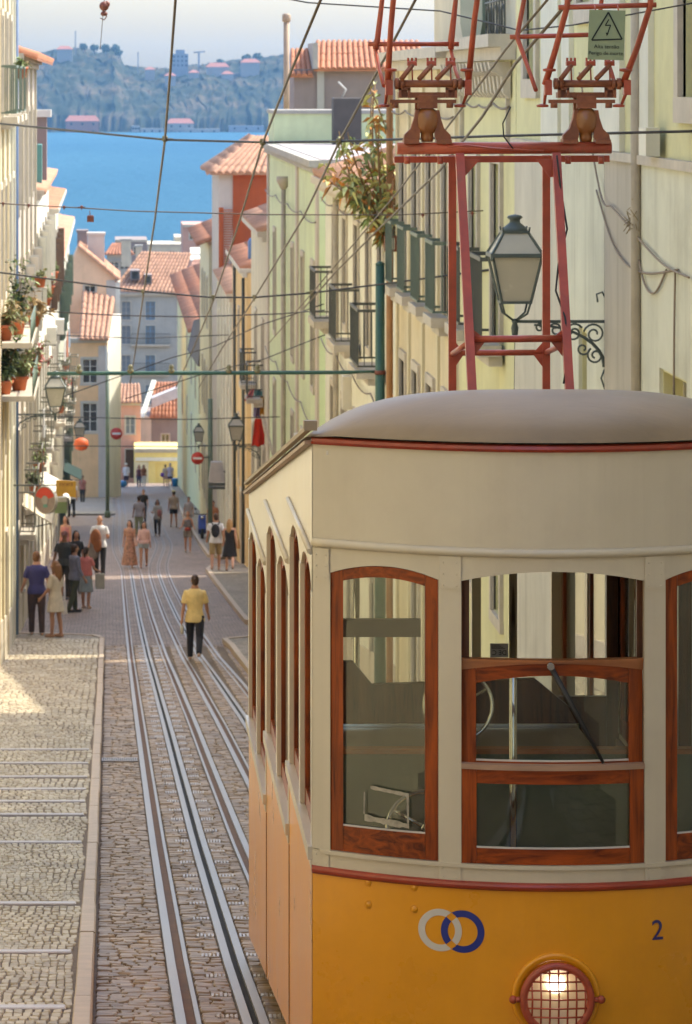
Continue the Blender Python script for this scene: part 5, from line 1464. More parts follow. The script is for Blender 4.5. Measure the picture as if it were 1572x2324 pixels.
# two flower shelves that stand out from its front
SHELF = []
for (z, y0, y1, pr) in ((-4.86,70.2,75.4,0.62),(-5.86,70.2,75.6,0.66)):
    mb = MB(); bx3(mb, LP, y0, y1, z-0.10, z, 0.051, pr); s_ = mb.build('balcony', M_stone, ha)
    mb = MB()
    for k in range(int((y1-y0)/0.16)+1):
        y = y0+0.02+k*0.16; mb.tube([(XL+pr-0.03,y,z),(XL+pr-0.03,y,z+0.42)], 0.010, 5)
    mb.bar((XL+pr-0.03,y0,z+0.43),(XL+pr-0.03,y1,z+0.43),0.03,0.02); mb.build('railing', M_frame_g, s_)
    SHELF.append((z, pr))
hb = house('pink_house', 'faded pinkish house with an overhanging tiled eave on the left', LP, 81.6, 104.5, 0.55, M_w_pink,
    lw((85.5,90.5,95.5,100.5),-2.9,-0.7)+lw((85.5,90.5,95.5,100.5),-6.6,-4.4,leaf=M_frame_w)+lw((85.5,90.5,95.5,100.5),-10.2,-8.0,balcony=True,proj=0.4,rail=M_rail_l)+
    [(y,1.1,gz(y)+0.15,gz(y)+2.4,'door',{'frame':M_frame_b}) for y in (84.0,88.5,94,99)], zb=zb_(105), cornice=0.2, skirt=0.8)
tile_roof(hb, (-1.55,104.4,0.56),(-1.55,81.7,0.56),(-5.5,81.7,1.9),(-5.5,104.4,1.9), M_tile, w=0.30, l=0.55, pieces=False)
for y in (82.4, 88.0, 93.0, 98.0, 103.6):
    mb = MB(); bx3(mb, LP, y-0.16, y+0.16, zb_(105), 0.4, 0.0, 0.06); mb.build('pilaster', M_w_beige if y != 82.4 else M_w_white, hb)
hc = house('low_house', 'lower white house with a terracotta roof past the pink house', LP, 104.6, 128.0, -3.1, M_w_white,
    lw((107.5,112,116.5,121,125.5),-6.6,-4.4,leaf=M_frame_w)+lw((107.5,112,116.5,121,125.5),-10.4,-8.2,balcony=True,proj=0.45,rail=M_rail_l)+[(y,1.1,gz(y)+0.15,gz(y)+2.4,'door',{'frame':M_frame_g}) for y in (109,115,122)], zb=zb_(128), cornice=0.25, skirt=0.8)
tile_roof(hc, (-1.75,127.8,-3.05),(-1.75,104.7,-3.05),(-4.5,104.7,-2.5),(-4.5,127.8,-2.5), M_tile_o, w=0.32, l=0.6, pieces=False)
mb = MB(); mb.bbox(-2.75,-2.08,108.4,109.0,-3.0,-1.66,0.04); tag(mb.build('tarp_box', mat('dark_tarp', (0.14,0.10,0.095), 0.8, var=0.25)), 'dark brown wrapped box on the terracotta roof at left', 'roof box')
mb = MB(); mb.bbox(-2.07,-1.93,108.4,109.0,-3.0,-1.75,0.02); tag(mb.build('board', mat('turquoise_board', (0.10,0.30,0.26), 0.6)), 'narrow turquoise board beside the dark roof box', 'board')
mb = MB(); mb.box(-2.75,-1.85,112.0,112.9,-3.05,-1.0); ch = mb.build('chimney_stack', M_w_purple); tag(ch, 'grey chimney with a white slab cap on the left roofs', 'chimney')
mb = MB(); mb.box(-2.85,-1.72,111.9,113.0,-0.998,-0.78); mb.build('cap', M_w_bright, ch)
hd = house('balcony_house', 'white house with laundry rails and small tiled canopy further down on the left', LP, 128.1, 152.0, -4.4, M_w_white,
    lw((131,136,141,146,150),-7.9,-5.8,leaf=M_frame_b)+lw((131,136,141,146,150),-11.8,-9.6,balcony=True,proj=0.55,rail=M_rail_l)+lw((131,136,141,146,150),-15.4,-13.3,leaf=M_frame_w)+[(y,1.1,gz(y)+0.15,gz(y)+2.4,'door',{'frame':M_frame_b}) for y in (133,139,146)], zb=zb_(152), cornice=0.35)
tile_roof(hd, (-1.75,151.8,-4.4),(-1.75,128.3,-4.4),(-4.5,128.3,-3.9),(-4.5,151.8,-3.9), M_tile, w=0.36, l=0.6, pieces=False)
he = house('grey_green_house', 'greenish white house with green doors on the left beyond the lamp', LP, 152.1, 196.0, -7.2, wall_m('pale_green_render', (0.50,0.50,0.40)),
    lw((155,161,167,173,180,188),-10.6,-8.6,leaf=M_frame_g)+lw((155,161,167,173,180,188),-14.6,-12.4,balcony=True,proj=0.55,rail=M_rail_l)+lw((155,161,167,173,180,188),-18.4,-16.2,leaf=M_frame_g)+[(y,1.2,gz(y)+0.15,gz(y)+2.4,'door',{'frame':M_frame_g}) for y in (158,164,171,179,187)], zb=zb_(196), cornice=0.3)
tile_roof(he, (-1.8,195.8,-7.1),(-1.8,152.3,-7.1),(-4.5,152.3,-6.6),(-4.5,195.8,-6.6), M_tile_o, w=0.4, l=0.7, pieces=False)

# the row goes on uphill past the camera on both sides
h = house('plain_house', 'plain off-white house uphill of the tram on the right', RP, -14.0, 22.4, 4.0, M_w_white, [(y,1.1,gz(y)+4.2,gz(y)+6.3,'tall') for y in (2,7,12,17)]+[(y,1.1,gz(y)+0.8,gz(y)+3.0,'tall') for y in (2,7,12,17)], zb=-6, cornice=0.3)
h = house('uphill_house', 'cream house uphill on the left facing the tram', LP, -14.0, 28.0, 4.4, M_w_cream, [(y,1.1,gz(y)+4.2,gz(y)+6.3,'tall') for y in (2,7,12,17,23)]+[(y,1.1,gz(y)+0.8,gz(y)+3.0,'tall') for y in (2,7,12,17,23)], zb=-7, cornice=0.3)
h = house('uphill_house', 'off-white house between the uphill cream house and the corner house', LP, 28.1, 57.9, 1.6, M_w_white, [(y,1.1,gz(y)+4.2,gz(y)+6.3,'tall') for y in (31,37,43,49,55)]+[(y,1.1,gz(y)+0.8,gz(y)+3.0,'tall') for y in (31,37,43,49,55)], zb=-11, cornice=0.3)

# ---------------------------------------------------------------- houses that close the view
FP = lambda y: front_plane(y)
hx = lambda u, y: (u-UC)*y/F
hz_ = lambda v, y: (VH-v)*y/F
M_peach2 = wall_m('sun_faded_peach', (0.90,0.56,0.33)); M_ochre2 = wall_m('warm_ochre', (0.82,0.50,0.25)); M_yel2 = wall_m('bright_yellow_render', (0.85,0.66,0.24))
# peach gabled house, its lean-to roof and sunlit white side
Y_ = 232.0
x0, x1 = hx(150,Y_), hx(262,Y_)
h = house('peach_house', 'peach gabled house with a small four pane window', FP(Y_), x0, x1, hz_(628,Y_), M_peach2,
    [(hx(205,Y_),0.72,hz_(678,Y_),hz_(648,Y_),'window')], depth=9, zb=-27.5, cornice=0, surround=0.08)
xm = hx(178,Y_)
mb = MB(); zt = hz_(560,Y_)
mb.poly_prism([(x0,hz_(628,Y_)+0.002),(x1,hz_(628,Y_)+0.002),(xm,zt)], 'y', Y_, Y_+9); mb.build('gable', M_peach2, h)
tile_roof(h, (x1+0.25,Y_-0.25,hz_(636,Y_)),(x1+0.25,Y_+9,hz_(636,Y_)),(xm,Y_+9,zt+0.06),(xm,Y_-0.25,zt+0.06), M_tile_o, w=0.34, l=0.6, pieces=False)
mb = MB(); mb.box(hx(242,Y_), x1+0.02, Y_-0.06, Y_-0.002, -27, hz_(636,Y_)); mb.build('pilaster', M_w_pink, h)
mb = MB(); mb.box(x1+0.021, x1+0.30, Y_+0.02, Y_+4, -27, hz_(640,Y_)); mb.build('corner_pier', M_w_bright, h)
for (u0, u1, v0, dy, nm, lab, m_) in ((200,238,534,3.0,'chimney_stack','broad pink chimney above the peach gable',M_w_pink), (176,199,528,5.5,'chimney_stack','narrow mauve chimney behind the broad pink one',M_w_purple)):
    y = Y_+dy; mb = MB(); mb.box(hx(u0,y), hx(u1,y), y, y+1.4, hz_(620,y), hz_(v0,y)); c_ = mb.build(nm, m_); tag(c_, lab, 'chimney')
    mb = MB(); mb.box(hx(u0,y)-0.06, hx(u1,y)+0.06, y-0.06, y+1.46, hz_(v0,y)+0.001, hz_(v0,y)+0.16); mb.build('cap', m_, c_)
Y2 = 226.0
h = house('ochre_shop_house', 'ochre house with a pink lean-to tiled roof and a sunlit white side', FP(Y2), hx(150,Y2), hx(245,Y2), hz_(772,Y2), M_ochre2,
    [(hx(205,Y2),0.9,hz_(870,Y2),hz_(815,Y2),'window'), (hx(205,Y2),0.9,hz_(980,Y2),hz_(915,Y2),'window')], depth=5.8, zb=-26, cornice=0.12)
mb = MB(); mb.box(hx(224,Y2), hx(245,Y2)+0.01, Y2-0.05, Y2-0.002, -26, hz_(785,Y2)); mb.build('pilaster', M_w_pink, h)
mb = MB(); mb.hexa([(hx(245,Y2)+0.012,Y2-0.3,-26.5),(hx(275,Y2)+0.02,Y2+5.6,-26.5),(hx(245,Y2)-0.2,Y2+5.6,-26.5),(hx(245,Y2)-0.2,Y2+0.1,-26.5),
                    (hx(245,Y2)+0.012,Y2-0.3,hz_(800,Y2)),(hx(275,Y2)+0.02,Y2+5.6,hz_(725,Y2)),(hx(245,Y2)-0.2,Y2+5.6,hz_(725,Y2)),(hx(245,Y2)-0.2,Y2+0.1,hz_(772,Y2))])
mb.build('side_wall', M_w_bright, h)
tile_roof(h, (hx(180,Y2),Y2-0.5,hz_(770,Y2)),(hx(248,Y2),Y2-0.5,hz_(770,Y2)),(hx(262,Y2),Y2+5.5,hz_(690,Y2)),(hx(186,Y2),Y2+5.5,hz_(672,Y2)), M_tile_o, w=0.30, l=0.8)
# yellow low house at the foot, the grey house with its tiled lean-to behind
Y3 = 264.0
h = house('yellow_house', 'low yellow house with a white band closing the foot of the street', FP(Y3), hx(306,Y3), hx(418,Y3), hz_(1022,Y3), M_yel2,
    [(hx(372,Y3),1.1,hz_(1104,Y3)+0.05,hz_(1052,Y3),'door',{'frame':M_yel2,'nosur':True})], depth=6, zb=-29.5, cornice=0.12)
mb = MB(); mb.box(hx(308,Y3), hx(416,Y3), Y3-0.08, Y3-0.002, hz_(1046,Y3), hz_(1038,Y3)); mb.build('white_band', M_w_bright, h)
mb = MB(); mb.box(hx(306,Y3), hx(338,Y3), Y3-0.05, Y3-0.001, -29.5, hz_(1048,Y3)); mb.build('pier', M_w_cream, h)
Yp = 270.0
h = house('terracotta_house', 'narrow terracotta pink house between the white wall and the grey gable', FP(Yp), hx(262,Yp), hx(320,Yp), hz_(915,Yp), wall_m('terracotta_render', (0.60,0.31,0.22)),
    [(hx(296,Yp),0.7,hz_(985,Yp),hz_(945,Yp),'window',{'pane':M_far_pane}),(hx(300,Yp),0.9,hz_(1085,Yp),hz_(1020,Yp),'door',{'frame':M_frame_b})], depth=5, zb=-30, cornice=0.15, surround=0.07)
tile_roof(h, (hx(258,Yp),Yp-0.4,hz_(913,Yp)),(hx(322,Yp),Yp-0.4,hz_(913,Yp)),(hx(318,Yp+4),Yp+4,hz_(872,Yp+4)),(hx(266,Yp+4),Yp+4,hz_(872,Yp+4)), M_tile_o, w=0.3, l=0.8, pieces=False)
Y4 = 276.0
h = house('grey_gable_house', 'mauve grey house with a white gable edge and tiled lean-to behind the yellow house', FP(Y4), hx(318,Y4), hx(414,Y4), hz_(945,Y4), M_w_purple,
    [(hx(376,Y4),0.6,hz_(1018,Y4),hz_(985,Y4),'window')], depth=8, zb=-31, cornice=0, surround=0.06)
mb = MB(); mb.box(hx(318,Y4)-0.05, hx(344,Y4), Y4-0.12, Y4-0.002, -31, hz_(945,Y4)); mb.build('white_pier', M_w_pink, h)
tile_roof(h, (hx(340,Y4),Y4-0.3,hz_(947,Y4)),(hx(416,Y4),Y4-0.3,hz_(947,Y4)),(hx(416,Y4),Y4+5,hz_(880,Y4)),(hx(352,Y4),Y4+5,hz_(880,Y4)), M_tile, w=0.26, l=0.8, pieces=False)
mb = MB(); mb.bar((hx(322,Y4),Y4-0.35,hz_(948,Y4)),(hx(352,Y4),Y4+4.6,hz_(876,Y4)),0.32,0.18); mb.build('gable_coping', M_w_white, h)
mb = MB(); mb.hexa([(hx(345,Y4),Y4-0.5,hz_(925,Y4)),(hx(420,Y4),Y4-0.5,hz_(895,Y4)),(hx(420,Y4),Y4+0.5,hz_(890,Y4)),(hx(345,Y4),Y4+0.5,hz_(915,Y4)),
                    (hx(345,Y4),Y4-0.5,hz_(903,Y4)),(hx(420,Y4),Y4-0.5,hz_(872,Y4)),(hx(420,Y4),Y4+0.5,hz_(870,Y4)),(hx(345,Y4),Y4+0.5,hz_(900,Y4))]); mb.build('awning', mat('pale_awning', (0.50,0.46,0.45), 0.8), h)
# big grey house with balconies
Y5 = 330.0
ops = []
for v in (690, 745, 812, 880):
    for u, w_ in ((287,0.8),(342,0.85),(412,0.7)):
        ops.append((hx(u,Y5),w_,hz_(v+36,Y5),hz_(v-6,Y5),'tall',{'balcony': u == 342 and v > 690,'proj':0.5,'ext':1.3,'frame':plain('sky_blue_shutter', (0.16,0.30,0.42), 0.6) if u == 342 else M_w_grey,'pane':M_far_pane,'curtain':False}))
h = house('grey_apartment_house', 'big grey house with balconies and a pink tiled mansard roof', FP(Y5), hx(255,Y5), hx(440,Y5), hz_(668,Y5), M_w_grey, ops, depth=14, zb=-37, cornice=0.4, mc=M_stone, surround=0.07)
tile_roof(h, (hx(252,Y5),Y5-0.5,hz_(660,Y5)),(hx(405,Y5),Y5-0.5,hz_(664,Y5)),(hx(435,Y5+9),Y5+9,hz_(575,Y5+9)),(hx(320,Y5+9),Y5+9,hz_(572,Y5+9)), M_tile_o, w=0.34, l=0.9, pieces=False)
tile_roof(h, (hx(395,Y5),Y5-0.6,hz_(668,Y5)),(hx(470,Y5),Y5-0.6,hz_(668,Y5)),(hx(470,Y5+7),Y5+7,hz_(588,Y5+7)),(hx(440,Y5+7),Y5+7,hz_(588,Y5+7)), mat('pink_tile', (0.50,0.27,0.19), 0.85, var=0.15, scale=2, island=0.1, coords='World'), w=0.36, l=0.9, pieces=False)
for (u0, u1, v0, v1) in ((296,318,634,612),(328,345,642,622),(425,462,658,636)):
    y = Y5+2.2; mb = MB(); mb.box(hx(u0,y), hx(u1,y), y-1.2, y+1.6, hz_(v0,y), hz_(v1,y)); d_ = mb.build('dormer', M_w_purple, h)
    mb = MB(); mb.box(hx(u0,y)+0.12, hx(u1,y)-0.12, y-1.24, y-1.202, hz_(v0,y)+0.1, hz_(v1,y)-0.12); mb.build('window', M_wpane, d_)
# roofs between the grey house and the river
for i, (nm, lab, u0, u1, vt, vb, y, m_, roof) in enumerate((
    ('pink_block', 'plain pink gable block rising against the river at right', 416, 500, 512, 640, 390, wall_m('pink_gable', (0.50,0.29,0.22), streak=0.1), False),
    ('long_house', 'long low house with a straw coloured parapet by the river', 322, 420, 556, 640, 460, M_w_beige, False),
    ('red_roof_house', 'small house with dark red tiled roof left of the straw parapet', 243, 300, 580, 660, 420, M_w_grey, True),
    ('rooftop_shed', 'mauve flat roofed rooftop shed against the river', 262, 335, 546, 640, 440, M_w_purple, False),
    ('tan_block', 'narrow tan chimney block at the edge of the pink gable', 398, 414, 540, 640, 470, M_w_beige, False))):
    h = house(nm, lab, FP(y), hx(u0,y), hx(u1,y), hz_(vt,y), m_, [] if u1-u0 < 40 else [(hx(u0+(u1-u0)*0.3,y),1.0,hz_(vt+32,y),hz_(vt+14,y),'window'),(hx(u0+(u1-u0)*0.7,y),1.0,hz_(vt+32,y),hz_(vt+14,y),'window')], depth=12, zb=-40, cornice=0.15, group='houses by the river', surround=0.06)
    if roof: tile_roof(h, (hx(u0,y)-0.3,y-0.5,hz_(vt,y)+0.15),(hx(u1,y)+0.3,y-0.5,hz_(vt,y)+0.15),(hx(u1-12,y+6),y+6,hz_(vt-28,y+6)),(hx(u0+12,y+6),y+6,hz_(vt-28,y+6)), M_tile, w=0.4, l=0.9, pieces=False)
for (u, v0, v1, w_, y, lab) in ((287,546,575,22,415,'short tan chimney on the roofs left of the overhead wire'),(316,560,590,14,425,'slim grey chimney between the red roofs')):
    mb = MB(); mb.box(hx(u-w_/2,y), hx(u+w_/2,y), y, y+1, hz_(v1+30,y), hz_(v0,y)); c_ = mb.build('chimney_stack', M_w_beige); tag(c_, lab, 'chimney')
    mb = MB(); mb.box(hx(u-w_/2,y)-0.1, hx(u+w_/2,y)+0.1, y-0.1, y+1.1, hz_(v0,y)+0.001, hz_(v0,y)+0.2); mb.build('cap', M_w_grey, c_)
for (u0, u1, v0, v1, y, lab) in ((433,470,578,566,345,'upper white roof sheet beside the pink gable'),(433,470,592,584,343,'lower white roof sheet beside the pink gable')):
    mb = MB(); mb.hexa([(hx(u0,y),y,hz_(v0,y)),(hx(u1,y),y,hz_(v0,y)),(hx(u1,y),y+2,hz_(v1,y)),(hx(u0,y),y+2,hz_(v1,y)),(hx(u0,y),y,hz_(v0,y)+0.1),(hx(u1,y),y,hz_(v0,y)+0.1),(hx(u1,y),y+2,hz_(v1,y)+0.1),(hx(u0,y),y+2,hz_(v1,y)+0.1)])
    tag(mb.build('roof_sheet', M_w_bright), lab, 'roof sheet')

# ---- buildings and masts on the far bank
def far_house(name, label, u0, u1, vt, vb, y, mw, roof_m=None, win=0):
    x0, x1 = hx(u0,y), hx(u1,y); zt, z0 = hz_(vt,y), hz_(vb,y)-12
    t = thing(name, label, 'building', ((x0+x1)/2, y, z0), 'buildings on the far bank')
    mb = MB(); mb.box(x0, x1, y, y+14, z0, zt); mb.build('wall', mw, t)
    if roof_m:
        mb = MB(); rh = (x1-x0)*0.12+1.5; mb.add([(x0-1,y-1,zt+0.01),(x1+1,y-1,zt+0.01),(x1+1,y+15,zt+0.01),(x0-1,y+15,zt+0.01),(x0+3,y+7,zt+rh),(x1-3,y+7,zt+rh)], [(0,1,5,4),(1,2,5),(2,3,4,5),(3,0,4),(3,2,1,0)]); mb.build('roof', roof_m, t)
    for i in range(win):
        for j in range(max(1, int((zt-hz_(vb,y))/4))):
            mb = MB(); x = x0+(x1-x0)*(i+0.5)/win; z = zt-2.5-j*4; mb.box(x-0.8, x+0.8, y-0.08, y-0.01, z-0.9, z+0.9); mb.build('window', M_dark, t)
    return t
M_far_w = plain('far_white', (0.30,0.26,0.22), 0.9); M_far_t = plain('far_terracotta', (0.30,0.11,0.07), 0.9); M_far_b = plain('far_grey', (0.22,0.22,0.24), 0.9)
t = far_house('tower_block', 'grey tower block alone on the far ridge', 391, 428, 122, 160, 3420, M_far_b, win=4)
mb = MB(); mb.box(hx(400,3420), hx(420,3420), 3422, 3430, hz_(122,3420)+0.01, hz_(113,3420)); mb.build('roof_house', M_far_b, t)
for a in ((330,352,158,166,3400,'white hillside house with red roof left of the tower block'),(470,520,152,166,3400,'long red roofed building right of the tower block'),(548,590,142,152,3400,'pale building with red roof near the right end of the ridge'),(505,530,168,176,3380,'small pale house below the ridge'),
          (130,165,112,118,3410,'pink roofed building at the left end of the ridge'),(375,400,172,182,3370,'small red roofed house midway up the slope'),(430,452,165,174,3385,'cream house on the slope behind the wire')):
    far_house('hillside_house', a[5], *a[:4], a[4], M_far_w, M_far_t)
for a in ((150,225,275,284,3238,'low red warehouse on the far waterfront',M_far_t,M_far_t),(320,372,291,297,3236,'pale quay shed left of the vertical wire',M_far_w,None),(300,318,285,296,3237,'small white quay hut',M_far_w,None),(420,500,292,298,3236,'long pale quay wall building',M_far_w,None),(380,440,280,292,3244,'low white shed with red roof on the quay',M_far_w,M_far_t),(520,600,285,297,3238,'grey quay building at right',M_far_b,None)):
    far_house('quay_building', a[5], *a[:4], a[4], a[6], a[7], win=3)
cr = thing('tower_crane', 'tower crane standing on the far ridge', 'crane', tuple(W(452,150,3430)))
y = 3430
mb = MB(); mb.bar(W(452,165,y), W(452,117,y), 1.6, 1.6, up=(0,1,0)); mb.build('tower', M_far_b, cr)
mb = MB(); mb.bar(W(440,119,y), W(466,117,y), 1.2, 1.2); mb.build('jib', M_far_b, cr)
for (u, v0, v1, lab) in ((172,112,70,'thin radio mast above the far trees'),(314,156,118,'short radio mast on the far ridge')):
    mb = MB(); mb.bar(W(u,v0+14,3400), W(u,v1,3400), 0.9, 0.9, up=(0,1,0)); mm = mb.build('radio_mast', M_far_b); tag(mm, lab, 'radio mast', 'radio masts')
# tree clumps along the far ridge
M_fol_far = mat('far_foliage', (0.035,0.06,0.03), 0.95, var=0.4, scale=0.15, coords='World')
k = 0
for (u, v, r_, lab) in ((240,108,9,'dark round trees left of centre on the far ridge'),(262,110,8,'tall dark tree at the shoulder of the far cliff'),(270,118,7,'lower tree at the edge of the far cliff'),(215,108,8,'rounded tree on the flat top of the far cliff'),(190,106,7,'broad tree above the far cliff'),(560,131,8,'rounded tree at the right end of the far ridge'),(585,128,8,'dark tree next to the right end of the ridge'),(500,140,6,'small tree right of the tower block')):
    y = 3420; t = thing('ridge_tree', lab, 'tree', tuple(W(u,v+16,y)), 'trees on the far ridge')
    mb = MB(); rnd = random.Random(k); k += 1
    for i in range(70):
        p = Vector((rnd.gauss(0,1), rnd.gauss(0,1), rnd.gauss(0,1))).normalized()*rnd.random()**0.4
        c = W(u,v,y)+Vector((p.x*r_*0.5, p.y*r_*0.4, p.z*r_*0.42)); s_ = rnd.uniform(0.7,1.5)
        mb.ell(c, s_, s_, s_*0.8, 6, 4)
    o = mb.build('crown', M_fol_far, t)
    mb = MB(); mb.tube([W(u,v+16,y), W(u,v,y)], 0.6, 6); mb.build('trunk', M_far_b, t)

# ---- haze over the river
mb = MB(); mb.box(-3200, 3200, -60, 4400, -60, 48)
hzm = bpy.data.materials.new('haze_air'); hzm.use_nodes = True; nt = hzm.node_tree
nt.nodes.remove(nt.nodes['Principled BSDF']); pv = nd(nt, 'ShaderNodeVolumePrincipled'); pv.inputs['Color'].default_value = (0.31,0.61,1.0,1); pv.inputs['Density'].default_value = 0.000066; pv.inputs['Anisotropy'].default_value = 0.2
nt.links.new(pv.outputs[0], nt.nodes['Material Output'].inputs['Volume'])
hz = mb.build('haze', hzm); tag(hz, kind='stuff'); hz.visible_shadow = True
# ================================================================== STREET FURNITURE, WIRES, PLANTS
def wire(name, label, pts, r, m, sag=0.0, cat='overhead wire', group=None, parent=None, sub=1):
    P = [Vector(p) for p in pts]
    if cat == 'cable':
        Q = []
        for i in range(len(P)-1):
            a, b, c, d = P[max(0,i-1)], P[i], P[i+1], P[min(len(P)-1,i+2)]
            for k in range(6):
                t = k/6; Q.append(0.5*((2*b)+(c-a)*t+(2*a-5*b+4*c-d)*t*t+(3*b-a-3*c+d)*t**3))
        P = Q+[P[-1]]
    if sag:
        out = []
        for a, b in zip(P, P[1:]):
            for k in range(10):
                t = k/10; q = a+(b-a)*t; q.z -= sag*4*t*(1-t); out.append(q)
        P = out+[P[-1]]
    mb = MB(); mb.tube(P, r, 6)
    o = mb.build(name, m, parent)
    if label: tag(o, label, cat, group)
    return o
M_wire = plain('wire_dark', (0.035,0.032,0.033), 0.55)
M_wire_b = plain('wire_bronze', (0.12,0.085,0.055), 0.5)
M_ins = mat('insulator_olive', (0.19,0.17,0.085), 0.5, var=0.2)
M_insr = mat('insulator_red', (0.20,0.055,0.03), 0.5, var=0.2)
M_lampm = mat('lamp_green_iron', (0.075,0.095,0.085), 0.45, var=0.15)
M_lampg = mat('lamp_glass', (0.50,0.46,0.36), 0.25, var=0.06, scale=3)

def insulator(p, s, m, parent, hang=0.0):
    mb = MB(); p = Vector(p)
    mb.lathe([(0.35*s,-0.5*s),(0.5*s,-0.4*s),(0.5*s,-0.12*s),(0.32*s,-0.05*s),(0.32*s,0.05*s),(0.5*s,0.12*s),(0.45*s,0.45*s),(0.3*s,0.55*s)], tuple(p), 'z', 10)
    mb.bbox(p.x-1.4*s, p.x+1.4*s, p.y-0.12*s, p.y+0.12*s, p.z-0.10*s, p.z+0.10*s, 0.03*s)
    mb.tube([p-Vector((0,0,0.5*s)), p-Vector((0.05*s,0,1.1*s+hang))], [0.2*s,0.12*s], 6)
    mb.build('insulator', m, parent)
# first span wire with its three insulators
w1 = wire('span_wire', 'thick black span wire with three olive insulators crossing above the tram', [W(-190,262,40), W(375,317,35.5), W(597,323,34), W(770,321,32.6), W(1120,309,30.5), W(1610,297,28.0)], 0.0105, M_wire, cat='span wire', group='wires across the street')
for u, v, y in ((375,315,35.5),(597,322,34),(770,321,32.6)): insulator(W(u,v,y), 0.055, M_ins, w1)
w2 = wire('span_wire', 'thin dark span wire with olive insulators in front of the pistachio house', [W(-64,610,56), W(325,661,56), W(480,675,56), W(578,675,56), W(708,665,56), W(905,640,55), W(1115,612,43)], 0.013, M_wire, cat='span wire', group='wires across the street')
for u, v in ((325,663),(484,676),(578,676),(708,665)): insulator(W(u,v-2,56), 0.06, M_ins, w2)
w3 = wire('span_wire', 'fine span wire with dark red insulators crossing before the river', [W(-149,452,44), W(55,465,44), W(186,472,44), W(300,479,44), W(600,487,44), W(900,488,44), W(1102,478,44)], 0.007, M_wire_b, cat='span wire', group='wires across the street')
for u, v in ((8,462),(66,466),(146,470),(186,470),(1073,484),(960,488)): insulator(W(u,v,44), 0.032, M_insr, w3)
mb = MB(); p = W(206,496,44); mb.tube([W(204,478,44), W(206,490,44)], 0.005, 5); mb.bbox(p.x-0.04,p.x+0.04,p.y-0.04,p.y+0.04,p.z-0.04,p.z+0.04,0.012); mb.build('insulator', M_insr, w3)
for lab, pts, r in (
    ('upper thin wire sagging over the right-hand roofs behind the collectors', [W(560,-20,31), W(700,6,31), W(1000,25,30), W(1180,69,29), W(1300,57,28.5), W(1600,2,27)], 0.006),
    ('thin wire level with the bottom balconies of the white house', [W(-10,700,76), W(270,716,76), W(440,719,76), W(640,712,76), W(738,704,76)], 0.013),
    ('thin wire rising to the right below the green beam level', [W(130,905,90), W(390,812,88), W(490,785,84), W(590,738,80), W(690,706,78), W(735,690,77)], 0.012),
    ('second rising thin wire from the cross arm to the white house', [W(285,905,90), W(470,846,88), W(600,815,84), W(700,775,80), W(738,760,77)], 0.012),
    ('thin wire across the street just under the green beam', [W(60,944,96), W(300,950,96), W(420,952,96), W(636,946,96)], 0.012),
    ('lowest thin wire across the middle of the street', [W(95,1012,112), W(300,1013,112), W(420,1014,112), W(581,1008,112)], 0.014),
    ('wire across the street below the pistachio roof', [W(118,760,135), W(320,768,135), W(524,760,135)], 0.016)):
    wire('span_wire', lab, pts, r, M_wire, cat='span wire', group='wires across the street')
for lab, pts, r in (
    ('nearest left trolley wire running straight down to the river view', [W(402,-40,29.5), W(388,150,32.5), W(375,318,35.5), W(352,500,44), W(327,664,56), W(309,790,70), W(296,870,85)], 0.0125),
    ('middle trolley wire passing the tiled tower', [W(745,-40,26.5), W(660,165,30.0), W(597,324,34), W(548,490,42), W(487,678,56), W(440,790,70), W(400,880,88)], 0.0110),
    ('trolley wire dropping in front of the pistachio wall', [W(975,-60,26.0), W(880,120,29), W(770,323,32.6), W(690,492,41), W(578,677,56), W(505,790,70), W(452,880,88)], 0.0105),
    ('right trolley wire slanting behind the red mast', [W(1268,-30,23.0), W(1150,110,26), W(1030,270,30), W(900,440,38), W(708,666,56), W(610,780,70)], 0.0085),
    ('tan cable slanting from the upper right to the green pole', [W(1320,-30,22.0), W(1170,145,25), W(1095,265,28), W(1000,385,33), W(870,510,42), W(760,620,50), W(690,700,60)], 0.0110)):
    wire('trolley_wire', lab, pts, r, M_wire_b, group='trolley wires')
hg = wire('hanger_wire', 'rust red hanging insulator on a fine wire against the sky', [W(243,-30,38), W(236,8,38), W(234,40,38), W(228,112,38)], 0.004, M_wire_b, cat='wire hanger')
mb = MB(); c = W(237,14,38); mb.ell(c, 0.05, 0.045, 0.05, 10, 7); mb.ell(c+Vector((0.03,0,0.02)), 0.03, 0.03, 0.035, 8, 6)
mb.lathe([(0.022,-0.10),(0.036,-0.085),(0.036,-0.07),(0.02,-0.05)], tuple(c), 'z', 10); mb.tube([c-Vector((0.04,0,0.12)), c-Vector((0.0,0,0.14)), c-Vector((-0.03,0,0.10))], 0.006, 5); mb.build('insulator', M_insr, hg)
for lab, pts in (('loose cable draped along the off-white wall right of the lamp', [(4.30,34.2,0.1),(4.33,33.0,-0.95),(4.33,32.2,-1.06),(4.34,31.3,-1.18),(4.34,30.4,-1.30),(4.34,29.2,-1.42),(4.34,28.0,-1.45)]),
                 ('slack loop of cable hanging below the draped cable', [(4.35,33.4,-0.95),(4.35,32.4,-1.35),(4.35,31.4,-1.52),(4.35,30.2,-1.53),(4.35,28.6,-1.42)]),
                 ('thin vertical cable dropping down the off-white wall', [(4.35,28.75,-1.44),(4.35,28.8,-1.9),(4.35,28.82,-2.4)]),
                 ('second slack loop of cable on the off-white wall', [(4.35,31.0,-1.25),(4.35,30.4,-1.62),(4.35,29.8,-1.66),(4.35,29.2,-1.45)])):
    wire('wall_cable', lab, pts, 0.009, plain('cable_brown', (0.27,0.21,0.15), 0.8), cat='cable', group='cables on the off-white wall')
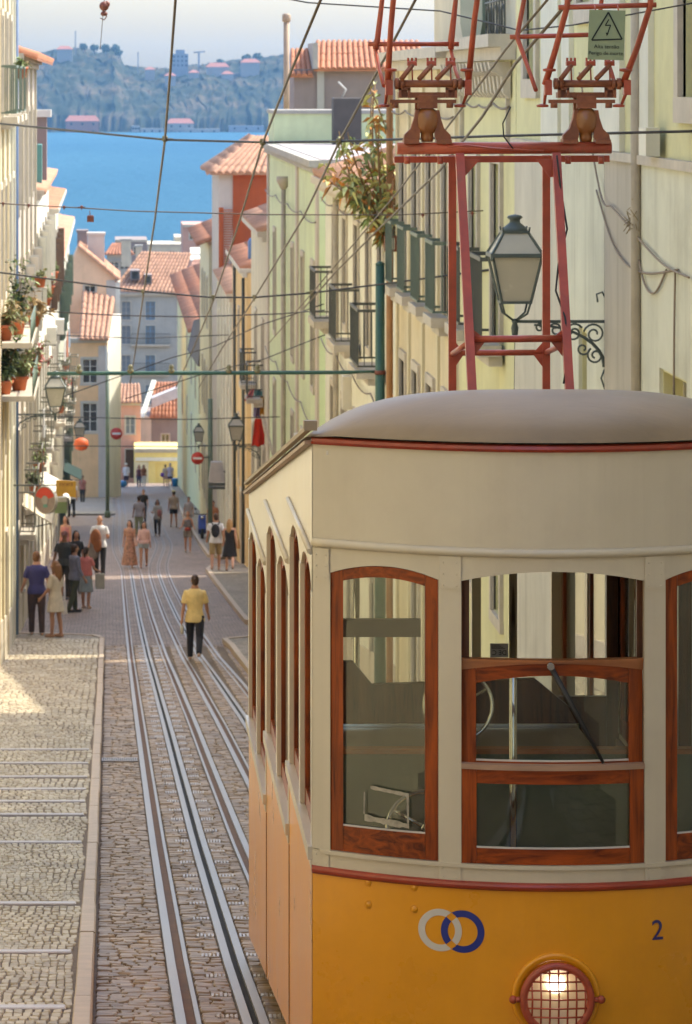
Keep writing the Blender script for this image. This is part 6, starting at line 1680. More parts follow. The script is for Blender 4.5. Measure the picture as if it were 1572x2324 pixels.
for lab, z, y0, y1, sg in (('long grey cable clipped along the ochre house above its balconies', -0.42, 47.2, 56.8, 0.05),('thin cable sagging across the white house above its balconies', -2.30, 57.3, 75.8, 0.10),('cable running under the balconies of the white house', -5.15, 57.3, 75.8, 0.12),
    ('upper cable along the pistachio house below its eave', -2.9, 78.4, 102.8, 0.10),('lower cable along the pistachio house between its window rows', -7.2, 78.4, 102.8, 0.14),('cable along the cream house under its cornice', -0.25, 40.6, 46.8, 0.04)):
    wire('wall_cable', lab, [(XR-0.06-0.01*k, y0+(y1-y0)*k/4, z+0.03*(k % 2)) for k in range(5)], 0.014, M_wire_b, sag=sg, cat='wall cable', group='cables on the right-hand walls')
for lab, y, z in (('grey meter box on the white house wall between its balconies', 68.0, -5.6),('cream meter box low on the pistachio house', 85.6, -8.3),('small grey box on the beige house wall', 108.6, -9.6)):
    mb = MB(); mb.bbox(XR-0.16, XR-0.003, y-0.22, y+0.22, z-0.3, z+0.3, 0.01); tag(mb.build('meter_box', M_frame_w), lab, 'meter box', 'meter boxes')
mb = MB()
rnd = random.Random(3)
for k in range(22):
    y = rnd.choice((31.0,30.95,30.9,30.75))+rnd.gauss(0,0.12); z = -1.18+(31.3-y)*-0.15*-1+rnd.gauss(0,0.05); a = rnd.uniform(0,6.28)
    mb.tube([(4.33,y,z),(4.30+rnd.uniform(-0.05,0.02),y+0.11*math.cos(a),z+0.09*math.sin(a))], 0.0035, 4)
tag(mb.build('dry_weed', mat('dry_weed', (0.26,0.20,0.10), 0.9, var=0.3)), 'dry weeds caught on the cable of the off-white wall', 'weed', kind='stuff')

# ---- lanterns on scrolled brackets
def lantern(label, y, xw, sgn, top, out=0.82, group='wall lanterns'):
    """sgn = -1: the wall is to the right and the arm reaches left"""
    xc = xw+sgn*out
    t = thing('street_lamp', label, 'street lamp', (xw, y, top-1.0), group)
    B = lambda dz: top+dz
    mb = MB()
    mb.lathe([(0.005,0.0),(0.06,-0.012),(0.07,-0.03),(0.045,-0.05),(0.05,-0.075),(0.10,-0.115),(0.115,-0.14),(0.11,-0.155)], (xc,y,top), 'z', 14); mb.build('cap', M_lampm, t)
    def ring(h, z): return [(xc-h,y-h,z),(xc+h,y-h,z),(xc+h,y+h,z),(xc-h,y+h,z)]
    # glazed hood and body
    mb = MB(); mb.loft([ring(0.105,B(-0.155)), ring(0.215,B(-0.345))], smooth=False); mb.build('hood', M_lampg, t)
    for k in range(4):
        a, b, c, d = (ring(0.205,B(-0.375))[k], ring(0.205,B(-0.375))[(k+1)%4], ring(0.122,B(-0.765))[(k+1)%4], ring(0.122,B(-0.765))[k])
        mb = MB(); mb.quad(a,b,c,d); o = mb.build('pane', M_lampg, t, fix=False)
    mb = MB()
    for k in range(4):
        for (r0,z0,r1,z1) in ((0.105,-0.155,0.222,-0.345),(0.215,-0.37,0.128,-0.77)):
            mb.bar(ring(r0,B(z0))[k], ring(r1,B(z1))[k], 0.018, 0.018)
        for (r, z, w) in ((0.112,-0.155,0.022),(0.224,-0.355,0.034),(0.130,-0.772,0.022)):
            mb.bar(ring(r,B(z))[k], ring(r,B(z))[(k+1)%4], 0.02, w)
        mb.tube([ring(0.112,B(-0.155))[k], ring(0.118,B(-0.11))[k]], 0.009, 5); mb.ell(ring(0.222,B(-0.385))[k], 0.018, 0.018, 0.022, 6, 5)
        mb.tube([ring(0.125,B(-0.775))[k], ring(0.10,B(-0.87))[k], ring(0.02,B(-0.93))[k]], 0.010, 5)
    mb.lathe([(0.004,-1.10),(0.028,-1.06),(0.034,-1.0),(0.022,-0.96),(0.030,-0.94),(0.012,-0.92)], (xc,y,top), 'z', 10)
    mb.build('frame', M_lampm, t)
    mb = MB(); x0 = xc; x1 = xw-sgn*0.0
    zb = B(-0.945)
    mb.bar((x0,y,zb),(xw+sgn*0.02,y,zb),0.02,0.026)
    mb.bar((xw+sgn*0.02,y,zb+0.22),(xw+sgn*0.02,y,zb-0.62),0.022,0.022,up=(0,1,0))
    mb.tube([(xw+sgn*0.02,y,zb+0.2),(xw+sgn*0.05,y,zb+0.26),(xw+sgn*0.10,y,zb+0.24),(xw+sgn*0.09,y,zb+0.17)], 0.009, 5)
    arc = [(xw+sgn*(0.03+0.62*(1-math.cos(t_))), y, zb-0.40+0.37*math.sin(t_)*1.0) for t_ in [math.pi/2*k/8 for k in range(9)]]
    mb.tube(arc, [0.02-0.0012*k for k in range(9)], 6)
    def scroll(cx, cz, r, turns, a0, d=1):
        pts = []
        for k in range(int(16*turns)+1):
            a = a0+d*2*math.pi*k/16; rr = r*(1-0.75*k/(16*turns)); pts.append((xw+sgn*(cx+rr*math.cos(a)), y, zb+cz+rr*math.sin(a)))
        mb.tube(pts, 0.0095, 5)
    scroll(0.12,-0.11,0.095,1.5,0.2); scroll(0.30,-0.10,0.085,1.5,2.6,-1); scroll(0.46,-0.075,0.062,1.3,0.4); scroll(0.60,-0.055,0.04,1.2,2.4,-1)
    scroll(0.11,-0.30,0.075,1.4,1.0,-1); scroll(0.22,-0.24,0.06,1.2,3.2)
    mb.tube([(xw+sgn*0.02,y,zb-0.62),(xw+sgn*0.06,y,zb-0.5),(xw+sgn*0.03,y,zb-0.42)], 0.009, 5)
    mb.build('bracket', M_lampm, t)
    mb = MB(); mb.tube([(xc,y,zb-0.16),(xc+sgn*0.01,y,zb-0.9)], 0.003, 4); mb.build('cable', M_wire, t)
    return t
lantern('large lantern on a scrolled iron bracket seen through the red mast legs', 33.0, XR, -1, -1.15)
lantern('lantern on an iron bracket at the left wall beside the white lamp flowers', 81.2, XL, 1, -6.22, 0.9)
lantern('small lantern on the right in front of the orange house', 108.0, XR, -1, -9.50, 0.72)
lantern('far lantern past the pink house where the street bends', 160.0, 4.75, -1, -14.5, 0.9)
lantern('distant lantern against the ochre house on the left', 150.0, XL, 1, -13.4, 0.9)

# ---- green pole with its cross arm
gp = thing('catenary_pole', 'green iron pole with a long thin cross arm over the street', 'pole', (4.06,56,gz(56)))
mb = MB(); mb.tube([(4.06,56,gz(56)),(4.06,56,-2.70)], [0.09,0.068], 14); mb.lathe([(0.07,0),(0.074,0.02),(0.03,0.05),(0.004,0.06)], (4.06,56,-2.71), 'z', 14); mb.build('shaft', M_iron_g, gp)
mb = MB(); za = hz_(845,56)
mb.tube([(3.92,56,za+0.01),(3.6,56,za),(1.5,56,za-0.01),(-0.2,56,za-0.015),(-0.92,56,za-0.02)], [0.012,0.030,0.031,0.031,0.030], 8)
mb.tube([(3.98,56,za+0.01),(3.70,56,za+0.01)], 0.022, 8); mb.build('cross_arm', M_iron_g, gp)
for u in (180, 297, 390, 520, 585):
    mb = MB(); c = W(u,838,56); mb.lathe([(0.02,-0.07),(0.05,-0.05),(0.05,-0.01),(0.025,0.0),(0.04,0.03),(0.02,0.07)], tuple(c), 'z', 8); mb.build('insulator', M_ins, gp)
mb = MB(); mb.lathe([(0.085,-0.03),(0.088,0.03)], (4.06,56,za), 'z', 12); mb.build('collar', M_insr, gp)
# dark posts further down
for (x, y, zt, lab, r) in ((3.98,146.5,hz_(905,146.5),'dark green post at the right kerb with the red and white sign',0.10),(-0.05,186,hz_(840,186),'thin green post standing before the ochre house at left',0.10)):
    mb = MB(); mb.tube([(x,y,gz(y)),(x,y,zt)], r, 8); mb.lathe([(r*1.5,0),(r*1.5,0.25),(r,0.35)], (x,y,gz(y)), 'z', 8)
    tag(mb.build('post', M_frame_g), lab, 'post')

# ---- signs
M_signred = plain('sign_red', (0.52,0.035,0.015), 0.45); M_signwhite = plain('sign_white', (0.70,0.66,0.62), 0.45)
def no_entry(label, x, y, z, r, back):
    t = thing('no_entry_sign', label, 'no entry sign', (x,y,z), 'no entry signs')
    mb = MB(); mb.lathe([(0.001,-0.02),(r,-0.02),(r,0.0),(0.001,0.0)], (x,y,z), 'y', 24); mb.build('disc', M_signred, t)
    mb = MB(); mb.box(x-r*0.72,x+r*0.72,y-0.026,y-0.021,z-r*0.17,z+r*0.17); mb.build('white_bar', M_signwhite, t)
    mb = MB(); mb.tube([(x,y+0.01,z),back], 0.025, 6); mb.build('fixing', M_iron, t)
no_entry('no entry sign at the right beside the dark green post', hx(449,146), 146.0, hz_(1040,146), 0.245, (3.98,146.5,hz_(1040,146)))
no_entry('no entry sign on the sunlit white wall at the left', hx(265,224.5), 224.5, hz_(984,224.5), 0.36, (hx(265,224.5)-0.1,226.2,hz_(984,224.5)))
t = thing('pub_sign', 'round tilted sign with a red crescent over a grey face by the left wall', 'sign', tuple(W(103,1135,81)))
c = W(103,1135,80.6); rot = Matrix.Rotation(R(-40), 3, 'Z')
def disc(rr, d0, d1, a0=0, a1=2*math.pi, r0=0.0, n=28):
    mb = MB(); rows = []
    for k in range(n+1):
        a = a0+(a1-a0)*k/n
        row = []
        for (r_, d) in ((r0,d1),(rr,d1),(rr,d0),(r0,d0)):
            row.append(c+rot @ Vector((r_*math.cos(a), d, r_*math.sin(a))))
        rows.append(row)
    mb.loft(rows, smooth=False, cap=a1-a0 < 6.2); return mb
disc(0.285,0.0,0.07).build('face', mat('sign_grey_face', (0.24,0.18,0.16), 0.5, var=0.2, scale=6), t)
disc(0.272,-0.008,-0.001,R(20),R(165),0.10).build('crescent', M_signred, t)
disc(0.30,-0.01,0.075,0,2*math.pi,0.284).build('rim', mat('sign_rim', (0.34,0.30,0.26), 0.6), t)
disc(0.09,-0.012,-0.002,0,2*math.pi).build('boss', mat('sign_pale', (0.30,0.26,0.24), 0.5), t)
disc(0.16,-0.010,-0.001,R(250),R(300),0.07).build('mark', plain('sign_teal', (0.10,0.25,0.21), 0.5), t)
mb = MB(); mb.bar(c+Vector((0,0.1,0.31)), (XL,80.7,c.z+0.31), 0.03, 0.03); mb.tube([c+Vector((0,0.1,0.32)), c+Vector((0,0.06,0.25))], 0.02, 6); mb.build('arm', M_iron, t)
t = thing('shop_sign', 'yellow board sign with dark red lettering and a notched lower edge', 'sign', tuple(W(150,1108,90)))
y = 90.0; a, b = W(128,1127,y), W(173,1092,y)
cx = (a.x+b.x)/2; R_ = 0.085
pts = [(a.x,a.z),(cx-R_,a.z)]+[(cx+R_*math.cos(t_), a.z+R_*math.sin(t_)) for t_ in [math.pi*(1-k/10) for k in range(11)]]+[(b.x,a.z-0.03),(b.x,b.z),(a.x,b.z+0.02)]
mb = MB(); mb.poly_prism(pts, 'y', y, y+0.10); mb.build('board', plain('sign_yellow', (0.66,0.36,0.035), 0.5, var=0.12, scale=4), t)
rnd = random.Random(11)
for k in range(6):
    mb = MB(); x = a.x+0.085+k*0.055; z = b.z-0.12; w_ = 0.036
    mb.box(x,x+0.010,y-0.006,y-0.001,z,z+0.07); mb.box(x+0.011,x+w_,y-0.006,y-0.001,z+0.058,z+0.07)
    if k % 2: mb.box(x+w_-0.010,x+w_,y-0.006,y-0.001,z,z+0.057)
    if k % 3 == 0: mb.box(x+0.011,x+w_-0.011,y-0.006,y-0.001,z+0.026,z+0.037)
    mb.build('letter', plain('sign_maroon', (0.26,0.06,0.02), 0.5), t)
mb = MB(); mb.bar((XL,y+0.05,b.z-0.1),(a.x,y+0.05,b.z-0.1),0.03,0.03); mb.build('arm', M_iron, t)
t = thing('light_box', 'pale green wall box with a white top under the yellow sign', 'wall box', tuple(W(138,1164,90.5)))
a, b = W(125,1165,90.5), W(152,1128,90.5)
mb = MB(); mb.bbox(a.x,b.x,90.5,90.8,a.z,a.z+(b.z-a.z)*0.70,0.01); mb.build('lower_panel', plain('pale_green_plastic', (0.30,0.40,0.17), 0.5), t)
mb = MB(); mb.bbox(a.x,b.x,90.5,90.8,a.z+(b.z-a.z)*0.702,b.z,0.01); mb.build('upper_panel', plain('milk_plastic', (0.70,0.68,0.55), 0.5), t)
mb = MB(); mb.bar((XL,90.65,a.z+0.2),(a.x,90.65,a.z+0.2),0.04,0.04); mb.build('arm', M_iron, t)
# red round lantern and terracotta bowls on the left wall
for (u, v, y, s_, lab) in ((185,1008,128.0,0.26,'orange red paper lantern hanging before the dark doorway'),):
    t = thing('paper_lantern', lab, 'lantern', tuple(W(u,v,y))); c = W(u,v,y)
    mb = MB(); mb.lathe([(0.06,-0.22),(0.19,-0.17),(s_,-0.02),(0.22,0.14),(0.07,0.22)], tuple(c), 'z', 14); mb.build('shade', plain('lantern_orange', (0.66,0.12,0.03), 0.6), t)
    mb = MB(); mb.bar((XL,y,c.z+0.3),(c.x+0.02,y,c.z+0.3),0.025,0.025); mb.tube([c+Vector((0,0,0.2)), c+Vector((0,0,0.3))], 0.01, 5); mb.build('arm', M_iron, t)
# pale board signs and hoods on the right wall
for (u, v, y, w_, h_, lab, m_) in ((493,1072,140.0,0.62,0.75,'pale grey box hood mounted low on the right wall',mat('pale_grey_metal', (0.45,0.40,0.38), 0.5)),):
    t = thing('extractor_hood', lab, 'hood', tuple(W(u,v,y))); c = W(u,v,y)
    mb = MB(); mb.hexa([(c.x-w_/2,y,c.z-h_/2),(c.x+w_/2,y,c.z-h_/2),(c.x+w_/2,y+0.5,c.z-h_/2),(c.x-w_/2,y+0.5,c.z-h_/2),(c.x-w_/2+0.1,y,c.z+h_/2),(c.x+w_/2-0.1,y,c.z+h_/2),(c.x+w_/2-0.1,y+0.5,c.z+h_/2),(c.x-w_/2+0.1,y+0.5,c.z+h_/2)]); mb.build('hood_body', m_, t)
    mb = MB(); mb.bar((c.x+w_/2-0.1,y+0.25,c.z),(XR,y+0.25,c.z),0.06,0.06); mb.build('arm', M_iron, t)
    for k in range(2):
        mb = MB(); mb.box(c.x-w_/2,c.x+w_/2,y+0.0,y+0.4,c.z-h_/2-0.13-0.13*k,c.z-h_/2-0.06-0.13*k); mb.build('slat', M_iron, t)
# blue board signs and seat at the foot
for (u, v0, v1, y, w_, lab, kind) in ((232,1092,1118,0,0.7,'blue folding board standing in the sunlit square at left','a_board'),(276,1086,1100,0,0.75,'low blue tub at the foot of the white wall','tub'),(398,1080,1102,0,0.42,'blue bin beside the yellow house at right','bin')):
    y = y_of_v(v1, 0.07) if v1 < 100 else None
    y = {232:236.0, 276:252.0, 398:252.0}[u]; z0 = gz(y)+(0.07 if u != 398 else 0.0); h_ = (v1-v0)*y/F; x = hx(u,y)
    M_b = plain('blue_plastic_bright', (0.03,0.20,0.42), 0.45)
    if kind == 'a_board':
        t = thing('folding_board', lab, 'board', (x,y,z0))
        for s in (-1, 1):
            mb = MB(); mb.hexa([(x-w_/2,y+s*0.25-0.02,z0),(x+w_/2,y+s*0.25-0.02,z0),(x+w_/2,y+s*0.25+0.02,z0),(x-w_/2,y+s*0.25+0.02,z0),(x-w_/2,y+s*0.03-0.02,z0+h_),(x+w_/2,y+s*0.03-0.02,z0+h_),(x+w_/2,y+s*0.03+0.018,z0+h_),(x-w_/2,y+s*0.03+0.018,z0+h_)]); mb.build('leaf', M_b, t)
        mb = MB(); mb.box(x-w_*0.4,x+w_*0.4,y-0.22,y-0.19,z0+h_*0.45,z0+h_*0.55); mb.build('stripe', M_signwhite, t)
    else:
        mb = MB(); r = w_/2
        mb.lathe([(r*0.75,0),(r,h_*0.3),(r,h_*0.85),(r*0.8,h_)] if kind == 'tub' else [(r*0.8,0),(r,h_*0.9),(r*1.05,h_*0.92),(r*0.9,h_)], (x,y,z0), 'z', 14)
        tag(mb.build('tub' if kind == 'tub' else 'bin', M_b), lab, 'tub' if kind == 'tub' else 'bin')

# ---- laundry hung out from the beige house
M_rod = mat('wood_pole', (0.42,0.33,0.22), 0.8, var=0.2)
yl = 106.0
lr = thing('laundry_rack', 'drying lines standing out from the beige house on the right', 'drying rack', (XR,yl,hz_(885,yl)))
mb = MB()
for u, v in ((560,885),(610,880)): pass
mb.bar((XR,yl,hz_(884,yl)),(hx(562,yl),yl,hz_(884,yl)),0.025,0.025); mb.bar((XR,yl+2.2,hz_(886,yl+2.2)),(hx(556,yl+2.2),yl+2.2,hz_(886,yl+2.2)),0.025,0.025); mb.build('arm', M_iron, lr)
mb = MB()
for k in range(4): x = hx(564,yl)+k*0.16; mb.tube([(x,yl,hz_(884,yl)),(x,yl+2.2,hz_(886,yl+2.2))], 0.006, 4)
mb.build('line', M_wire, lr)
def cloth(name, label, quad_pts, y, m, seed=0, cat='laundry'):
    """a hanging cloth: picture-plane outline (top edge, bottom edge) with folds"""
    (a, b, c, d) = quad_pts     # top left, top right, bottom right, bottom left
    N, K = 14, 12; mb = MB(); rnd = random.Random(seed); ph = rnd.uniform(0,6)
    for j in range(K+1):
        t = j/K
        for i in range(N+1):
            s = i/N
            u = (a[0]*(1-s)+b[0]*s)*(1-t)+(d[0]*(1-s)+c[0]*s)*t; v = (a[1]*(1-s)+b[1]*s)*(1-t)+(d[1]*(1-s)+c[1]*s)*t
            p = W(u, v, y); p.y += 0.05*math.sin(s*9+ph+t*2)*(0.3+t); p.z += 0.02*math.sin(s*13+ph)*t; mb.v.append(tuple(p))
    for j in range(K):
        for i in range(N):
            o = j*(N+1)+i; mb.f.append((o,o+1,o+N+2,o+N+1)); mb.sm.append(True)
    n = len(mb.v); mb.v += [(p[0],p[1]+0.012,p[2]) for p in mb.v]; mb.f += [tuple(q+n for q in f[::-1]) for f in mb.f]; mb.sm += [True]*len(mb.sm)
    return tag(mb.build(name, m, fix=False), label, cat, 'laundry of the beige house')
cl = lambda n, c: plain('cloth_'+n, c, 0.95)
for (nm, lab, q, y, c) in (
    ('skirt', 'bright red cloth hanging lowest of the laundry', ((579,950),(594,950),(606,1012),(572,1012)), 105.6, ('red',(0.55,0.03,0.008))),
    ('towel', 'pink towel at the left end of the laundry', ((571,882),(579,882),(570,918),(556,908)), 106.2, ('pink',(0.62,0.17,0.18))),
    ('shirt', 'teal shirt in the middle of the laundry', ((576,886),(598,888),(594,915),(582,918)), 106.9, ('teal',(0.08,0.22,0.22))),
    ('towel', 'mustard yellow towel above the red cloth', ((592,900),(600,900),(605,940),(590,942)), 105.9, ('mustard',(0.55,0.30,0.05))),
    ('shirt', 'dark plum shirt at the right end of the laundry', ((597,895),(612,893),(612,915),(604,920)), 107.2, ('plum',(0.12,0.06,0.09))),
    ('shirt', 'mauve blue shirt hanging just above the red cloth', ((577,918),(592,922),(592,948),(575,946)), 106.4, ('mauve',(0.18,0.15,0.27))),
    ('sock', 'small white cloth at the top of the laundry', ((598,874),(606,874),(606,892),(598,892)), 107.6, ('white',(0.6,0.62,0.5)))):
    cloth(nm, lab, q, y, cl(*c), seed=hash(lab) % 97 if False else len(lab))
mb = MB(); mb.bar(W(597,945,105.3), (XR,99,hz_(1040,99)), 0.10, 0.05); tag(mb.build('prop', M_rod), 'pale wooden prop leaning up to the laundry', 'prop')

# ---- plants
def leaf_plant(name, label, base, stems, leaf_len, leaf_w, m_leaf, m_stem, seed, cat='plant', group=None, droop=0.5, per=9):
    """stems = list of (end point, ...) reached by curved stems from base; leaves set along the last part"""
    t = thing(name, label, cat, tuple(base), group); rnd = random.Random(seed)
    st = MB(); base = Vector(base); lv = {k: MB() for k in range(len(m_leaf))}
    for e in stems:
        e = Vector(e); mid = (base+e)/2+Vector((rnd.gauss(0,1),rnd.gauss(0,1),rnd.gauss(0,0.6)))*0.08*(e-base).length
        pts = [base*(1-q)**2+mid*2*q*(1-q)+e*q*q for q in [k/8 for k in range(9)]]
        r = 0.012*max(0.5, (e-base).length); st.tube(pts, [r*(1-0.08*k) for k in range(9)], 5)
        for k in range(per):
            q = rnd.uniform(0.35, 1.0); p = base*(1-q)**2+mid*2*q*(1-q)+e*q*q
            d = Vector((rnd.gauss(0,1),rnd.gauss(0,0.8),rnd.gauss(0.1,0.7))).normalized()
            L_ = leaf_len*rnd.uniform(0.6,1.25); w_ = leaf_w*rnd.uniform(0.7,1.2)
            side = d.cross(Vector((0,0,1))); side = side.normalized() if side.length > 1e-3 else Vector((1,0,0))
            a = p; b = p+d*L_*0.5+Vector((0,0,0.04*L_)); c = p+d*L_-Vector((0,0,droop*L_))
            mb = lv[rnd.randrange(len(m_leaf))]
            mb.add([a, b-side*w_/2, c, b+side*w_/2], [(0,1,2),(0,2,3)], True)
    st.build('stem', m_stem, t)
    for k, mb in lv.items():
        if mb.v: tag(mb.build('foliage', m_leaf[k], t, fix=False), kind='stuff')
    return t
def leafm(name, c): 
    m = mat(name, c, 0.6, var=0.3, scale=12, island=0.3); return m
M_lg = leafm('leaf_green', (0.24,0.31,0.11)); M_ly = leafm('leaf_yellow', (0.58,0.58,0.22)); M_lo = leafm('leaf_orange', (0.60,0.26,0.05)); M_ld = leafm('leaf_dark', (0.035,0.07,0.028)); M_lt = leafm('leaf_tan', (0.36,0.24,0.09)); M_lp = leafm('leaf_pale', (0.24,0.26,0.10)); M_lr = leafm('flower_pink', (0.50,0.12,0.10))
M_bark = mat('stem_bark', (0.24,0.15,0.07), 0.9, var=0.2)
rnd = random.Random(21)
yp = 57.5
base = W(884,545,yp)
st = []
for (u, v) in ((735,372),(742,408),(750,395),(765,365),(775,345),(790,385),(800,400),(815,360),(830,410),(845,395),(848,440),(862,420),(880,380),(890,360),(885,430),(870,470),(850,500),(880,500),(896,470),(760,415),(785,420),(838,195),(846,205),(852,190),(845,255),(850,270),(862,265),(770,298),(778,305),(790,300),(862,300),(825,330)):
    st.append(W(u, v, yp-rnd.uniform(-0.3,1.2)))
leaf_plant('wall_plant', 'tall straggly plant with green and orange leaves growing out over the white house', base, st, 0.21, 0.085, [M_lg, M_ly, M_lo, M_ly], M_bark, 5, per=16)
st = [W(u, v, yp-0.3) for (u, v) in ((870,500),(860,520),(905,500),(895,480),(878,470),(868,540),(900,530))]
leaf_plant('hanging_plant', 'hanging plant of dark narrow leaves on the ochre house corner', W(888,560,yp), st, 0.22, 0.03, [M_lg, M_lo, M_ly], M_bark, 6, per=18)
mb = MB(); c = W(887,553,56.6); mb.box(c.x-0.09,c.x+0.09,c.y-0.06,c.y+0.1,c.z-0.12,c.z+0.12)
tbx = thing('wall_shrine', 'small rust brown box lamp with a pale pane under the hanging plant', 'box lamp', (c.x,c.y,c.z-0.15)); mb.build('case', mat('rust_brown', (0.20,0.07,0.03), 0.7, var=0.2), tbx)
mb = MB(); mb.box(c.x-0.06,c.x+0.06,c.y-0.066,c.y-0.061,c.z-0.085,c.z+0.085); mb.build('pane', M_lampg, tbx)
mb = MB(); mb.bar((c.x,c.y+0.05,c.z),(XR,c.y+0.05,c.z),0.04,0.04); mb.build('fixing', M_iron, tbx)

# flower pots on the two shelves and the rail of the corner house
M_pot = mat('terracotta_pot', (0.50,0.13,0.04), 0.7, var=0.15, scale=6)
def pot(label, x, y, z, r, h, leaves, seed, spread, hgt, group='flower pots on the corner house', n=11, ll=0.2, lw=0.07, per=14):
    t = thing('flower_pot', label, 'flower pot', (x,y,z), group)
    mb = MB(); mb.lathe([(r*0.68,0),(r*0.92,h*0.78),(r*1.04,h*0.79),(r*1.06,h),(r*0.9,h),(r*0.86,h*0.9),(0.001,h*0.88)], (x,y,z), 'z', 16); mb.build('pot', M_pot, t)
    rnd = random.Random(seed); lv = {k: MB() for k in range(len(leaves))}; sm = MB()
    b0 = Vector((x,y,z+h*0.9))
    for i in range(n):
        e = b0+Vector((rnd.gauss(0,spread*0.55), rnd.gauss(0,spread*0.5), abs(rnd.gauss(hgt*0.7,hgt*0.3))))
        sm.tube([b0, (b0+e)/2+Vector((0,0,0.03)), e], 0.007, 4)
        for k in range(per):
            q = rnd.uniform(0.2,1.05); p = b0+(e-b0)*q
            d = Vector((rnd.gauss(0,1),rnd.gauss(0,1),rnd.gauss(0.2,0.7))).normalized(); L_ = ll*rnd.uniform(0.5,1.2)
            sd = d.cross(Vector((0,0,1))); sd = sd.normalized() if sd.length > 1e-3 else Vector((1,0,0)); w_ = lw*rnd.uniform(0.7,1.2)
            lv[rnd.randrange(len(leaves))].add([p, p+d*L_*0.5-sd*w_/2, p+d*L_-Vector((0,0,0.3*L_)), p+d*L_*0.5+sd*w_/2], [(0,1,2),(0,2,3)], True)
    sm.build('stem', M_bark, t)
    for k, mb in lv.items():
        if mb.v: tag(mb.build('foliage', leaves[k], t, fix=False), kind='stuff')
def pot_at(label, u, vtop, y, z, r, h, *a, **k): pot(label, hx(u,y), y, z, r, h, *a, **k)
z1, z2 = SHELF[0][0]+0.001, SHELF[1][0]+0.001
pot_at('large terracotta pot with sprawling tan grasses at the left edge of the upper shelf', 10, 720, 70.9, z1, 0.19, 0.30, [M_lt, M_lp], 1, 0.42, 0.42, n=16)
pot_at('terracotta pot with a dense green bush on the upper shelf', 39, 720, 72.4, z1, 0.17, 0.26, [M_ld, M_lg], 2, 0.24, 0.95, n=26, ll=0.14, per=20)
pot_at('small terracotta pot with dry straw coloured stems at the end of the upper shelf', 78, 715, 74.9, z1, 0.13, 0.22, [M_lt], 3, 0.34, 0.34, n=12)
pot_at('terracotta pot holding a big pale green geranium on the lower shelf', 44, 825, 71.6, z2, 0.18, 0.27, [M_lp, M_lp, M_lg], 4, 0.45, 0.50, n=26, ll=0.17, per=16)
pot_at('dark leaved plant in a terracotta pot behind the lower shelf rail', 9, 825, 70.7, z2, 0.18, 0.26, [M_ld, M_lg], 5, 0.35, 0.95, n=26, per=18)
pot_at('terracotta pot with pink flowers at the end of the lower shelf', 80, 820, 75.0, z2, 0.13, 0.20, [M_lp, M_lr], 6, 0.38, 0.45, n=16, ll=0.13)
for (u, v, y, lab, lv, s) in ((92,640,86.0,'lone terracotta pot on the pink house wall',[M_lp],7),(92,1028,104.0,'terracotta pot with a drooping plant low on the left wall',[M_lg,M_lp],8),(8,165,78.5,'red pot on the green balcony at the top left',[M_lg],9)):
    z = hz_(v,y)-0.12; x = hx(u,y) if u != 8 else XL+0.22
    pot(lab, x, y, z, 0.14, 0.24, lv, s, 0.16, 0.18, group='flower pots along the left wall', n=8, ll=0.12)
    mb = MB(); mb.box(min(XL,x-0.15), x+0.15, y-0.13, y+0.13, z-0.04, z-0.002)
    tag(mb.build('shelf', M_stone), 'small stone shelf under the '+lab.split(' on ')[0].split(' with ')[0]+(' at the top left' if u == 8 else ' low on the wall' if v > 900 else ' of the pink house'), 'shelf')
# small pots, awnings and boxes crowding the left wall
k = 30
for (y, z, dx_, lab, lv) in ((110.4,-6.55,0.22,'terracotta pot on the first window sill of the white house at left',[M_lp,M_lg]),(117.0,-6.55,0.22,'terracotta pot on the middle sill of the white house at left',[M_lr,M_lg]),(126.0,-6.55,0.22,'terracotta pot on the last sill of the white house at left',[M_lg]),
    (131.4,-11.55,0.36,'pot with a green plant on the first rail balcony past the white house',[M_lg,M_ld]),(141.2,-11.55,0.36,'pot with a pink plant on the middle rail balcony past the white house',[M_lr,M_lp]),(150.3,-11.55,0.36,'pot on the last rail balcony past the white house',[M_lp]),
    (96.0,-9.95,0.26,'pot with trailing leaves on the low balcony of the pink house',[M_lp,M_lg]),(90.8,-9.95,0.26,'pot of dark leaves on the low balcony of the pink house',[M_ld,M_lg])):
    pot(lab, XL+dx_, y, z, 0.15, 0.24, lv, k, 0.22, 0.32, group='flower pots along the left wall', n=12, ll=0.16, lw=0.06); k += 1
def awning(label, y0, y1, z, pr, m):
    t = thing('awning', label, 'awning', (XL, y0, z), 'shop awnings on the left')
    mb = MB(); mb.hexa([(XL+0.06,y0,z),(XL+pr,y0,z-0.42),(XL+pr,y1,z-0.42),(XL+0.06,y1,z),(XL+0.06,y0,z+0.03),(XL+pr,y0,z-0.39),(XL+pr,y1,z-0.39),(XL+0.06,y1,z+0.03)]); mb.build('canvas', m, t)
    mb = MB()
    n = int((y1-y0)/0.3)
    for i in range(n): 
        a = y0+(y1-y0)*i/n; b = y0+(y1-y0)*(i+0.94)/n; mb.add([(XL+pr+0.01,a,z-0.40),(XL+pr+0.01,b,z-0.40),(XL+pr+0.03,b,z-0.60),(XL+pr+0.03,(a+b)/2,z-0.64),(XL+pr+0.03,a,z-0.60)], [(0,1,2,3,4)])
    tag(mb.build('valance', m, t), kind='stuff')
    mb = MB()
    for y in (y0+0.05, y1-0.05): mb.tube([(XL+0.05,y,z-0.55),(XL+pr-0.03,y,z-0.40)], 0.015, 5)
    mb.build('stay', M_iron, t)
awning('pale sand coloured shop awning of the pink house', 86.2, 89.0, gz(87)+2.95, 0.75, plain('awning_sand', (0.56,0.48,0.34), 0.9))
awning('faded white shop awning before the lower white house', 113.6, 117.2, gz(115)+2.95, 0.85, plain('awning_white', (0.62,0.58,0.50), 0.9))
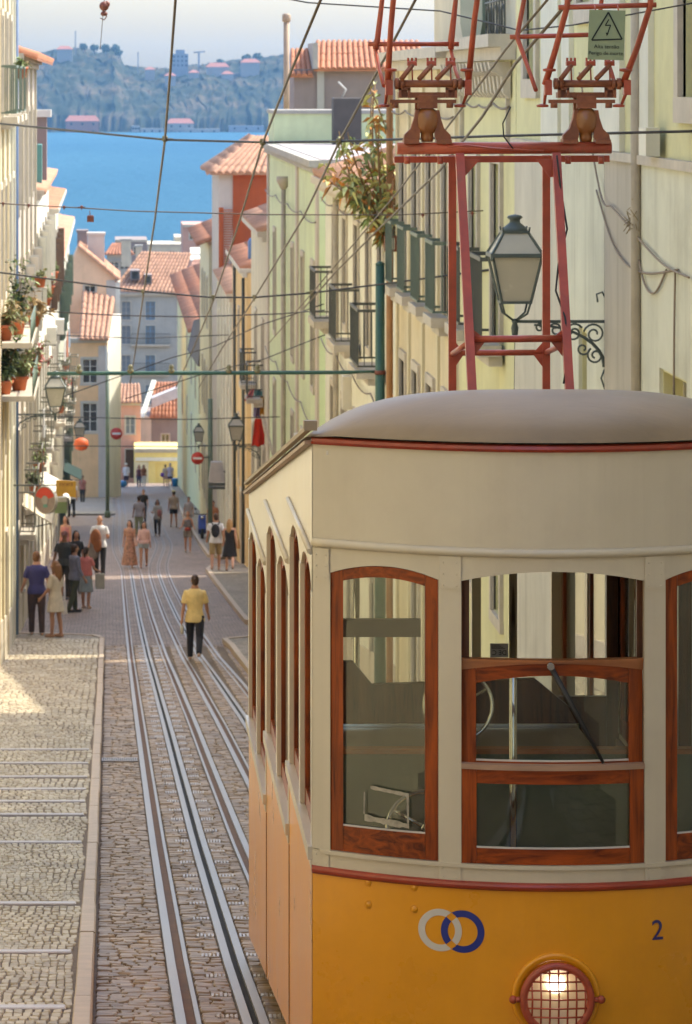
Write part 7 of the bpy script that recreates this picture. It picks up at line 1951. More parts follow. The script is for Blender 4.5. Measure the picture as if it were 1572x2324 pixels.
awning('faded green shop awning past the dark doorway', 157.0, 161.0, gz(159)+2.95, 0.9, plain('awning_green', (0.14,0.22,0.16), 0.9))
for (y, z, lab) in ((92.9,-5.2,'white air conditioning box high on the pink house'),(119.2,-8.0,'grey air conditioning box on the lower white house'),(139.0,-9.0,'air conditioning box between the rail balconies')):
    t = thing('air_conditioner', lab, 'air conditioner', (XL, y, z), 'air conditioners on the left wall')
    mb = MB(); mb.bbox(XL+0.08, XL+0.40, y-0.4, y+0.4, z-0.28, z+0.28, 0.02); mb.build('case', M_frame_w, t)
    mb = MB(); pr_ = [(0.2,-0.01),(0.2,0.012),(0.17,0.012)]; mb.lathe(pr_, (XL+0.40, y, z), 'x', 16, cap=False)
    for a_ in range(6): mb.bar((XL+0.405,y,z),(XL+0.405,y+0.19*math.cos(a_),z+0.19*math.sin(a_)),0.012,0.012)
    mb.build('fan_grille', M_iron, t)
    mb = MB(); mb.bar((XL,y-0.3,z-0.3),(XL+0.38,y-0.3,z-0.3),0.03,0.03); mb.build('bracket', M_iron, t)
for y in (84.1, 104.9, 127.7, 152.4):
    pass
# laundry on the left
for (nm, lab, x, y, z, w_, h_, c) in (('shirt','white shirt on the left balcony past the lamp',-1.55,131.5,-9.0,0.5,0.75,('white2',(0.62,0.6,0.58))),('towel','coral towel on the left balconies',-1.52,137,-9.1,0.55,0.9,('coral',(0.55,0.22,0.14))),('shirt','pale blue shirt on the left balconies',-1.5,142,-9.3,0.5,0.7,('paleblue',(0.32,0.40,0.5))),('towel','white towel hanging on the pink house rail',-1.66,95.2,-8.3,0.4,0.7,('white2',(0.62,0.6,0.58))),('trousers','black trousers drying on the left far balcony',-1.5,155.2,-12.2,0.4,0.95,('black',(0.03,0.025,0.03)))):
    mb = MB(); N = 8
    rows = []
    for i in range(N+1):
        yy = y+w_*i/N; dx_ = 0.03*math.sin(i*1.7)
        rows.append([(x+dx_,yy,z-h_),(x+dx_*0.3,yy,z),(x+dx_*0.3+0.02,yy,z),(x+dx_+0.02,yy,z-h_)])
    mb.loft(rows, smooth=False); tag(mb.build(nm, cl(*c)), lab, 'laundry', 'laundry on the left balconies')

# ---- scooter parked at the right
def scooter(x, y, z):
    t = thing('scooter', 'blue scooter parked beside the right wall', 'scooter', (x,y,z))
    Mb = plain('scooter_blue', (0.03,0.06,0.32), 0.3, coat=0.5)
    for dy in (-0.62, 0.62):
        mb = MB(); pr = [(0.17+0.06*math.cos(a), 0.06*math.sin(a)) for a in [2*math.pi*k/8 for k in range(9)]]; mb.lathe(pr, (x,y+dy,z+0.23), 'x', 18); w_ = mb.build('wheel', M_black, t)
        mb = MB(); mb.lathe([(0.02,-0.05),(0.12,-0.03),(0.12,0.03),(0.02,0.05)], (x,y+dy,z+0.23), 'x', 14); mb.build('rim', M_chrome, w_)
    mb = MB(); mb.poly_prism([(y-0.62,z+0.42),(y-0.45,z+0.95),(y-0.36,z+0.97),(y-0.42,z+0.40),(y-0.30,z+0.28),(y+0.05,z+0.28),(y+0.12,z+0.62),(y+0.75,z+0.70),(y+0.82,z+0.55),(y+0.55,z+0.42),(y+0.30,z+0.22),(y-0.32,z+0.20)], 'x', x-0.15, x+0.15); mb.build('body', Mb, t)
    mb = MB(); mb.hexa([(x-0.14,y+0.10,z+0.63),(x+0.14,y+0.10,z+0.63),(x+0.12,y+0.74,z+0.71),(x-0.12,y+0.74,z+0.71),(x-0.11,y+0.12,z+0.74),(x+0.11,y+0.12,z+0.74),(x+0.10,y+0.72,z+0.82),(x-0.10,y+0.72,z+0.82)]); mb.build('seat', M_black, t)
    mb = MB(); mb.tube([(x-0.34,y-0.36,z+1.02),(x-0.1,y-0.42,z+1.0),(x+0.1,y-0.42,z+1.0),(x+0.34,y-0.36,z+1.02)], 0.018, 6); mb.tube([(x,y-0.42,z+1.0),(x,y-0.62,z+0.25)], 0.03, 6); mb.build('handlebar', M_black, t)
    mb = MB(); mb.ell((x,y-0.53,z+0.88), 0.08,0.06,0.08,10,6); mb.build('headlight', M_chrome, t)
    for s in (-1,1):
        mb = MB(); mb.tube([(x+s*0.2,y-0.4,z+1.02),(x+s*0.26,y-0.4,z+1.18)],0.008,5); mb.ell((x+s*0.27,y-0.4,z+1.22),0.05,0.015,0.035,8,5); mb.build('mirror', M_black, t)
ysc = 152.0
scooter(hx(459,ysc), ysc, gz(ysc)+PK)
# ================================================================== PEOPLE
SOLID = []
def solid(mb, name, m, parent, vox):
    me = mb.mesh(name); me.materials.append(m)
    b_ = bmesh.new(); b_.from_mesh(me); bmesh.ops.recalc_face_normals(b_, faces=b_.faces); b_.to_mesh(me); b_.free()
    o = link(name, me, parent)
    md = o.modifiers.new('join', 'REMESH'); md.mode = 'VOXEL'; md.voxel_size = vox; md.use_smooth_shade = True
    sm = o.modifiers.new('ease', 'SMOOTH'); sm.factor = 0.5; sm.iterations = 2
    SOLID.append(o); return o
def yv(v, zo, a=14.0, b=280.0):
    for _ in range(70):
        m_ = (a+b)/2
        if VH-F*(gz(m_)+zo)/m_ > v: a = m_
        else: b = m_
    return (a+b)/2
SKIN = {'fair': plain('skin_fair', (0.55,0.29,0.19), 0.55), 'tan': plain('skin_tan', (0.44,0.215,0.125), 0.55), 'brown': plain('skin_brown', (0.26,0.125,0.07), 0.55)}
HAIR = {'brown': plain('hair_brown', (0.055,0.025,0.014), 0.6), 'black': plain('hair_black', (0.012,0.009,0.008), 0.5), 'blond': plain('hair_blond', (0.36,0.20,0.075), 0.6), 'grey': plain('hair_grey', (0.30,0.27,0.25), 0.6), 'auburn': plain('hair_auburn', (0.20,0.085,0.03), 0.6)}
def clothm(n, c): return mat('fabric_'+n, c, 0.9, var=0.16, scale=7, bump=0.25, bscale=30)
def person(label, u, v0, v1, face, top, bottom, hair, skin='fair', female=False, zo=0.0, legs=None, arms=None, sleeve=0.62, shoes=(0.35,0.3,0.26), hat=None,
           lean=0.0, y=None, h=None, dress=None, group='people in the street', head_turn=0.0, backprint=None):
    """u, feet row v1 and crown row v0 in the picture give place and height; face = heading in degrees (0 away from the camera)"""
    y = y or yv(v1, zo); x = hx(u, y); z = gz(y)+zo
    h = h or max(1.52, min(1.92, (v1-v0)*y/F)); k = h/1.75
    t = thing('person', label, 'person', (x, y, z), group)
    rot = Matrix.Rotation(R(face), 3, 'Z')
    T = lambda p: Vector((x, y, z))+rot @ (Vector(p)*k)
    vox = 0.0135 if y < 130 else 0.02
    sw = 0.165 if female else 0.19; hw = 0.095
    rx = 0.88 if female else 1.0
    lg = legs or ((4,2),(-4,4)); am = arms or ((4,6,8),(-4,6,8))
    pts = {}
    for i, s in enumerate((-1, 1)):
        hp = Vector((s*hw, 0, 0.90)); a, kb = lg[i]
        kn = hp+Vector((s*0.005, 0.42*math.sin(R(a)), -0.42*math.cos(R(a))))
        an = kn+Vector((0, 0.40*math.sin(R(a-kb)), -0.40*math.cos(R(a-kb))))
        sh = Vector((s*sw, lean*0.5, 1.395)); fa, oa, eb = am[i][:3]; inn = am[i][3] if len(am[i]) > 3 else 0
        el = sh+Vector((s*0.29*math.sin(R(oa))*math.cos(R(fa)), 0.29*math.sin(R(fa)), -0.29*math.cos(R(fa))*math.cos(R(oa))))
        fb = R(fa+eb)
        wr = el+Vector((s*0.25*math.sin(R(oa-inn))*1.0, 0.25*math.sin(fb), -0.25*math.cos(fb)*math.cos(R(oa-inn))))
        pts[s] = (hp, kn, an, sh, el, wr)
    # keep the lower foot on the ground
    low = min(pts[-1][2].z, pts[1][2].z)-0.075
    dz = Vector((0,0,-low))
    for s in pts: pts[s] = tuple(p+dz for p in pts[s])
    E = lambda rings: [[T((cx+rx_*math.cos(a), cy+ry_*math.sin(a), zz+dz.z)) for a in [2*math.pi*q/14 for q in range(14)]] for (zz, rx_, ry_, cx, cy) in rings]
    L0 = lean
    torso = [(0.84,0.13,0.10,0,0),(0.92,0.165*(1.02 if female else 0.98),0.118,0,0),(1.06,0.135*rx,0.098,0,L0*0.2),(1.22,0.158*rx,0.110,0,L0*0.4),(1.36,0.180*rx,0.108,0,L0*0.5),(1.42,0.150*rx,0.085,0,L0*0.5),(1.475,0.085,0.066,0,L0*0.55),(1.56,0.054,0.056,0,L0*0.7)]
    b = MB(); b.loft(E(torso))
    hc = Vector((0, L0*0.8+0.012, 1.632))+dz; hr = Matrix.Rotation(R(head_turn), 3, 'Z')
    def H(p): return T(hc+hr @ Vector(p))
    b.ell(T(hc), 0.074*k, 0.093*k, 0.112*k, 14, 10, rot)
    b.ell(H((0,0.035,-0.065)), 0.050*k, 0.055*k, 0.052*k, 10, 8)                      # jaw
    b.tube([H((0,0.085,0.02)), H((0,0.110,-0.022)), H((0,0.092,-0.032))], [0.010*k,0.017*k,0.012*k], 6)   # nose
    for s in (-1, 1): b.ell(H((s*0.076,-0.005,-0.005)), 0.012*k, 0.022*k, 0.032*k, 8, 6)
    for s in (-1, 1):
        hp, kn, an, sh, el, wr = pts[s]
        b.tube([T(hp+Vector((0,0,0.02))), T(hp*0.5+kn*0.5), T(kn), T(kn*0.65+an*0.35+Vector((0,-0.012,0))), T(an)], [0.088*k,0.075*k,0.053*k,0.053*k,0.036*k], 10)
        b.tube([T(an), T(an+Vector((0,0.06,-0.035))), T(an+Vector((0,0.17,-0.052)))], [0.038*k,0.042*k,0.030*k], 8)
        b.ell(T(an+Vector((0,-0.03,-0.04))), 0.035*k, 0.04*k, 0.035*k, 8, 6)
        b.tube([T((s*0.06,sh.y,sh.z-0.01)), T(sh), T(sh*0.4+el*0.6), T(el), T(el*0.6+wr*0.4), T(wr)], [0.058*k,0.050*k,0.042*k,0.037*k,0.037*k,0.025*k], 9)
        d = (wr-el).normalized(); side = Vector((1,0,0)); fw = d.cross(side).normalized()
        b.tube([T(wr), T(wr+d*0.05), T(wr+d*0.09)], [0.027*k,0.034*k,0.030*k], 8)
        for f in range(4):
            o_ = fw*(0.028*(f-1.5)/1.5); ln = (0.055,0.068,0.064,0.048)[f]
            b.tube([T(wr+d*0.085+o_), T(wr+d*(0.085+ln*0.6)+o_*1.05-side*s*0.004), T(wr+d*(0.085+ln)+o_-side*s*0.016)], [0.0105*k,0.010*k,0.008*k], 5)
        b.tube([T(wr+d*0.03-fw*0.025), T(wr+d*0.07-fw*0.052-side*s*0.006), T(wr+d*0.10-fw*0.05-side*s*0.014)], [0.012*k,0.011*k,0.009*k], 5)
    body = solid(b, 'body', SKIN[skin], t, vox)
    infl = 0.020
    # top
    if top:
        m, hem = top[0], top[1] if len(top) > 1 else 0.86
        g = MB()
        rings = [(hem,0.205*(1.0 if not female else 0.93),0.152,0,0),(hem+0.08,0.20*(1.0 if not female else 0.93),0.148,0,0)]+[(zz,rx_+infl,ry_+infl,cx,cy) for (zz,rx_,ry_,cx,cy) in torso[1:6] if zz > hem+0.12]+[(1.475,0.085,0.075,0,L0*0.55)]
        if len(top) > 2 and top[2] == 'tank': rings = rings[:-1]; rings[-1] = (1.40,0.13*rx,0.10,0,L0*0.5)
        g.loft(E(rings))
        if sleeve > 0:
            for s in (-1, 1):
                hp, kn, an, sh, el, wr = pts[s]
                if sleeve <= 1: e = sh+(el-sh)*sleeve; g.tube([T((s*0.07,sh.y,sh.z-0.03)), T(sh+Vector((-s*0.01,0,-0.008))), T(sh*0.45+e*0.55), T(e)], [0.072*k,0.066*k,0.062*k,0.064*k], 10)
                else: e = el+(wr-el)*(sleeve-1); g.tube([T((s*0.07,sh.y,sh.z-0.02)), T(sh), T(el), T(e)], [0.075*k,0.068*k,0.054*k,0.042*k], 10)
        solid(g, 'shirt', m, t, vox)
    if dress:
        m, hem, flare = dress[:3]; g = MB()
        rings = [(hem,0.18+flare,0.13+flare,0,0),((hem+0.95)/2,0.175+flare*0.5,0.13+flare*0.5,0,0),(0.93,0.180,0.135,0,0)]+[(zz,rx_+infl,ry_+infl,cx,cy) for (zz,rx_,ry_,cx,cy) in torso[2:5]]
        rings += [(1.42,0.11*rx,0.085,0,L0*0.5)]
        g.loft(E(rings)); 
        for s in (-1, 1): g.tube([T((s*0.09,pts[s][3].y,pts[s][3].z-0.05)), T((s*0.10,pts[s][3].y,pts[s][3].z+0.035))], [0.03*k,0.025*k], 6)
        if len(dress) > 3:
            for s in (-1, 1):
                sh, el = pts[s][3], pts[s][4]; g.tube([T((s*0.07,sh.y,sh.z-0.02)), T(sh), T(sh+(el-sh)*dress[3])], [0.072*k,0.066*k,0.06*k], 10)
        solid(g, 'dress', m, t, vox)
    if bottom:
        m, kind = bottom; g = MB()
        g.loft(E([(0.80,0.10,0.09,0,0),(0.86,0.155,0.118,0,0),(0.93,0.172,0.128,0,0),(1.02,0.150,0.112,0,L0*0.1)]))
        if kind == 'skirt':
            g.loft(E([(0.48,0.215,0.175,0,0),(0.75,0.19,0.15,0,0),(0.96,0.165,0.125,0,0)]))
        else:
            f = {'trousers': 2.0, 'shorts': 0.62, 'long_shorts': 0.95, 'short_shorts': 0.35}[kind]
            for s in (-1, 1):
                hp, kn, an = pts[s][:3]
                if f <= 1: g.tube([T(hp+Vector((0,0,0.02))), T(hp+(kn-hp)*f*0.5), T(hp+(kn-hp)*f)], [0.102*k,0.098*k,0.092*k], 12)
                else: g.tube([T(hp+Vector((0,0,0.02))), T((hp+kn)/2), T(kn), T((kn+an)/2), T(an+Vector((0,0,-0.02)))], [0.102*k,0.092*k,0.074*k,0.066*k,0.058*k], 12)
        solid(g, 'trousers' if kind == 'trousers' else ('skirt' if kind == 'skirt' else 'shorts'), m, t, vox)
    for s in (-1, 1):
        an = pts[s][2]; g = MB()
        g.tube([T(an+Vector((0,-0.055,-0.045))), T(an+Vector((0,0.05,-0.042))), T(an+Vector((0,0.16,-0.052))), T(an+Vector((0,0.195,-0.056)))], [0.040*k,0.046*k,0.040*k,0.020*k], 9)
        solid(g, 'shoe', clothm('shoe_%d' % int(shoes[0]*100), shoes), t, 0.012 if y < 130 else 0.02)
    style, hcol = hair
    g = MB()
    if style != 'bald':
        g.ell(H((0,-0.018,0.028)), 0.082*k, 0.094*k, 0.098*k, 14, 10, rot)
        g.ell(H((0,-0.045,-0.03)), 0.074*k, 0.060*k, 0.075*k, 12, 8, rot)
        if style == 'long':
            g.tube([H((0,-0.06,0.02)), H((0,-0.085,-0.10)), H((0,-0.095,-0.24)), H((0,-0.085,-0.36))], [0.085*k,0.092*k,0.09*k,0.05*k], 10)
            for s in (-1,1): g.tube([H((s*0.065,-0.005,0.03)), H((s*0.085,0.0,-0.08)), H((s*0.088,-0.01,-0.2))], [0.03*k,0.034*k,0.02*k], 8)
        if style == 'bun': g.ell(H((0,-0.09,0.07)), 0.045*k, 0.045*k, 0.045*k, 10, 8)
        if style == 'tail': g.tube([H((0,-0.09,0.03)), H((0,-0.14,-0.04)), H((0,-0.12,-0.2))], [0.035*k,0.035*k,0.012*k], 8)
        solid(g, 'hair', HAIR[hcol], t, vox*0.85)
    else:
        g.ell(H((0,-0.035,-0.005)), 0.078*k, 0.066*k, 0.060*k, 12, 8, rot); solid(g, 'hair', HAIR[hcol], t, vox*0.85)
    if hat:
        kind, m = hat; g = MB()
        g.ell(H((0,-0.005,0.055)), 0.088*k, 0.104*k, 0.072*k, 14, 8, rot)
        if kind == 'cap': g.ell(H((0,0.11,0.045)), 0.07*k, 0.075*k, 0.010*k, 12, 6, rot)
        else: g.ell(H((0,0.0,0.035)), 0.155*k, 0.165*k, 0.010*k, 16, 6, rot)
        solid(g, 'hat', m, t, 0.011 if y < 130 else 0.016)
    fw2 = rot @ hr @ Vector((0,1,0))
    if fw2.y < 0.2:
        for s in (-1, 1):
            e = MB(); e.ell(H((s*0.030,0.083,0.014)), 0.011*k, 0.007*k, 0.007*k, 8, 5); e.build('eye', plain('eye_dark', (0.02,0.015,0.012), 0.3), body)
        e = MB(); e.ell(H((0,0.088,-0.062)), 0.022*k, 0.008*k, 0.006*k, 8, 5); e.build('mouth', plain('lip', (0.33,0.10,0.08), 0.5), body)
    t['_k'] = k
    info = dict(T=T, H=H, pts=pts, k=k, x=x, y=y, z=z, rot=rot, dz=dz, obj=t)
    del t['_k']
    return info
C = clothm
# 1 man walking away along the rails
p = person('man in a yellow polo shirt and dark trousers walking away between the rails', 443, 1302, 1499, -4, (C('mustard',(0.74,0.55,0.23)),0.80), (C('navyblack',(0.022,0.022,0.030)),'trousers'), ('short','brown'), 'tan',
           legs=((14,8),(-16,34)), arms=((-10,7,8),(14,8,18)), sleeve=0.78, head_turn=8, shoes=(0.42,0.36,0.30))
wr = p['pts'][-1][5]; c_ = p['T'](wr+Vector((0,0.02,-0.20)))
mb = MB(); mb.lathe([(0.001,-0.10),(0.035,-0.10),(0.037,0.04),(0.016,0.08),(0.016,0.10),(0.001,0.10)], tuple(c_), 'z', 12); tag(mb.build('bottle', plain('bottle_white', (0.62,0.60,0.52), 0.3)), 'pale bottle in the hand of the man in yellow', 'bottle')
# 2-3 couple on the left pavement
p = person('man in a navy t-shirt and dark brown trousers standing with his back turned', 84, 1250, 1441, 6, (C('navy',(0.060,0.052,0.155)),0.87), (C('plumbrown',(0.085,0.052,0.048)),'trousers'), ('short','auburn'), 'fair', zo=PK,
           legs=((5,2),(-4,6)), arms=((10,10,38),(-4,9,14)), sleeve=0.7, head_turn=-24, shoes=(0.42,0.34,0.24))
c_ = p['T'](p['pts'][-1][5]+Vector((0.02,0.06,-0.05))); mb = MB(); mb.box(c_.x-0.06,c_.x+0.06,c_.y-0.01,c_.y+0.0,c_.z-0.03,c_.z+0.03); tag(mb.build('phone', plain('phone_white', (0.7,0.68,0.64), 0.3)), 'white phone in the hand of the man in navy', 'phone')
p = person('woman with long auburn hair in a pale cream dress beside the man in navy', 127, 1272, 1446, 55, None, None, ('long','auburn'), 'tan', True, PK, dress=(C('cream',(0.60,0.50,0.37)),0.60,0.06,0.9), legs=((4,3),(-3,6)), arms=((10,10,30),(-4,8,12)), shoes=(0.45,0.25,0.15))
c_ = p['T'](p['pts'][1][5]+Vector((0.05,0,-0.15))); mb = MB(); mb.hexa([(c_.x-0.11,c_.y-0.04,c_.z-0.2),(c_.x+0.11,c_.y-0.04,c_.z-0.2),(c_.x+0.11,c_.y+0.04,c_.z-0.2),(c_.x-0.11,c_.y+0.04,c_.z-0.2),(c_.x-0.08,c_.y-0.02,c_.z+0.08),(c_.x+0.08,c_.y-0.02,c_.z+0.08),(c_.x+0.08,c_.y+0.02,c_.z+0.08),(c_.x-0.08,c_.y+0.02,c_.z+0.08)])
bag = thing('handbag', 'white handbag hanging beside the cream dress', 'handbag', tuple(c_)); mb.build('pouch', C('bagwhite',(0.68,0.62,0.54)), bag); mb = MB(); mb.tube([c_+Vector((-0.07,0,0.08)), c_+Vector((0,0,0.18)), c_+Vector((0.07,0,0.08))], 0.01, 5); mb.build('handle', C('bagwhite',(0.68,0.62,0.54)), bag)
# 4-7 group on the road at left
person('man in a grey blue long sleeved shirt and olive trousers in profile', 170, 1234, 1390, -62, (C('greyblue',(0.20,0.20,0.25)),0.84), (C('olive',(0.085,0.088,0.052)),'trousers'), ('short','brown'), 'tan', sleeve=1.7, legs=((7,4),(-12,8)), arms=((10,8,20),(4,8,25)), shoes=(0.06,0.05,0.05))
p = person('woman in a coral pink top and pale denim skirt in the left group', 196, 1240, 1381, -20, (C('coral',(0.64,0.20,0.17)),0.94), (C('denim',(0.30,0.33,0.33)),'skirt'), ('tail','brown'), 'tan', True, arms=((8,10,40),(12,12,60)), shoes=(0.5,0.33,0.24))
c_ = p['T'](p['pts'][1][5]+Vector((0.0,0.06,-0.10))); mb = MB(); mb.bbox(c_.x-0.11,c_.x+0.13,c_.y-0.05,c_.y+0.05,c_.z-0.38,c_.z+0.02,0.02); tag(mb.build('tote_bag', C('canvas',(0.46,0.42,0.33))), 'canvas tote bag held by the woman in coral', 'bag')
person('man in a dark grey printed t-shirt turned towards the camera in the left group', 147, 1205, 1360, 170, (C('darkgrey',(0.055,0.055,0.050)),0.86), (C('darkbrown',(0.05,0.04,0.035)),'trousers'), ('bald','black'), 'brown', hat=('cap', C('maroon',(0.16,0.06,0.05))), arms=((4,12,14),(4,10,30)), shoes=(0.08,0.07,0.07))
person('dark haired woman partly hidden behind the left group', 173, 1203, 1348, 200, (C('blackish',(0.03,0.028,0.03)),0.9), (C('darkdenim',(0.06,0.07,0.10)),'trousers'), ('long','black'), 'tan', True, shoes=(0.2,0.18,0.17))
# 8 man with a jacket over his arm
p = person('bald man in a white t-shirt and black trousers walking uphill with a jacket', 227, 1168, 1310, 176, (C('white',(0.66,0.64,0.64)),0.86), (C('black',(0.022,0.020,0.024)),'trousers'), ('bald','grey'), 'tan', legs=((12,10),(-10,12)), arms=((14,8,95),(6,10,40)), shoes=(0.05,0.05,0.05))
c_ = p['T']((0.10,0.17,1.12)); g = MB(); g.ell(c_+Vector((0,0,0)), 0.17,0.11,0.28,12,8); g.ell(c_+Vector((0.05,-0.02,-0.2)), 0.14,0.10,0.24,12,8); o = solid(g, 'jacket', C('rustjacket',(0.22,0.075,0.025)), None, 0.016); tag(o, 'rust brown jacket carried over the arm of the bald man', 'jacket')
c_ = p['T']((0.20,0.14,0.80)); g = MB(); g.ell(c_, 0.17,0.11,0.24,12,8); g.ell(c_+Vector((0.02,0,-0.15)),0.19,0.10,0.17,12,8); o = solid(g, 'bag', C('taupe',(0.17,0.145,0.125)), None, 0.018); tag(o, 'grey brown bag carried beside the rust jacket', 'bag')
# 9-10 two women walking uphill
floral = mat('floral_print', (0.46,0.23,0.15), 0.9, var=0.5, scale=16, spot=(0.10,0.14,0.07), spot_amt=0.9, spot_scale=14)
person('woman in a long floral dress walking uphill on the tracks', 295, 1179, 1288, 174, None, None, ('long','brown'), 'fair', True, dress=(floral,0.12,0.13,0.5), legs=((14,10),(-14,16)), arms=((16,8,24),(-14,8,18)), shoes=(0.45,0.40,0.36), head_turn=-14)
person('young woman in a pink top with white jacket and denim shorts', 327, 1194, 1289, 178, (C('palepink',(0.62,0.38,0.33)),0.93), (C('denim',(0.30,0.33,0.33)),'short_shorts'), ('long','black'), 'tan', True, sleeve=1.5, legs=((-13,16),(14,8)), arms=((-12,8,14),(18,8,28)), head_turn=20, shoes=(0.25,0.12,0.09))
# 11-15 further up the tracks
person('person in a pale lilac shirt and light green trousers with back turned', 316, 1124, 1216, 8, (C('lilac',(0.50,0.44,0.44)),0.84), (C('lightgreen',(0.36,0.36,0.20)),'trousers'), ('short','brown'), 'tan', shoes=(0.3,0.25,0.2), legs=((6,5),(-5,6)))
person('man in a black top behind the lilac shirt', 326, 1110, 1186, 174, (C('blackish',(0.03,0.028,0.03)),0.86), (C('darkdenim',(0.06,0.07,0.10)),'trousers'), ('short','brown'), 'fair', shoes=(0.1,0.1,0.1))
p = person('woman in a pale grey top and charcoal trousers carrying a pink bundle', 358, 1133, 1216, 172, (C('palegrey',(0.46,0.41,0.36)),0.80), (C('charcoal',(0.075,0.065,0.065)),'trousers'), ('long','brown'), 'tan', True, sleeve=1.4, legs=((8,6),(-7,8)), arms=((6,8,40),(20,8,80)), shoes=(0.3,0.26,0.24))
c_ = p['T']((-0.12,0.24,1.12)); g = MB(); g.ell(c_,0.10,0.08,0.16,10,8); o = solid(g, 'bundle', C('dustypink',(0.42,0.17,0.14)), None, 0.02); tag(o, 'dusty pink bundle in the arms of the woman in pale grey', 'bundle')
person('man in a beige t-shirt, black shorts and yellow cap walking downhill', 395, 1112, 1196, 10, (C('beigetee',(0.46,0.34,0.26)),0.86), (C('black',(0.022,0.020,0.024)),'shorts'), ('short','brown'), 'tan', hat=('cap', C('yellowcap',(0.52,0.45,0.20))), legs=((10,6),(-9,12)), shoes=(0.4,0.36,0.33))
person('person in a pinkish white shirt near the parked scooter', 429, 1128, 1206, 175, (C('pinkwhite',(0.56,0.47,0.44)),0.82), (C('palegrey2',(0.40,0.36,0.34)),'trousers'), ('short','brown'), 'fair', shoes=(0.3,0.28,0.26))
p = person('woman in a grey crop top and shorts with a red bag across her waist', 427, 1160, 1254, 176, (C('greycrop',(0.15,0.13,0.13)),1.08,'tank'), (C('greyshorts',(0.20,0.17,0.15)),'shorts'), ('bun','auburn'), 'tan', True, sleeve=0, legs=((8,6),(-7,9)), arms=((10,14,70),(10,14,70)), shoes=(0.30,0.22,0.18))
c_ = p['T']((0,0.17,1.00)); g = MB(); g.ell(c_,0.13,0.06,0.07,12,8); o = solid(g, 'waist_bag', C('redbag',(0.30,0.05,0.03)), None, 0.018); tag(o, 'red waist bag on the woman in the grey crop top', 'bag')
# 16-18 right side
p = person('man in a white t-shirt and khaki shorts carrying a black backpack', 490, 1163, 1294, -3, (C('white',(0.66,0.64,0.64)),0.85), (C('khaki',(0.33,0.23,0.10)),'long_shorts'), ('short','brown'), 'tan', zo=PK, legs=((-14,22),(13,6)), arms=((12,8,24),(-12,8,14)), head_turn=22, shoes=(0.33,0.20,0.14))
c_ = p['T']((0,-0.20,1.22)); g = MB(); g.ell(c_,0.14,0.10,0.22,14,10); g.ell(c_+Vector((0,-0.06,-0.08)),0.11,0.07,0.12,12,8)
bp_ = thing('backpack', 'black backpack on the man in the white t-shirt', 'backpack', tuple(c_)); solid(g, 'pack', C('black',(0.022,0.020,0.024)), bp_, 0.016)
mb = MB()
for s in (-1,1): mb.tube([p['T']((s*0.09,-0.13,1.40)), p['T']((s*0.12,0.0,1.475)), p['T']((s*0.13,0.13,1.38))], 0.02, 6)
mb.build('strap', C('black',(0.022,0.020,0.024)), bp_)
p = person('blonde woman in a knee length black dress walking downhill', 522, 1176, 1296, -2, None, None, ('long','blond'), 'fair', True, PK, dress=(C('black',(0.022,0.020,0.024)),0.50,0.07), legs=((12,6),(-16,30)), arms=((12,6,16),(-12,8,14)), head_turn=-18, shoes=(0.06,0.05,0.05))
c_ = p['T']((0.30,0.02,0.92)); mb = MB(); mb.hexa([(c_.x-0.03,c_.y-0.15,c_.z-0.16),(c_.x+0.05,c_.y-0.15,c_.z-0.16),(c_.x+0.05,c_.y+0.15,c_.z-0.16),(c_.x-0.03,c_.y+0.15,c_.z-0.16),(c_.x-0.02,c_.y-0.10,c_.z+0.12),(c_.x+0.02,c_.y-0.10,c_.z+0.12),(c_.x+0.02,c_.y+0.10,c_.z+0.12),(c_.x-0.02,c_.y+0.10,c_.z+0.12)])
bag = thing('shoulder_bag', 'tan shoulder bag of the woman in the black dress', 'bag', tuple(c_)); mb.build('pouch', C('tanleather',(0.34,0.17,0.06)), bag); mb = MB(); mb.tube([c_+Vector((0,0,0.12)), p['T']((0.17,0.02,1.47))], 0.010, 5); mb.build('strap', C('tanleather',(0.34,0.17,0.06)), bag)
person('person in an orange top standing behind the black backpack', 484, 1156, 1236, 175, (C('orange',(0.50,0.21,0.10)),0.9), (C('darkbrown',(0.05,0.04,0.035)),'shorts'), ('short','brown'), 'tan', zo=PK, y=148, h=1.6, shoes=(0.2,0.15,0.12))
# left wall: two more
person('woman in a pink vest leaning by the left wall above the group', 150, 1170, 1290, 150, (C('pinkvest',(0.45,0.17,0.15)),0.9,'tank'), (C('darkdenim',(0.06,0.07,0.10)),'trousers'), ('long','brown'), 'tan', True, zo=0.0, sleeve=0, shoes=(0.2,0.18,0.17))
person('person in a pale shirt and black trousers behind the yellow sign', 163, 1086, 1174, 20, (C('paleshirt',(0.45,0.43,0.46)),0.84), (C('black',(0.022,0.020,0.024)),'trousers'), ('short','black'), 'tan', shoes=(0.06,0.05,0.05))
person('person in faded red standing by the dark doorway on the left', 188, 1078, 1142, 160, (C('fadedred',(0.36,0.13,0.09)),0.86), (C('darkbrown',(0.05,0.04,0.035)),'trousers'), ('short','brown'), 'tan', shoes=(0.1,0.08,0.07))
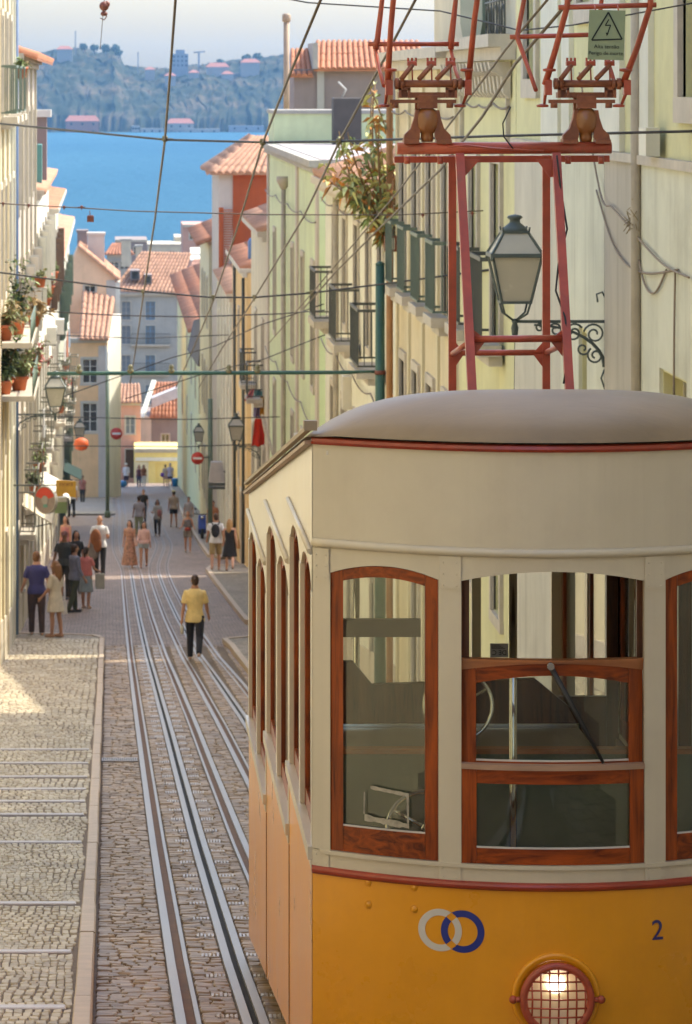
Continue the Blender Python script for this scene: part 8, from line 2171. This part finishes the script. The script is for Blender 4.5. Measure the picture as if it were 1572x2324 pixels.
# 19-23 at the foot of the street
person('person in a white top and white sun hat at the foot of the street', 287, 1051, 1106, 175, (C('white',(0.66,0.64,0.64)),0.84), (C('darkplum',(0.07,0.045,0.06)),'long_shorts'), ('short','grey'), 'fair', hat=('brim', C('hatwhite',(0.66,0.60,0.46))), zo=0.05, y=252, sleeve=1.3, shoes=(0.4,0.2,0.15))
person('woman in a dark printed jumpsuit before the yellow house', 316, 1054, 1104, 178, (C('maroonprint',(0.13,0.05,0.06)),0.9,'tank'), (C('indigo',(0.07,0.065,0.12)),'trousers'), ('long','brown'), 'tan', True, y=254, sleeve=0)
person('woman in a brown top and white trousers beside the jumpsuit', 327, 1054, 1104, 176, (C('rusttop',(0.24,0.09,0.04)),0.88), (C('whitetrousers',(0.60,0.55,0.48)),'trousers'), ('long','brown'), 'tan', True, y=255)
person('man in a lilac t-shirt and dark shorts in front of the yellow house', 387, 1046, 1102, -4, (C('lilac2',(0.42,0.36,0.40)),0.80), (C('navyshorts',(0.05,0.045,0.10)),'shorts'), ('short','grey'), 'fair', y=253, shoes=(0.35,0.2,0.15))
p = person('person in a beige top with purple bag beside the lilac t-shirt', 376, 1050, 1102, 8, (C('beigetop',(0.48,0.38,0.27)),0.88), (C('palepinkshorts',(0.50,0.30,0.25)),'shorts'), ('short','black'), 'fair', True, y=254)
c_ = p['T']((-0.22,0.0,0.95)); g = MB(); g.ell(c_,0.16,0.12,0.16,10,8); o = solid(g, 'purple_bag', C('purple',(0.16,0.06,0.30)), None, 0.025); tag(o, 'purple bag of the person in the beige top', 'bag')

# bake the joined figures and garments
bpy.context.view_layer.update()
dg = bpy.context.evaluated_depsgraph_get()
new = [(o, bpy.data.meshes.new_from_object(o.evaluated_get(dg))) for o in SOLID]
for o, me in new:
    me.name = o.name
    for p_ in me.polygons: p_.use_smooth = True
    if not me.materials: me.materials.append(o.data.materials[0])
    o.modifiers.clear(); o.data = me
# lettering becomes plain mesh
for o in [o for o in bpy.data.objects if o.type == 'FONT']:
    me = bpy.data.meshes.new_from_object(o.evaluated_get(dg)); n_, par, mi, mb_ = o.name, o.parent, o.matrix_parent_inverse.copy(), o.matrix_basis.copy()
    bpy.data.objects.remove(o)
    q = bpy.data.objects.new('lettering' if n_.startswith('lettering') else 'number', me); SC.collection.objects.link(q); q.parent = par; q.matrix_parent_inverse = mi; q.matrix_basis = mb_
